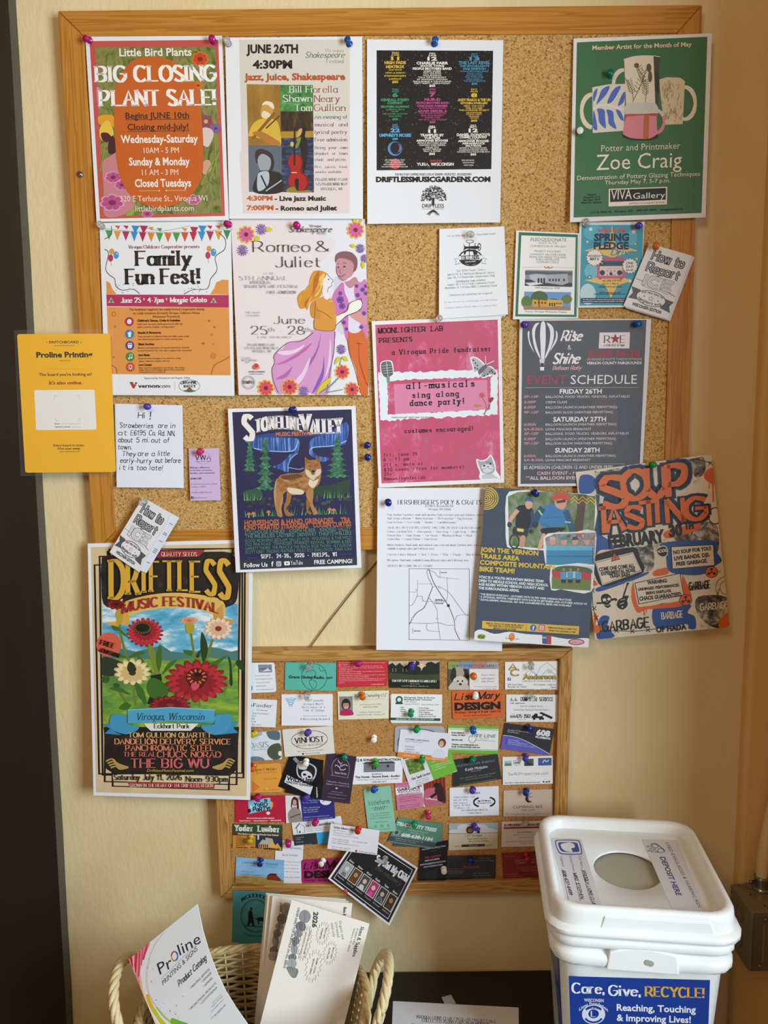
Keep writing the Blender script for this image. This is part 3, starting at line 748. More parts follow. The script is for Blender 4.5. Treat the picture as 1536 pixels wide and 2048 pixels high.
s.p('~760 1320 830 1340 850 1420 840 1500 900 1560 910 1660 830 1705 740 1690 695 1600 720 1500 695 1420 710 1350', '6e1218').p('~755 1325 815 1345 835 1420 820 1500 880 1560 885 1650 820 1698 745 1680 700 1600 730 1500 700 1420 715 1350', 'b0181c').l('765 1050 762 1440', 18, '16141a').p('~765 1590 805 1580 800 1700 780 1690', '16141a').l('730 1512 790 1512', 9, 'e8c0a0').e(738, 1220, 18, 25, 'd0c060').p('~690 1712 700 1670 760 1660 800 1700 900 1690 930 1715', '8a8238')
s.t(270, 288, 530, 84, 'B', 'JUNE 26TH', '101014').t(335, 445, 405, 80, 'B', '4:30PM', '101014').t(248, 565, 1035, 66, 'B', 'Jazz, Juice, Shakespeare', 'b4552c')
s.t(1075, 278, 190, 32, 'f', 'Viroqua', 'c79a5a').t(872, 335, 395, 56, 'k', 'Shakespeare', '4a5a60').t(1090, 388, 180, 34, 'f', 'Festival', '7a9a8a')
s.T('f', 'f4f2ea', 66, (712, 692, 238, 'Bill Fi'), (645, 785, 298, 'Shawn'), (762, 880, 180, 'Tom')).T('f', '9c4038', 66, (955, 692, 250, 'orella'), (965, 788, 262, 'Neary'), (965, 880, 320, 'Gullion'))
s.T('f', '2c2628', 36, (972, 960, 335, 'An evening of'), (972, 1038, 335, 'musical  and'), (972, 1115, 330, 'lyrical poetry'), (972, 1192, 330, 'Free admission')).T('f', '3a3234', 28, (972, 1270, 335, 'Bring  your  own'), (972, 1330, 335, 'blanket  or  lawn'), (972, 1392, 322, 'chair  and picnic')).T('f', '4a4244', 24, (975, 1465, 332, 'N.A.  juices,  food,'), (975, 1516, 270, 'snacks available')).T('f', '5a5458', 26, (975, 1596, 335, 'PRAIRIEWIND PARK'), (982, 1643, 322, '575 PRAIRIEWIND WAY'), (1030, 1692, 225, 'VIROQUA, WI'))
s.T('B', 'c2632e', 46, (275, 1797, 265, '4:30PM'), (275, 1895, 275, '7:00PM')).T('B', '141418', 46, (560, 1800, 525, '- Live Jazz Music'), (570, 1900, 628, '- Romeo and Juliet')).done()
# ---- music gardens
s = Sheet('poster', 'white poster with a black star-field line-up block and a tree emblem below', 'poster', [(734, 78.6), (1006.7, 80.5), (1000.3, 444.8), (734.6, 447.7)], .0206, .006, W).Z(720, 60, 5.12)
s.p('170 208 1363 213 1345 1425 170 1437', '@stars')
def col(cx, c, rows):
    for y, h, w, tx in rows: s.t(cx - w / 2, y, w, h, 'B' if h > 16 else 'b', tx, c, 1.1)
Ye, Wh, Bl, Gn, Pk = 'e2b93c', 'eeeadc', '4f8fb4', '3f9a68', 'c0508c'
col(360, Ye, [(244, 18, 74, 'THU'), (264, 16, 84, 'JUNE'), (308, 34, 84, '11'), (348, 28, 220, 'HIGH FADE'), (390, 28, 190, 'HEATBOX'), (415, 14, 135, 'OLD SHOE'), (446, 14, 200, 'HIGH & RISING'), (478, 16, 220, 'STRINGSINGERS'), (509, 15, 135, 'JUMPSUIT'), (542, 22, 62, '$55')])
col(740, Wh, [(249, 16, 58, 'FRI'), (270, 16, 84, 'JUNE'), (312, 34, 100, '12'), (352, 26, 325, 'CHARLIE PARR'), (377, 18, 245, 'SHOOK TWINS'), (407, 22, 400, 'PEOPLE BROTHERS BAND'), (428, 13, 180, 'JOSEPH HUBER'), (448, 13, 180, 'HOT LIKE MARS'), (470, 13, 185, 'NICK JENNINGS'), (491, 13, 290, 'TAE & THE NEIGHBORLY'), (512, 13, 310, "MY GRANDMA'S CARDIGAN"), (534, 13, 390, 'ERICH MOBLEY & THE GYG BAND'), (553, 13, 370, 'PARTY MARTY - CABLE POOLEY'), (581, 22, 62, '$65')])
col(1172, Bl, [(254, 16, 62, 'SAT'), (275, 16, 80, 'JUNE'), (312, 34, 104, '13'), (350, 28, 325, 'THE LAST REVEL'), (380, 20, 305, 'THE SPOOKLIGHTS'), (408, 20, 230, 'MAE SIMPSON'), (430, 13, 290, 'PEOPLE BROTHERS BAND'), (450, 12, 155, 'TEXAS TOAST'), (470, 12, 165, 'MOONSTURE'), (490, 12, 190, 'THE FOSSLOVES'), (510, 12, 160, 'MOSH MAMA &'), (530, 13, 225, 'THE JERKEYGROOVE'), (560, 20, 60, '$65')])
col(360, Gn, [(617, 16, 72, 'THU'), (638, 16, 72, 'AUG'), (685, 38, 60, '6'), (728, 24, 285, 'KENDALL STREET'), (760, 24, 160, 'COMPANY'), (797, 22, 290, 'BROTHERS ALLMANAC'), (822, 13, 190, 'SLEEPING JESUS'), (842, 13, 70, 'MUSK'), (866, 13, 250, 'PEACHTREE ALLSTARS'), (890, 13, 130, 'JAZZ HANDS'), (924, 20, 60, '$55')])
col(742, Pk, [(616, 16, 58, 'FRI'), (638, 14, 66, 'AUG'), (682, 38, 64, '7'), (726, 26, 165, 'NUR-D'), (757, 20, 335, 'PEOPLE BROTHERS BAND'), (788, 20, 320, 'CHICAGO FARMER'), (809, 14, 270, '& THE FIELD NOTES'), (840, 20, 300, 'ADAM GREUEL &'), (861, 14, 280, 'THE SPACE BURRITOS'), (885, 14, 235, 'OLD SOUL SOCIETY'), (905, 13, 150, 'SUGAR LAKE'), (926, 13, 280, 'KEY OF G - OLD SHOULD'), (953, 20, 62, '$65')])
col(1168, Ye, [(617, 16, 66, 'SAT'), (638, 16, 76, 'AUG'), (688, 38, 66, '8'), (730, 26, 335, 'ANDY FRASCO & THE UN'), (760, 20, 275, 'KITCHEN DWELLERS'), (786, 15, 210, 'FEED THE DOG'), (808, 15, 170, 'DEE OH GEE'), (830, 16, 310, 'THE LAVENDER PROJECT'), (852, 13, 155, 'MOONHOUSE'), (870, 13, 160, 'SWING CREW'), (890, 13, 105, 'PEGASIS'), (908, 12, 85, 'GIANTS'), (938, 20, 66, '$65')])
col(360, '5ab0dc', [(981, 15, 55, 'SAT'), (1002, 15, 60, 'AUG'), (1047, 36, 98, '22'), (1094, 30, 325, "UMPHREY'S MCGEE"), (1125, 18, 54, '$50')])
col(738, Wh, [(996, 15, 55, 'FRI'), (1012, 15, 80, 'SEPT'), (1054, 34, 80, '11'), (1090, 24, 245, 'TRAMPLED BY'), (1118, 22, 165, 'TURTLES'), (1144, 20, 325, 'ARMCHAIR BOOGIE'), (1166, 13, 295, 'PEOPLE BROTHERS BAND'), (1187, 13, 270, 'CHICKEN WIRE EMPIRE'), (1208, 13, 140, 'VALLEY FOX'), (1228, 13, 185, 'RANDY FEELING'), (1248, 13, 170, 'BILLY & AUGIE'), (1279, 22, 62, '$65')])
col(1160, Wh, [(986, 15, 62, 'SAT'), (1004, 15, 78, 'SEPT'), (1048, 36, 96, '12'), (1086, 24, 340, "DANIEL DONATO'S"), (1110, 20, 285, 'COSMIC COUNTRY'), (1124, 8, 110, '(TWO SETS)'), (1148, 20, 315, 'ARMCHAIR BOOGIE'), (1172, 18, 230, 'ARKANSAUCE'), (1196, 18, 160, 'SALTYDOG'), (1216, 12, 280, 'BUFFER & THE DISPATCHER'), (1236, 12, 290, 'DANDELION DELIVERY SERVICE'), (1256, 12, 335, 'CONNOR LYLE & THE MOTHER BOYS'), (1284, 20, 60, '$65')])
s.e(358, 1216, 74, 74, '4f8fc8', 24).e(368, 1212, 60, 64, '1c2436', 24).e(385, 1210, 40, 44, '7a6f96', 12).p('~320 1180 350 1160 400 1180 395 1240 360 1260 330 1230', '141824').e(360, 1372, 54, 54, 'c84048', 24)
s.T('b', 'dcd8ce', 13, (252, 1340, 208, 'ADD CAMPING FOR $20 / NIGHT'), (262, 1362, 185, 'UNTIL ALL AGES & FRIEND'), (242, 1385, 225, 'MOST HAVE MUSIC PLAY WEEKEND'), (220, 1408, 270, 'OR A CAMP SITE AND A TRADITIONAL CAMP'), (1040, 1342, 130, 'PRICES ABOVE ARE FOR'), (1052, 1366, 115, 'SINGLE DAY PASSES'), (1060, 1392, 100, 'WITHOUT CAMPING'))
s.t(712, 1350, 125, 20, 'B', '2026', 'c4344c').t(585, 1390, 372, 28, 'F', 'YUBA, WISCONSIN', Wh, 1.2)
s.t(362, 1492, 778, 24, 's', 'FOR MULTI DAY CAMPING PASSES LOOK AT BONFIRE - PEOPLE FEST - BOOGIEDOWN', '2a2a2e').t(165, 1556, 1170, 50, 'B', 'DRIFTLESSMUSICGARDENS.COM', '101012', 1.2).t(638, 1820, 222, 38, 's', 'DRIFTLESS', '202024').t(640, 1838, 218, 8, 's', 'MUSIC GARDENS, YUBA, WISCONSIN', '50505a')
rr = random.Random(3)
for i in range(230):
    a = rr.uniform(math.pi * .97, math.pi * 2.03); R = math.sqrt(rr.uniform(.03, 1)); x, y = 752 + 134 * R * math.cos(a), 1745 + 150 * R * math.sin(a) * (1 if math.sin(a) < 0 else .3); b = rr.uniform(0, 3.1); s.l([(x - 7 * math.cos(b), y - 7 * math.sin(b)), (x, y + 3), (x + 7 * math.cos(b), y + 7 * math.sin(b))], 4.5, '1a1a1e')
s.p('740 1800 742 1720 762 1720 760 1800', '1a1a1e')
for i in range(7): s.l([(750, 1845), (750 + (i - 3) * 12, 1868), (750 + (i - 3) * 20, 1880 + 22 * math.sin(i * 1.3 + .6))], 5, '1a1a1e')
s.done()
# ---- pottery
s = Sheet('poster', 'green poster showing four pottery mugs, overlapping the right rail of the big board', 'poster', [(1147.2, 77.3), (1424, 66.6), (1411, 434.8), (1139.8, 444.5)], .0216, .006, 'e6e4e2', rough=.45).Z(1130, 50, 5.12)
s.p('122 178 1458 120 1398 1925 88 1972', '3f7048')
cup, cd_ = 'e2d6bc', '5c5448'
def ringp(x, y, rx, ry, w, c, a0, a1): s.l([(x + rx * math.cos(math.radians(a0 + (a1 - a0) * i / 14)), y + ry * math.sin(math.radians(a0 + (a1 - a0) * i / 14))) for i in range(15)], w, c)
ringp(605, 600, 108, 140, 32, cup, 270, 135); ringp(1225, 800, 108, 165, 32, cup, -90, 100); ringp(285, 880, 115, 170, 34, cup, 275, 95)
s.p('962 560 1040 535 1180 540 1228 575 1205 1015 1010 1022', 'd6c4a0').p('~1000 700 1060 560 1090 620 1040 760', 'c4b08c', 3)
rr = random.Random(5)
for i in range(60): x = rr.uniform(1000, 1190); y = rr.uniform(600, 990); s.l([(x, y), (x + rr.uniform(-22, 22), y - rr.uniform(10, 60))], 3.5, '8a7452')
s.p('~605 360 700 322 860 312 970 330', cup).p('605 350 790 312 970 330 955 840 625 860', cup).p('905 320 970 330 955 840 925 840', '4a4440')
for x0_, y0_, x1_, y1_ in ((690, 790, 830, 450), (700, 770, 640, 560), (820, 660, 740, 420), (820, 790, 822, 560)):
    s.l([(x0_, y0_), ((x0_ + x1_) / 2 + 15, (y0_ + y1_) / 2), (x1_, y1_)], 5, cd_)
    for k in range(7):
        t = .3 + k * .1; x = x0_ + (x1_ - x0_) * t; y = y0_ + (y1_ - y0_) * t; s.l([(x - 32, y - 36), (x, y), (x + 34, y - 34)], 5, cd_)
s.e(858, 440, 26, 44, cd_, 12).e(732, 415, 26, 26, cd_, 10).e(870, 530, 22, 60, cd_, 12).p('~930 480 965 560 960 700 930 660', '3a3634')
s.p('278 640 450 608 618 605 600 1085 283 1108', 'dcd6c6')
for a in ('~320 815 345 740 380 660 455 625 430 700 370 770', '~430 800 470 700 520 640 570 630 540 700 480 790', '~540 830 570 740 600 690 615 700 600 790', '~290 790 290 700 330 650 320 720', '~330 860 400 870 410 960 415 1060 350 1000 340 920', '~425 870 490 890 500 980 525 1065 450 1020 440 940', '~290 880 310 930 330 1070 285 1050', '~520 870 570 890 600 980 560 960'): s.p(a, '4f6cc0')
s.l('~285 860 400 815 500 840 605 870', 14, 'e8e2d2').p('~625 810 700 795 860 795 935 815 935 920 625 930', 'c9c9c2').p('628 925 935 915 945 1160 850 1178 690 1175 590 1130 600 1020', 'd98590').p('~590 1120 680 1160 860 1165 945 1120 940 1165 840 1182 680 1178 600 1150', '2c2a2c').p('~625 915 790 912 935 905 935 935 790 925 625 940', 'c24a3c').p('808 925 862 922 855 1165 795 1165', 'b86a3c')
ringp(930, 990, 82, 115, 26, 'd98590', -30, 85); ringp(930, 990, 82, 115, 24, 'c9c9c2', -90, -30)
s.t(278, 258, 1018, 44, 'b', 'Member Artist for the Month of May', 'e8cfae').t(368, 1298, 810, 66, 's', 'Potter and Printmaker', 'e0d4bc').t(318, 1488, 875, 158, 's', 'Zoe Craig', 'eee2ca', .5).t(122, 1592, 1258, 46, 's', 'Demonstration of Pottery Glazing Techniques', 'eee2ca').t(405, 1636, 668, 40, 's', 'Thursday May 7, 5-7 p.m.', 'eee2ca')
s.p('446 1680 1045 1658 1042 1838 444 1860', 'ece0cc').p('460 1690 1032 1670 1030 1790 460 1815', '15181c').t(470, 1790, 210, 98, 's', 'VIVA', 'f0e6d2').t(695, 1782, 328, 60, 's', 'Gallery', 'f0e6d2').t(655, 1838, 362, 22, 's', 'artist cooperative', '24201c')
s.T('b', '16241a', 17, (232, 1746, 82, 'Hours'), (190, 1775, 168, 'Tues-Fri 11-5'), (185, 1802, 175, 'Sat-Sun 10-4'), (168, 1830, 208, 'Mon by chance'), (260, 1928, 430, '217 S. Main St.  Viroqua, WI'), (732, 1908, 206, '608 637 6819'), (972, 1900, 236, 'vivagallery.net')).done()
# ---- family fun fest
s = Sheet('poster', 'family fest poster with bunting, balloons and orange lower half, partly behind the yellow sign', 'poster', [(199, 445.5), (461.6, 440), (468.9, 791.8), (210, 790)], .0212, .006, W, curl=6).Z(190, 430, 5.486)
s.p('130 1010 1470 1012 1488 1760 158 1745', 'e0964a').p('122 722 165 745 200 830 240 868 128 870', 'e0964a').p('1262 870 1310 800 1330 740 1400 708 1465 714 1468 876', 'e0964a').p('125 872 1468 878 1470 1014 130 1002', 'b32a5c')
FC = ['3f9a52', 'd89a3a', 'b03060', '1f8fcc', 'b02050', 'd88830', '3f9a52', 'd86a30', '3f9a52', 'd0562c', 'b82048', '1f8fcc', 'a83060', 'd89a3a', '2f8a4c']
for i, c in enumerate(FC):
    x = 155 + i * 92.5 - 45; y = 165 + 28 * math.sin(math.pi * i / 14); s.p([(x + 2, y), (x + 84, y + 4), (x + 44, y + 108)], c)
for i, c in enumerate(['d0562c', 'b82048', '1f8fcc', 'b02050', 'd89a3a', '3f9a52', None, None, 'd89a3a', 'b82048', '1f8fcc', 'b82048', 'd0562c', '3f9a52']):
    x = 215 + i * 92; y = 115 + 48 * max(0, 1 - abs(i - 6.5) / 3.5)
    if c: s.p([(x, y), (x + 62 + (30 if i in (2, 3, 9, 10) else 0), y + 4), (x + 42, y + (90 if i in (2, 3, 9, 10) else 42))], c)
s.l('~105 150 400 178 740 188 1100 186 1460 150', 3, '5a3a40').l('~470 120 740 172 1040 118', 3, '5a3a40').l('~105 375 150 420 118 580 150 650 215 700 230 780 300 825 420 815 490 865', 6, '5a3040').l('~105 265 180 215 180 120', 6, '5a3040').l('~1360 195 1430 270 1420 380 1320 460 1340 600 1270 700 1230 810 1080 820 975 868', 6, '5a3040').l('~1275 1755 1310 1650 1400 1600 1482 1550', 6, '8a5a28').l('~185 1650 230 1680 245 1745', 6, '8a5a28')
for dx, dy in ((0, 0), (1068, -30)):
    s.e(185 + dx, 400 + dy, 28, 32, 'd89a3a', 14).e(233 + dx, 440 + dy, 30, 42, '3a9ad0', 14).e(172 + dx, 472 + dy, 28, 40, 'b83060', 14).l([(172 + dx, 510 + dy), (182 + dx, 555 + dy)], 3, '999').e(243 + dx, 425 + dy, 6, 9, 'e8f4fa', 8)
rr = random.Random(9)
for i in range(34): s.e(rr.uniform(200, 440) + (720 if i % 2 else 0) + (i % 2) * rr.uniform(0, 120), rr.uniform(750, 855), 5, 5, rr.choice(['5a8ab0', '8a4a5c', 'b08a9a', '3a3a5a']), 6)
for x, y, R, c in ((1253, 1162, 18, 'c2502c'), (1313, 1230, 14, 'c2402c'), (1282, 1316, 18, 'b8703a'), (1187, 1410, 20, 'b83a4c'), (1300, 1416, 15, '3a8ab0'), (222, 1222, 15, '3a8ab0'), (206, 1562, 14, 'b8402c')): s.star(x, y, R, c)
s.e(208, 1086, 20, 24, 'b8762c', 14, 5).e(1298, 1545, 26, 32, 'b8762c', 16, 5).e(1298, 1545, 12, 15, 'b8762c', 12, 4).star(178, 945, 42, 'd8b070', 3, 20).star(1302, 945, 42, 'd8b070', 3, 20).e(180, 945, 16, 20, '2f86b0', 8).e(1300, 950, 16, 20, '2f86b0', 8)
for i, (y, c) in enumerate(((1170, 'a82c50'), (1306, '1f80b8'), (1433, '43408c'), (1556, '2f8a4c'), (1668, 'c04634'))):
    x = 378 + i * 3; s.e(x, y, 48, 50, c, 24)
    if i == 0: s.e(x, y, 25, 27, 'f4f0ee', 16).e(x - 8, y - 8, 4, 4, c).e(x + 9, y + 6, 4, 4, c).e(x - 6, y + 10, 4, 4, c)
    elif i == 1: s.p([(x - 18, y - 10), (x + 18, y - 10), (x + 12, y + 34), (x - 12, y + 34)], 'f4f0ee').r(x - 22, y - 10, 44, 8, 'f4f0ee').l([(x, y - 14), (x + 6, y - 32), (x + 18, y - 34)], 4, 'f4f0ee')
    elif i == 2: s.p([(x - 26, y - 2), (x + 26, y - 2), (x + 16, y + 28), (x - 16, y + 28)], 'f4f0ee').e(x - 10, y - 14, 12, 12, 'f4f0ee', 10, 5).e(x + 10, y - 14, 12, 12, 'f4f0ee', 10, 5).e(x, y + 12, 6, 6, c)
    elif i == 3: s.e(x - 12, y + 18, 10, 8, 'f4f0ee').e(x + 14, y + 12, 10, 8, 'f4f0ee').l([(x - 4, y + 18), (x - 4, y - 24), (x + 22, y - 30), (x + 22, y + 12)], 5, 'f4f0ee')
    else:
        s.e(x, y - 2, 16, 18, 'f4f0ee', 14, 5).r(x - 6, y + 26, 12, 12, 'f4f0ee')
        for k in range(8): a = k * math.pi / 4; s.l([(x + 26 * math.cos(a), y + 26 * math.sin(a)), (x + 36 * math.cos(a), y + 36 * math.sin(a))], 3, 'f4f0ee')
s.t(370, 368, 780, 34, 'f', 'Viroqua Childcare Cooperative presents', '8a2c50', 1.1).t(452, 552, 605, 152, 'F', 'Family', '101014', 1.0).t(342, 755, 820, 158, 'F', 'Fun Fest!', '101014', 1.0).t(285, 962, 940, 52, 'F', 'June 25 * 4-7pm * Magpie Gelato', 'f4ecee', 1.0)
s.T('s', '4a2c18', 24, (378, 1050, 822, 'The fundraiser supports the newly formed cooperative during'), (422, 1090, 730, "its costly transition (formerly Viroqua Children's House"), (638, 1127, 300, 'Montessori Preschool).'))
s.T('B', '3a1c10', 22, (468, 1170, 468, "Children's Games, Crafts & Activities"), (472, 1302, 254, 'Snacks & Beverages'), (476, 1428, 176, 'Silent Auction'), (480, 1548, 125, 'Live Music'), (482, 1655, 142, 'Logo Contest'))
s.T('s', '4a2c18', 17, (470, 1206, 498, 'Little ones can enjoy playful games and crafts that'), (470, 1238, 402, 'spark creativity, laughter, and big smiles!'), (472, 1342, 565, 'Treat yourself to a delicious bake sale, fluffy cotton candy,'), (474, 1372, 492, 'and refreshing lemonade for a sweet evening treat.'), (476, 1466, 558, 'Browse exciting baskets and special experiences donated'), (476, 1496, 585, 'by local businesses for a fun way to support the community!'), (480, 1582, 466, 'Enjoy live music throughout the event for a lively,'), (482, 1612, 342, 'upbeat celebration families will love.'), (484, 1685, 498, "Help create the cooperative's new identity - the winning"), (484, 1708, 500, 'design will earn local bragging rights and free cooperative'), (486, 1732, 285, "merchandise once it's produced!"))
s.t(542, 1798, 502, 18, 'f', 'Sponsored by Vernoncom and Organic Valley', '6a5a60').p('382 1832 418 1832 432 1872 448 1838 466 1834 432 1905 418 1900', 'b82c34').e(452, 1845, 12, 12, '2f7ab0', 10).t(476, 1895, 230, 40, 'b', 'vernon', '26283a').t(708, 1895, 118, 40, 's', 'com', '3a3c48').l('880 1830 880 1925', 2, 'aaa')
s.e(1038, 1875, 115, 68, '8a9aa0', 26, 3).t(945, 1858, 184, 30, 'F', 'ORGANIC', '24363a', 1, 10).t(975, 1895, 130, 28, 'F', 'VALLEY', '24363a', 1, 6).p('~1010 1925 1040 1890 1070 1925', 'b8302c').p('~970 1928 1040 1918 1110 1930 1040 1945', '2f7a4a').done()
# ---- romeo & juliet
s = Sheet('poster', 'pale pink theatre poster with a drawn couple dancing among zinnias', 'poster', [(461.5, 438), (730.7, 438), (738, 790), (477.3, 790)], .0208, .006, 'e9dfe0', curl=6).Z(460, 430, 5.486)
s.p('~740 60 1480 50 1500 800 1520 1960 900 1960 950 1250 1050 800 980 560 1150 300', 'e6e6ee', 6)
s.p('~1140 700 1230 720 1280 1000 1300 1270 1180 1280 1150 950', 'd4d6e2')
ink = '4a2c50'
s.p('~1290 1270 1450 1255 1510 1350 1515 1960 1420 1940 1380 1700 1300 1480', 'd0622c').p('1300 1270 1480 1262 1512 1330 1518 1965 1430 1950 1400 1760 1330 1560', 'd86c30').l('~1412 1400 1420 1600 1480 1800 1515 1880', 6, '7a2c18').l('1380 1405 1450 1415', 5, '7a2c18').l('~1290 1270 1300 1480 1370 1700 1430 1950', 6, '7a2c18')
s.p('~1250 740 1340 760 1400 780 1440 1000 1440 1260 1300 1270 1290 1000 1240 880', 'e4dcf0').p('~1245 740 1180 790 1115 915 1130 1090 1230 1200 1260 1330 1290 1370 1300 1100 1300 950 1260 850', 'd07ab4').p('~1380 720 1430 740 1500 745 1508 1340 1480 1300 1430 1200 1400 1000 1360 850', 'd084bc').p('~1310 1100 1420 1060 1508 1100 1508 1200 1420 1180', 'd89a94')
for x, y, R in ((1210, 930, 42), (1230, 1000, 36), (1210, 860, 24), (1400, 880, 26), (1455, 820, 26), (1490, 780, 22), (1470, 1080, 24), (1440, 1230, 24), (1250, 1180, 24), (1280, 1250, 20), (1390, 780, 20), (1490, 860, 22)): s.flower(x, y, R, '7048a8', '48308c', 6)
s.p('~1260 740 1310 720 1370 680 1400 720 1360 780 1310 800', 'c88a90').p('~1165 500 1200 470 1320 480 1355 560 1350 650 1290 700 1250 725 1200 705 1175 640', 'c9909a').p('~1155 520 1160 440 1230 400 1330 410 1390 470 1400 540 1385 600 1350 630 1360 560 1335 510 1260 480 1190 480', '8a5a60').l('1178 540 1195 535', 5, ink).l('1235 525 1280 530', 5, ink).e(1188, 575, 13, 8, '3a2430', 8).e(1255, 568, 14, 9, '3a2430', 8).l('~1210 590 1205 635 1230 640', 4, ink).l('~1195 668 1230 672 1262 650', 6, '7a2c40').l('~1165 560 1175 650 1250 725', 4, ink)
s.p('~915 1260 1150 1270 1140 1400 1120 1600 1080 1960 900 1960 780 1900 620 1950 520 1960 470 1830 460 1690 490 1620 490 1530 590 1460 640 1400 780 1370 880 1330', 'd69aca')
for a, c in (('~1000 1300 940 1500 800 1700 740 1830 860 1680 960 1500', 'b05aa8'), ('~900 1400 760 1500 600 1600 500 1640 620 1620 820 1500', 'c06ab0'), ('~1030 1540 1010 1700 940 1860 900 1960 960 1900 1030 1750', '8a5ab8'), ('~1100 1350 1080 1600 1040 1800 1110 1600', 'e8ccec'), ('~820 1420 700 1480 520 1500 600 1540 740 1500', 'eed4ec'), ('~880 1560 780 1740 660 1880 760 1850 850 1700', 'eccdea'), ('~690 1660 600 1740 500 1800 620 1780', 'b868b0')): s.p(a, c)
s.l('~915 1290 780 1385 640 1400 490 1530 490 1620 460 1700 480 1830 530 1950', 5, ink).l('~1150 1275 1140 1500 1090 1750 1060 1950', 6, ink)
s.p('~1100 1130 1200 1090 1280 1060 1330 960 1400 930 1450 960 1440 1020 1360 1070 1280 1100 1200 1180 1170 1210', 'eef0e4').l('~1165 1210 1280 1110 1400 1060 1450 1000 1440 920', 5, ink).l('~1160 1110 1280 1050 1310 970 1440 915', 5, ink)
s.p('~940 930 1060 890 1130 950 1160 1080 1165 1200 1120 1270 940 1260 920 1200 940 1110 880 1000', 'dc9a40').p('~920 940 880 1000 890 1110 940 1135 1000 1120 960 1000', 'd28c34').l('~940 940 930 1100 920 1210 950 1260 1130 1270 1165 1200', 5, '6a3a20').l('~950 1040 1040 1080 1120 1140', 4, '6a3a20').l('1085 950 1130 945', 12, 'e0c020')
s.p('~1025 690 1060 640 1110 690 1130 730 1115 780 1080 800 1070 860 1100 900 1060 930 1020 880 1010 780', 'f0e8ea').l('~1060 640 1100 690 1132 725 1112 750 1115 780 1080 800 1068 850', 4, ink).e(1082, 708, 9, 7, '3a2430', 8)
s.p('~880 690 920 620 990 610 1060 640 1040 690 1010 720 1020 790 1000 880 950 920 880 960 850 1040 830 1020 790 1030 760 1010 740 900 800 830 860 800', 'd8922a')
for a, c in (('~920 640 880 760 800 850 760 960 780 880 860 790', 'e8b84c'), ('~980 620 920 700 900 860 820 960 830 1010 880 900 950 800', 'b86c18'), ('~1040 640 980 700 990 800 930 890 960 880 1010 780', 'efc870'), ('~1000 700 960 820 870 930 850 1000', 'e8b040')): s.p(a, c)
def zin(x, y, R, a=0): s.flower(x, y, R, 'd2609a' if not a else 'd84860', '7a1424', 10, 1, .24, 'e8c030')
zin(178, 215, 100); zin(1378, 165, 100); zin(1232, 1722, 86, 1); zin(395, 1900, 96, 1); zin(655, 1888, 96, 1); zin(1340, 1915, 86, 1)
for x, y, R in ((345, 160, 62), (140, 390, 62), (1430, 370, 50), (1480, 480, 46), (1222, 1475, 54), (810, 1940, 60)):
    for k in range(14): a = k * .449; s.l([(x, y), (x + R * math.cos(a), y + R * math.sin(a))], 8, '9478b8' if k % 2 else '7a5aa0')
for a in ('~395 160 430 135 468 160 430 185', '~1320 335 1350 320 1388 345 1350 362', '~1440 540 1465 510 1480 560 1460 590', '~1345 60 1370 45 1400 70 1370 90', '~1430 60 1450 50 1450 80 1420 80', '~1230 1560 1270 1550 1300 1600 1260 1600', '~1210 1560 1170 1570 1150 1640 1190 1610', '~945 1960 1010 1850 1115 1775 1080 1850 990 1940', '~270 280 300 230 330 250 310 290'): s.p(a, 'd8cc2c')
s.l('~990 1950 1100 1880 1190 1790', 8, '7a9a6a').l('1050 1950 1240 1915', 8, '7a9a6a').l('1205 1650 1225 1560', 6, '7a9a6a')
s.t(875, 135, 130, 26, 'f', 'Viroqua', '2c2c34', 1.2).t(650, 190, 460, 62, 'k', 'Shakespeare', '26262c').t(255, 405, 625, 115, 'g', 'Romeo', '2c2c32').t(945, 400, 145, 112, 'g', '&', '2c2c32').t(500, 572, 500, 112, 'g', 'Juliet', '2c2c32')
s.T('g', '44424a', 22, (372, 655, 112, 'AT THE'), (958, 216, 100, 'PRESENTS')).T('g', '3c3a42', 42, (105, 715, 530, '5TH ANNUAL')).T('i', '4a4850', 30, (215, 755, 230, 'VIROQUA'), (155, 800, 600, 'SHAKESPEARE FESTIVAL'), (395, 864, 325, ' FREE ADMISSION')).T('g', '5c5a62', 22, (172, 1080, 155, 'full event'), (178, 1112, 150, 'schedule'))
s.t(480, 1192, 345, 80, 'g', 'June', '2c2c32').t(235, 1310, 180, 88, 'g', '25', '2c2c32').t(418, 1280, 72, 44, 'g', 'th', '2c2c32').t(545, 1278, 45, 3, 's', '-', '44424a').t(640, 1310, 180, 88, 'g', '28', '2c2c32').t(822, 1280, 65, 44, 'g', 'th', '2c2c32')
s.T('g', '55535b', 20, (305, 1352, 370, '@ 7PM | 2PM ON SUNDAY'), (130, 1580, 100, 'STAGED'), (132, 1605, 172, 'WITH SUPPORT'), (178, 1628, 38, 'BY')).T('g', '4a4850', 26, (195, 1438, 300, 'PRAIRIEWIND PARK'), (160, 1474, 375, '575 PRAIRIEWIND WAY'), (245, 1508, 210, 'VIROQUA, WI'))
s.e(275, 1670, 24, 26, 'd86a50', 14).e(308, 1670, 24, 26, 'e8a080', 14).e(292, 1655, 24, 26, 'c83c3c', 14).t(205, 1728, 180, 15, 'b', 'WISCONSIN', '3a3a40').t(220, 1750, 150, 9, 'b', 'PUBLIC RADIO', '5a5a60').e(205, 1838, 70, 70, '7a7a84', 26, 3).e(205, 1838, 54, 54, '7a7a84', 22, 2).t(135, 1850, 142, 30, 'F', 'TEMPLE', '5a5a64').done()
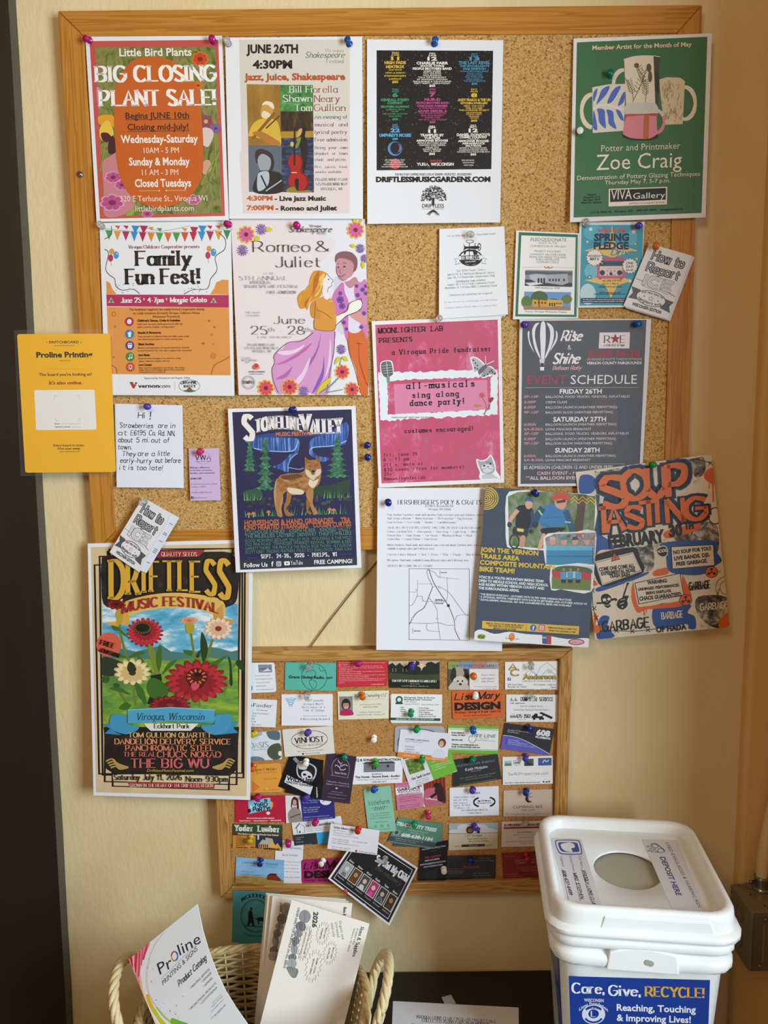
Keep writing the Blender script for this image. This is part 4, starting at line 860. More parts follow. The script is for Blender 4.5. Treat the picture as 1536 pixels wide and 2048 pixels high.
# ---- repair clinic slips (a few sheets fanned)
for i, (q, o_) in enumerate((([(881, 461), (1004, 457), (1003.5, 636.5), (879, 639)], .0206), ([(880, 460), (1007, 455), (1011, 632), (879, 637)], .0212))):
    Sheet('flyer', ('white slip fanned out lowest behind the repair clinic slips', 'white slip fanned in the middle of the repair clinic slips')[i], 'flyer', q, o_, .001, 'e4e6ea', 'fanned repair clinic slips')
s = Sheet('flyer', 'small white repair clinic slip with a sewing machine emblem, clear pin at top', 'flyer', [(878.8, 457.9), (1008.6, 452.8), (1016, 629), (877.9, 637.8)], .0218, .003, 'eceef2', 'fanned repair clinic slips').Z(860, 440, 5.486)
s.T('f', '2c2e34', 20, (188, 185, 532, 'Let us help you fix your Household items!'), (292, 568, 312, 'Our 2026 Repair Clinics'), (194, 610, 512, 'March 14, 9-1 McIntosh Memorial Library'), (188, 645, 520, 'June 28, 1-4 Readstown Advancement Bldg'), (288, 683, 320, '(including kids repair activities)'), (186, 720, 526, 'August 30, 1-4 La Farge Community Center'), (164, 756, 570, 'November 8, 1-4 Gays Mills Community Room'), (214, 834, 466, 'Donations accepted but not required'))
s.T('f', '44464c', 13, (154, 910, 580, 'For more info visit our Facebook page Fix It Folks Viroqua'), (158, 972, 576, 'To Volunteer call Kere 920-602-4690 or Terry 608-632-0837'))
s.e(445, 415, 130, 92, '1c1e22', 30).e(445, 415, 116, 78, 'eceef2', 30).p('335 438 555 438 530 475 445 495 360 475', '15171a').p('370 380 375 340 420 322 500 325 520 350 520 380 480 385 470 345 400 345 385 382', '15171a').p('~365 250 390 290 480 285 540 290 540 310 500 320 470 318 400 316 365 335 375 300', '15171a').e(540, 295, 16, 38, '15171a', 14, 7).l('432 250 432 400', 8, '15171a').e(437, 236, 42, 16, '15171a', 14, 5).l('495 250 495 290', 7, '15171a')
s.p('312 396 575 384 578 428 315 440', 'eceef2').l('312 396 575 384 578 428 315 440', 4, '15171a', True).p('310 425 268 428 290 455 272 490 330 475 320 445', 'eceef2').l('310 425 268 428 290 455 272 490 330 475', 4, '15171a').p('578 420 620 425 600 450 618 482 560 470', 'eceef2').l('578 420 620 425 600 450 618 482 560 470', 4, '15171a')
s.t(345, 432, 196, 34, 'Y', 'FIX-IT FOLKS', '15171a').t(385, 466, 116, 12, 'b', 'LEARN SHARE CONNECT', 'eceef2').done()
# ---- pledge / donate
s = Sheet('flyer', 'white pledge flyer with green border and two building photos', 'flyer', [(1032.3, 461), (1158.6, 466.6), (1156.4, 637), (1025.9, 638.7)], .0208, .002, 'eceae8').Z(860, 440, 5.486)
s.p('975 133 1622 160 1608 1065 935 1058', '2e7050').p('1002 168 1598 190 1580 1040 965 1034', 'efedeb')
s.T('s', '2c4c46', 38, (1105, 232, 392, 'PLEDGE/DONATE')).T('s', '4c6862', 22, (1195, 262, 200, 'INVEST IN THE'), (1100, 296, 395, 'CORNERSTONE OF VIROQUA!'), (1145, 352, 292, 'PROJECT INCLUDES:'), (1094, 388, 398, 'COMMUNITY WELCOME CENTER'), (1092, 416, 400, 'BIKING AND HIKING TRAILHEAD'), (1162, 444, 256, 'PUBLIC RESTROOMS'), (1166, 472, 244, 'COMMUNITY SPACE'))
s.l('1010 518 1240 520', 3, 'b07060').l('1360 520 1580 526', 3, 'b07060').l('~1250 510 1280 528 1310 512', 8, 'b86a50').l('~1285 510 1315 528 1350 514', 8, 'b86a50')
s.r(1042, 722, 520, 174, '8a8f96').p('1042 560 1560 570 1560 610 1042 600', '5a5f66').p('1042 650 1140 660 1560 690 1560 735 1038 722', '3a3d42').p('1090 600 1160 590 1280 600 1280 690 1180 690 1100 650', 'b8bcc2').p('1280 600 1510 590 1520 690 1450 715 1280 690', 'a8acb2').p('1040 690 1200 680 1240 700 1100 724', 'd8dce0')
for x in (1180, 1212, 1242): s.r(x, 690, 20, 52, '26282c')
for x in (1305, 1340, 1372, 1405, 1460): s.r(x, 672, 18, 28, '2c2e32')
s.r(1030, 985, 512, 200, '6a98d0').e(1060, 900, 60, 70, '5a7a34', 14).e(1200, 850, 95, 72, '4a6430', 16).e(1500, 870, 60, 50, '6a7a3c', 12).e(1350, 880, 60, 20, '5a7040', 12).p('1028 940 1540 950 1540 992 1028 985', '9a8066').p('1125 870 1290 885 1290 955 1125 955', 'd89a2c').p('1290 870 1455 885 1455 945 1290 955', 'e0a83c').l('1195 860 1198 960', 10, '3a2c20')
for x in (1145, 1185, 1220, 1255): s.r(x, 918, 18, 20, '3a2818')
for x in (1305, 1332, 1358): s.r(x, 946, 16, 38, '3a2818')
for x in (1385, 1408, 1430): s.r(x, 925, 12, 18, '3a2818')
s.T('s', '4a4c50', 18, (1155, 752, 265, 'HPA Bathhouse 1938'), (1045, 1012, 460, 'Future Viroqua Welcome Center')).done()
# ---- spring pledge drive
s = Sheet('flyer', 'teal radio pledge drive flyer with a pink radio and yellow starburst', 'flyer', [(1159, 443.2), (1289, 443.7), (1281, 614), (1155.5, 615.4)], .0209, .003, 'e8e6e6').Z(1130, 430, 5.69)
s.p('188 112 893 112 862 1028 165 1032', '3f9ab0').e(330, 200, 120, 90, '5ab0c2', 16).e(260, 900, 90, 120, 'bcd8dc', 16).e(300, 640, 80, 90, '78bac8', 14).e(760, 260, 60, 90, '5ab0c2', 12)
s.p('535 115 575 330 830 405 575 470 535 700 500 470 218 405 500 330', 'e8c060').p('535 540 600 690 765 745 600 800 520 945 460 800 218 742 470 690', 'e8c060')
for x, y, R, c in ((292, 160, 24, 'd8ecec'), (780, 190, 28, 'e8a098'), (255, 305, 16, 'e8c0a0'), (815, 498, 18, 'e0a090'), (738, 750, 26, 'e8b8a8'), (280, 708, 30, '2a7a8a'), (345, 570, 20, 'e0b8b0'), (800, 330, 12, 'e8c060')): s.star(x, y, R, c, 10, R * .7).e(x, y, R * .4, R * .4, 'd8ecec', 8)
s.t(368, 198, 318, 38, 'B', 'WDRT-91.9FM', 'd04040').t(328, 293, 400, 78, 'B', 'SPRING', '1f2a4c', 1.2).t(325, 390, 398, 78, 'B', 'PLEDGE', '1f2a4c', 1.2).t(525, 455, 245, 66, 'K', 'Drive', '8ab0b8', 1.6).t(525, 458, 245, 66, 'K', 'Drive', '2f6a80', .6)
s.r(362, 725, 318, 215, 'c8607a', 24).p('440 480 650 480 690 505 690 545 420 545', 'c05870').r(392, 692, 258, 110, 'e0c8c0').p('400 525 665 525 680 580 390 582', '30506a').e(422, 548, 26, 26, '1f3048', 16).e(422, 548, 14, 14, '7a98a8', 12).e(424, 658, 30, 30, '2a3a50', 18).e(622, 658, 30, 30, '2a3a50', 18).e(522, 668, 18, 20, '2a3a50', 14)
for x in (484, 524, 564): s.e(x, 637, 7, 7, '4a3a48', 8).e(x if x != 524 else 540, 682, 6, 6, '4a3a48', 8)
s.l('470 612 620 606', 3, 'a09088').r(388, 732, 22, 10, '3a2c38').r(628, 732, 22, 10, '3a2c38')
s.star(335, 485, 104, '24406a', 17, 84).star(335, 485, 98, 'eee4dc', 17, 80).star(738, 580, 96, '24406a', 15, 78).star(738, 580, 90, 'eee4dc', 15, 74)
s.t(258, 480, 152, 24, 'b', 'WEDNESDAY', '24304a').t(284, 515, 100, 28, 'B', 'MAY 6', '24304a').t(694, 562, 82, 28, 'b', 'ONE', '24304a').t(692, 602, 88, 28, 'b', 'DAY!', '24304a').t(694, 638, 82, 22, 'b', '6A-6P', '24304a')
s.T('t', '2a3a4a', 22, (420, 758, 220, 'call: (608) 638-9378'), (415, 792, 195, 'visit: 311 S. Main St.'), (385, 826, 262, 'pledge: wdrt.org/donate')).T('b', '24304a', 13, (390, 890, 240, '$1,000 CHALLENGE MATCH FROM'), (330, 908, 356, 'BLUFFS: SUSTAINABLE RETIREMENT SOLUTIONS'))
for a in ('470 880 420 835', '520 870 518 830', '575 880 620 835'): s.l(a, 5, 'c8a040')
s.p('185 945 865 945 850 1005 182 1000', '202a4c').T('b', 'd8dce8', 13, (198, 968, 480, 'Any dollar amount is welcome to show your support for the area'), (195, 990, 480, 'commercial-free, listener-sponsored radio station in the Driftless')).done()
# ---- two folded zines
def zine(q, off, label, dark, Zf, n=3):
    for i in range(n):
        d = (n - i) * 1.6 + 1
        qq = [(x + d * .9, y + d * .45 + d * .15 * j) for j, (x, y) in enumerate(q)]
        Sheet('brochure', label[i + 1], 'brochure', qq, off + i * .0009, .001, 'dcdadc', label[-1], th=.0007)
    s = Sheet('brochure', label[0], 'brochure', q, off + n * .0009, .0012, 'e6e4e6', label[-1], th=.0007).UV()
    H = s.H; k = H / 155.0
    for wt, c in ((2.6, '34343a'), (.9, 'b4b4ba')):
        s.t(18, 33 * k, 72, 21 * k, 'o', 'How to', c, wt).t(16, 62 * k, 74, 20 * k, 'o', 'Report', c, wt)
    for wt, c in ((4.0, '5a5a60'), (3.0, 'e6e4e6'), (1.2, 'c4c4c8')): s.t(22, 93 * k, 60, 20 * k, 'o', 'ICE', c, wt)
    s.l([(2, 86 * k), (20, 88 * k)], 1.2, '66666c').l([(80, 96 * k), (98, 101 * k)], 1.2, '66666c').l([(20, 97 * k), (40, 100 * k), (60, 99 * k), (82, 101 * k)], 1.0, '88888c')
    s.p([(0, 106 * k), (22, 108 * k), (22, 132 * k), (2, 134 * k), (8, 120 * k)], '55555c').p([(78, 112 * k), (100, 114 * k), (94, 126 * k), (100, 140 * k), (76, 136 * k)], '55555c').e(50, 121 * k, 34, 18 * k, '44444a', 24).e(50, 121 * k, 32, 16.4 * k, 'e6e4e6', 24).star(50, 121 * k, 7, '44444a').star(50, 121 * k, 5, 'e6e4e6').e(34, 120 * k, 1.6, 1.6, '44444a', 6).e(66, 122 * k, 1.6, 1.6, '44444a', 6)
    s.t(26, 114 * k, 50, 5 * k, 'h', 'and help keep our', '2c2c32', 1.4, 3).t(24, 130 * k, 52, 6 * k, 'h', 'Neighbors safe', '2c2c32', 1.5, -4).t(16, 148 * k, 66, 7 * k, 'B', 'WISCONSIN EDITION', '2c2c32').done()
zine([(1298.7, 487), (1383.6, 511.2), (1334.7, 638.3), (1246.9, 611.4)], .0232, ['tilted hand-lettered reporting zine pinned in orange beside the teal flyer', 'lowest zine copy of the orange-pinned stack beside the teal flyer', 'second lowest zine copy of the orange-pinned stack', 'zine copy just under the front one of the orange-pinned stack', 'orange-pinned hand-lettered zines'], 0, None)
zine([(285.4, 994.8), (341, 1026), (275, 1142), (219.2, 1104.6)], .0300, ['tilted hand-lettered reporting zine covering the top corner of the flower poster', 'lowest zine copy of the stack over the flower poster', 'middle zine copy of the stack over the flower poster', 'hand-lettered zines over the flower poster'], 0, None, 2)
s = Sheet('brochure', 'open back page of a zine, a white strip of small print beside the left zine', 'brochure', [(330, 1020), (358.6, 1035.4), (293, 1146.2), (266, 1134)], .0292, .0012, 'dfe4ee').UV()
for i, y in enumerate((60, 130, 140, 190, 250, 262, 274, 350)): s.l([(62, y), (88, y + 2)], 4, '5a6a8a')
s.done()
# ---- moonlighter lab
s = Sheet('poster', 'pink grunge poster with torn paper strip, microphone, butterfly and kitten', 'poster', [(743.2, 642.3), (1001.9, 632.8), (1008.5, 965), (757.4, 975.5)], .0226, .007, 'eceaec', curl=5).Z(730, 630, 5.297)
s.p('108 105 1405 48 1438 1735 175 1785', '@pink')
tn = lambda a, j, sd: [(x + random.Random(sd + i).uniform(-6, 6), y + random.Random(sd * 7 + i).uniform(-j, j)) for i, (x, y) in enumerate(a)]
def lerp(a, b, n): return [(a[0] + (b[0] - a[0]) * i / n, a[1] + (b[1] - a[1]) * i / n) for i in range(n + 1)]
s.add(s.art, (lambda a, b: a + b)(tn(lerp((138, 612), (1405, 575), 40), 12, 1), tn(lerp((240, 695), (1335, 655), 40), 10, 3)), [(i, i + 1, 41 + i + 1, 41 + i) for i in range(40)], 'e6eef2')
s.add(s.art, tn(lerp((240, 1055), (1330, 1000), 40), 10, 5) + tn(lerp((165, 1120), (1405, 1058), 40), 14, 7), [(i, i + 1, 41 + i + 1, 41 + i) for i in range(40)], 'e6eef2')
s.add(s.art, tn(lerp((138, 612), (165, 1120), 20), 5, 11) + tn(lerp((235, 690), (245, 1060), 20), 5, 13), [(i, i + 1, 22 + i, 21 + i) for i in range(20)], 'e6eef2').add(s.art, tn(lerp((1330, 660), (1325, 1005), 20), 5, 15) + tn(lerp((1405, 575), (1405, 1065), 20), 5, 17), [(i, i + 1, 22 + i, 21 + i) for i in range(20)], 'e6eef2')
s.p('305 735 1295 685 1305 1000 320 1050', 'dd86a8')
s.p('~160 520 190 488 250 480 290 500 305 600 300 640 240 672 190 660 165 600', 'f0f0f2').p('~170 520 200 495 250 490 280 510 296 600 290 635 240 660 200 650 175 600', '6a6c70')
for i in range(8): s.l([(178 + i * 3, 540 + i * 13), (285 + i * 1.5, 530 + i * 13)], 4, '26282c' if i % 2 else 'c4c6ca')
s.l('225 492 245 655', 5, 'd8dade').p('225 660 262 655 265 730 240 738', '8a8c90')
s.p('~1115 460 1160 440 1230 480 1290 540 1340 545 1395 600 1395 640 1330 640 1260 670 1225 655 1200 610 1150 620 1140 560', 'f0f0f2').p('~1128 470 1160 452 1220 490 1280 560 1240 600 1215 640 1190 590 1160 605 1150 550', 'b4b6ba').p('~1280 555 1340 560 1390 610 1380 635 1320 628 1250 660 1230 640', '9a9ca0').p('~1200 590 1250 540 1290 520 1300 540 1250 600 1210 630', '606266').l('1280 520 1275 435', 5, 'f0f0f2').l('1285 525 1370 485', 5, 'f0f0f2')
for x, y in ((1150, 480), (1170, 510), (1190, 535), (1165, 560), (1190, 570), (1320, 600), (1350, 605), (1340, 585), (1300, 630), (1265, 645), (1375, 620)): s.e(x, y, 8, 10, '26262a', 7)
s.p('~1180 1525 1230 1540 1290 1520 1330 1480 1365 1530 1385 1600 1390 1650 1430 1735 1225 1742 1215 1660 1190 1600', 'f2f2f4').p('~1192 1540 1235 1552 1295 1532 1332 1498 1355 1550 1372 1610 1372 1650 1340 1680 1260 1680 1225 1640', 'a8aaae').p('~1235 1600 1290 1580 1340 1590 1360 1640 1310 1670 1260 1665', 'd8dadd').e(1262, 1597, 13, 11, '3a3c40', 10).e(1328, 1575, 13, 12, '3a3c40', 10).p('1290 1605 1315 1600 1305 1618', '5a5558').l('1230 1640 1290 1620', 3, '55585c').l('1310 1622 1365 1640', 3, '55585c').p('1240 1690 1350 1680 1415 1732 1235 1738', 'c8cacd').l('1285 1550 1290 1575', 5, '66686c').l('1305 1545 1306 1570', 5, '66686c')
s.l('~1265 1060 1285 960 1245 880 1240 850', 5, 'a04a5c').l('~1255 1055 1320 960 1340 880', 5, '7a4a3c').p('~1150 955 1190 945 1240 960 1190 975', 'c08030').flower(1240, 850, 30, 'd05a6a', 'b04050', 6).p('~1310 900 1340 870 1365 885 1330 930', '8a3a30')
for i, (x, y, w, h, tx) in enumerate(((140, 192, 690, 48, 'MOONLIGHTER LAB'), (150, 292, 355, 44, 'PRESENTS'))): s.t(x, y, w, h, 'Y', tx, '1a1014')
s.t(282, 420, 1060, 46, 'y', 'a Viroqua Pride fundraiser', '24141a', 1.3).t(430, 782, 740, 60, 'Y', 'all-musicals', '1a1014').t(495, 876, 505, 52, 'Y', 'sing along', '1a1014').t(470, 962, 600, 56, 'Y', 'dance party!', '1a1014').t(418, 1250, 740, 42, 'y', 'costumes encouraged!', '24141a', 1.3)
s.T('y', '24141a', 30, (195, 1498, 365, 'fri, june 26'), (195, 1548, 272, '8 - 11 pm'), (195, 1604, 452, '211 s. main st.'), (202, 1655, 852, '$10 cover (free for members)'), (202, 1702, 84, '21+'), (202, 1750, 442, '@moonlighterlab')).t(720, 1078, 440, 22, 'f', 'centuries and your possessions', '66686c', 1, 0, 0, math.pi).done()
# ---- balloon rally
s = Sheet('poster', 'dark grey balloon rally schedule poster with red heading, under the graffiti poster', 'poster', [(1039, 638.8), (1302.6, 637.8), (1283, 971), (1035.6, 973)], .0224, .002, 'e0dfe2').Z(1020, 630, 5.12)
s.p('128 60 1397 50 1320 1718 108 1730', '@balloonbg')
s.p('~805 960 900 860 1080 840 1230 880 1280 1000 1270 1130 1180 1250 1060 1370 1010 1480 980 1400 850 1240 800 1100', '5a5054').p('~1100 850 1230 880 1280 1000 1270 1130 1180 1250 1100 1320 1110 1100', '474e62')
for a in ('~225 180 240 120 262 88 300 82 265 130 255 220 275 320 310 430 300 435 250 330', '~320 78 358 78 366 200 362 330 348 452 320 452 314 330 308 200', '~375 84 410 92 445 140 448 230 420 330 370 436 356 432 392 330 412 220 405 140', '~180 190 198 165 200 250 230 340 250 385 200 300', '~470 160 488 190 480 260 440 330 410 368 450 280 470 220'): s.p(a, 'e8e4ec', 3)
s.p('300 452 358 450 350 490 348 520 312 520 308 490', 'd8d0d8').p('312 492 346 492 346 530 314 530', '3a2c30').p('307 532 350 532 348 568 310 568', 'ece6ea')
s.T('K', 'f0eaee', 100, (524, 262, 200, 'Rise')).T('K', 'f0eaee', 100, (438, 496, 262, 'Shine')).t(590, 352, 36, 42, 'f', '&', 'f0eaee').t(436, 560, 290, 36, 'K', 'Balloon Rally', 'e8b0b8').star(660, 180, 22, 'f0eaee').star(636, 415, 22, 'f0eaee')
s.p('916 180 1228 176 1222 342 908 342', 'e6dde0').t(962, 284, 66, 72, 'f', 'R', '24242c', 1.2).t(1125, 284, 56, 72, 'f', 'E', '24242c', 1.2).star(1078, 245, 56, 'a01c34').t(958, 320, 212, 22, 'K', 'A little RAE of Hope', '1c1c20')
s.t(785, 425, 545, 58, 'B', 'JUNE 26-28', 'a82438').t(790, 466, 560, 24, 's', '(IN HONOR OF RAETTE TUNISON REYNOLDS)', 'c8bcc4').t(785, 506, 562, 26, 'b', 'VERNON COUNTY FAIRGROUNDS', 'f0eaf0').t(175, 710, 400, 92, 's', 'EVENT', 'b02c40').t(620, 708, 678, 92, 's', 'SCHEDULE', 'ece6ea').l('150 745 1312 742', 3, 'c8c4cc').l('135 1528 1180 1524', 3, 'c8c4cc')
s.T('b', 'f4f0f4', 46, (508, 806, 430, 'FRIDAY 26TH'), (442, 1092, 540, 'SATURDAY 27TH'), (460, 1408, 456, 'SUNDAY 28TH'))
for y, a, b, w in ((850, '3P-10P', 'BALLOONS, FOOD TRUCKS, VENDORS, INFLATABLES', 862), (905, '3:00P', 'CREW CLASS', 220), (958, '6:00P', 'BALLOON LAUNCH (WEATHER PERMITTING)', 732), (1010, '9P-10P', 'BALLOON GLOW (WEATHER PERMITTING)', 690), (1134, '6:00A', 'BALLOON LAUNCH (WEATHER PERMITTING)', 725), (1182, '6A-8:30A', 'LIONS PANCAKE BREAKFAST', 468), (1228, '3P-10P', 'BALLOONS, FOOD TRUCKS, VENDORS, INFLATABLES', 852), (1282, '6:00P', 'BALLOON LAUNCH (WEATHER PERMITTING)', 722), (1328, '9P-10P', 'BALLOON GLOW (WEATHER PERMITTING)', 682), (1456, '6:00A', 'BALLOON LAUNCH (WEATHER PERMITTING)', 716), (1498, '6A-8:30A', 'LIONS PANCAKE BREAKFAST', 458)):
    s.t(142, y, 25 * len(a), 26, 'b', a, 'd09098').t(364, y, w, 24, 's', b, 'e4dee4')
s.T('s', 'ece8ee', 34, (140, 1578, 915, '$5 ADMISSION (CHILDREN 12 AND UNDER FREE)')).T('b', 'e0b0bc', 32, (275, 1636, 640, 'CASH EVENT - NO CARDS')).T('b', 'e8c8d0', 32, (158, 1686, 980, '**ALL BALLOON EVENTS ARE WEATHER')).done()
# ---- yellow sign in its clear sleeve
s = Sheet('sign', 'bright yellow rounded sign with a white panel, bridging door casing and board frame', 'sign', [(34, 668.2), (220.3, 667), (231.6, 944), (50.5, 945.5)], .0305, .003, 'f4b600', rad=5).Z(30, 650, 4.389)
s.t(298, 162, 262, 22, 'b', 'SWITCHBOARD', '3a2a10').star(278, 153, 7, '6a4a10', 4).star(580, 153, 7, '6a4a10', 4).t(188, 285, 494, 46, 'B', 'Proline Printing', '2a1c18').t(388, 318, 100, 10, 'b', 'VIROQUA', '8a6410').t(340, 184, 180, 8, 'b', 'www.switchboard.town', '6a4a10').t(212, 447, 462, 24, 'b', "The board you're looking at?", '2a1c18').t(297, 522, 292, 28, 'T', "It's also online.", '8a2a10')
s.l('235 118 610 118', 1.5, 'c89408').l('250 385 635 387', 1.5, 'c89408').r(186, 922, 530, 350, 'eeece6', 14).l('345 652 345 622 375 622', 2, '9a9a9a').l('535 622 565 622 565 652', 2, '9a9a9a').l('358 810 358 840 388 840', 2, '9a9a9a').l('545 838 572 838 572 808', 2, '9a9a9a')
s.T('b', '4a3a30', 12, (348, 872, 46, 'Scan'), (350, 899, 136, 'Upload a photo')).T('s', 'a8a49c', 11, (408, 872, 170, "to see what's posted."), (500, 899, 80, 'to refresh.')).T('b', '4a3208', 19, (338, 1066, 272, 'Every board in town.'), (373, 1094, 206, 'One scan away.')).t(386, 1116, 185, 9, 'b', 'www.switchboard.town', '5a400c').done()
SL = Sheet('sleeve', None, None, [(28, 660), (226, 658), (238, 950), (41, 952)], .0312, .003, 'ffffff', rough=.12)
SL.ob.data.materials[0] = mat('fbfbf8', .12, alpha=.02, spec=.15); SL.ob.parent = s.ob; SL.ob['label'] = 'clear plastic sleeve'
# ---- hand written note
s = Sheet('note', 'white handwritten note about strawberries, pinned in purple', 'note', [(229.4, 807.2), (365, 810.6), (367.7, 975.8), (233.5, 974.7)], .0214, .005, 'e6eaf6', curl=4).Z(30, 650, 4.389)
IK = '14161c'
s.t(1080, 815, 60, 46, 'h', 'Hi', IK, 1.3).t(1185, 828, 14, 66, 'h', '!', IK, 1.2)
s.T('h', IK, 42, (920, 900, 290, 'Strawberries'), (1258, 902, 145, 'are in'), (908, 966, 72, 'at'), (1015, 966, 130, 'E6195'), (1178, 968, 228, 'Co. Rd. NN,'), (908, 1028, 122, 'about'), (1065, 1028, 115, '5 mi.'), (1198, 1030, 155, 'out of'), (905, 1090, 120, 'town.'), (940, 1150, 118, 'They'), (1080, 1148, 145, 'are a'), (1255, 1146, 100, 'little'), (925, 1208, 272, 'early-hurry'), (1232, 1206, 220, 'out before'), (918, 1270, 52, 'it'), (998, 1270, 300, 'is too late!')).done()
# ---- lilac card
s = Sheet('flyer', 'narrow lilac card with a circle logo, pinned in pink under the handwritten note', 'card', [(377.2, 897.2), (437.8, 896.5), (441.5, 1000.4), (381, 1001.6)], .0209, .003, 'd2b8e0').Z(350, 800, 4.042)
s.e(230, 470, 60, 48, 'a89ab8', 24, 3).t(165, 484, 124, 36, 'f', 'VWA', '1c1828', 1.3).t(165, 500, 128, 7, 'b', "Vernon Women's Alliance", '4a4058').T('b', '2c2438', 11, (122, 552, 160, 'Making a difference'), (124, 574, 175, 'in the lives of women,'), (124, 597, 198, 'families, and community')).t(125, 642, 88, 13, 'B', 'JOIN US!', '241c30').T('s', '4a4058', 10, (128, 686, 214, '3rd Wednesday of the Month'), (130, 708, 120, '11:30am-1:00PM'), (130, 752, 170, 'vwadance@gmail.com'), (156, 796, 100, '@VWAlliance')).r(130, 800, 20, 20, '241c30').t(137, 798, 7, 13, 'b', 'f', 'd2b8e0').done()
# ---- wolf poster
s = Sheet('poster', 'navy festival poster with a wolf, fir trees and northern lights', 'poster', [(455.6, 817.3), (711.2, 811.6), (722.8, 1135.2), (471.7, 1145.1)], .0262, .010, 'ecebf2').Z(350, 800, 4.042)
s.p('463 98 1427 76 1472 1335 527 1373', '262850').p('522 1292 1471 1270 1472 1335 527 1373', '2c3a42')
s.p('~560 310 700 300 900 305 1000 320 995 420 950 470 920 520 915 585 850 560 790 540 860 510 930 440 960 420 700 410 620 380', '@aurora').p('~1085 430 1090 340 1130 300 1250 260 1390 180 1390 330 1330 370 1160 385 1110 400 1150 450 1250 470 1200 500 1130 470', '@aurora').p('~560 330 640 310 780 300 1100 290 1290 270 1150 262 900 262 700 280', '2f4a90')
s.l('~640 390 760 412 950 412 995 330', 5, 'b4d4f4').l('~915 545 1000 560 1040 550', 4, 'a4c8f0').l('~1090 440 1110 385 1280 370 1385 330', 5, 'b4d4f4').l('~990 430 940 470 915 530 915 580', 5, '8ab4e8')
def fir(x, y0, y1, w, c):
    n = 7
    for i in range(n):
        t = (i + 1) / n; yy = y0 + (y1 - y0) * t; ww = w * (.25 + .75 * t) ; y_ = y0 + (y1 - y0) * (i / n) - 12
        s.p([(x, y_ - 10), (x + ww * .5, yy - 20), (x + ww, yy), (x + ww * .7, yy - 4), (x + ww * .5, yy + 12), (x + ww * .2, yy), (x, yy + 14), (x - ww * .25, yy), (x - ww * .5, yy + 12), (x - ww * .7, yy - 4), (x - ww, yy), (x - ww * .5, yy - 20)], c)
fir(605, 315, 570, 60, '@fir'); fir(728, 300, 720, 95, '@fir'); fir(1312, 310, 620, 105, '@fir')
s.p('~560 740 640 720 700 740 700 800 620 800 560 780', '2f5a44').p('~1120 700 1250 690 1400 640 1420 660 1380 760 1200 780 1120 770', '2a4438')
rr = random.Random(4)
for i in range(46):
    x = 570 + rr.uniform(0, 840); y = 830 + rr.uniform(-30, 40) - (x - 560) * .03; s.e(x, y, rr.uniform(18, 34), rr.uniform(14, 24), '2c2c3a', 9).e(x - 3, y - 4, rr.uniform(14, 26), rr.uniform(9, 16), rr.choice(['3d3f4c', '4a4c5c', '35384a']), 9)
for i in range(90):
    x = 565 + i * 9.4; y = rr.choice([930, 800]) - (x - 560) * .03; h = rr.uniform(25, 70)
    if y < 850 and 690 < x < 1120: continue
    s.p([(x - 5, y + 15), (x + rr.uniform(-18, 18), y - h), (x + 5, y + 15)], rr.choice(['4c8a5c', '6aa878', '2f6a4a']))
for x, y in ((598, 925), (635, 920), (757, 908), (1252, 888), (1284, 892)): s.l([(x, y), (x, y + 28)], 9, 'c8a888').p([(x - 20, y + 4), (x - 12, y - 12), (x, y - 17), (x + 12, y - 12), (x + 20, y + 4)], 'c08058')
wf = '@fur'
s.p('~820 640 800 720 800 790 815 880 835 940 870 940 860 880 875 780 840 660', 'b8926a').p('~840 620 900 595 1010 590 1060 570 1150 600 1165 660 1120 720 1040 745 950 770 900 740 860 790 830 860 820 700', wf)
s.p('~905 745 940 760 930 830 900 880 940 920 940 938 895 930 880 870 900 800', 'a06c3c').p('~830 740 870 760 855 850 850 900 870 930 865 942 835 938 815 860 820 780', 'b07c48').p('~1060 740 1110 700 1120 760 1115 840 1150 900 1150 920 1120 920 1090 850 1065 790', 'b47f4a').p('~1065 800 1095 840 1080 890 1105 910 1100 922 1070 912 1060 860', '96642f').p('~910 710 980 715 1040 735 1030 762 960 762 920 745', 'dccfb0')
s.p('~1050 460 1080 485 1140 480 1170 455 1175 510 1185 570 1180 620 1165 680 1130 705 1090 690 1040 620 1050 540', wf).p('1052 455 1082 500 1058 512', '8a5c38').p('1170 455 1176 505 1142 495', '8a5c38').p('~1058 560 1085 570 1115 560 1150 560 1180 560 1175 600 1140 625 1120 650 1090 630 1060 600', 'd8c8ac').p('~1085 560 1115 500 1145 555 1130 590 1115 605 1100 590', 'a06c40').e(1117, 577, 13, 10, '14141a', 10).e(1090, 532, 10, 8, '26201c', 8).e(1138, 530, 10, 8, '26201c', 8).e(1090, 531, 4, 4, 'e0c060', 6).e(1138, 529, 4, 4, 'e0c060', 6).l('1102 596 1117 604 1134 594', 4, '2a2420').p('~1090 640 1120 655 1160 640 1140 690 1110 710 1080 680', 'e0d4bc')
s.p('~860 615 960 600 1010 600 1030 620 960 640 880 640', '6a4428')
s.t(555, 320, 85, 190, 'F', 'S', 'ece8e4').t(650, 262, 380, 98, 'F', 'TONELINE', 'ece8e4', 1.2, 26).t(1018, 240, 80, 118, 'F', 'V', 'ece8e4', 1.3).t(1095, 268, 255, 110, 'F', 'ALLEY', 'ece8e4', 1.2, -4).t(815, 292, 295, 30, 'B', 'MUSIC FESTIVAL', 'c87850')
s.T('B', 'b86a4c', 40, (562, 1014, 720, 'HORSESHOES & HAND GRENADES'), (1340, 990, 80, 'TBA')).T('B', 'b86a4c', 36, (560, 1050, 518, 'KIND HEARTED STRANGERS'), (1115, 1030, 310, 'COUSIN CURTISS'))
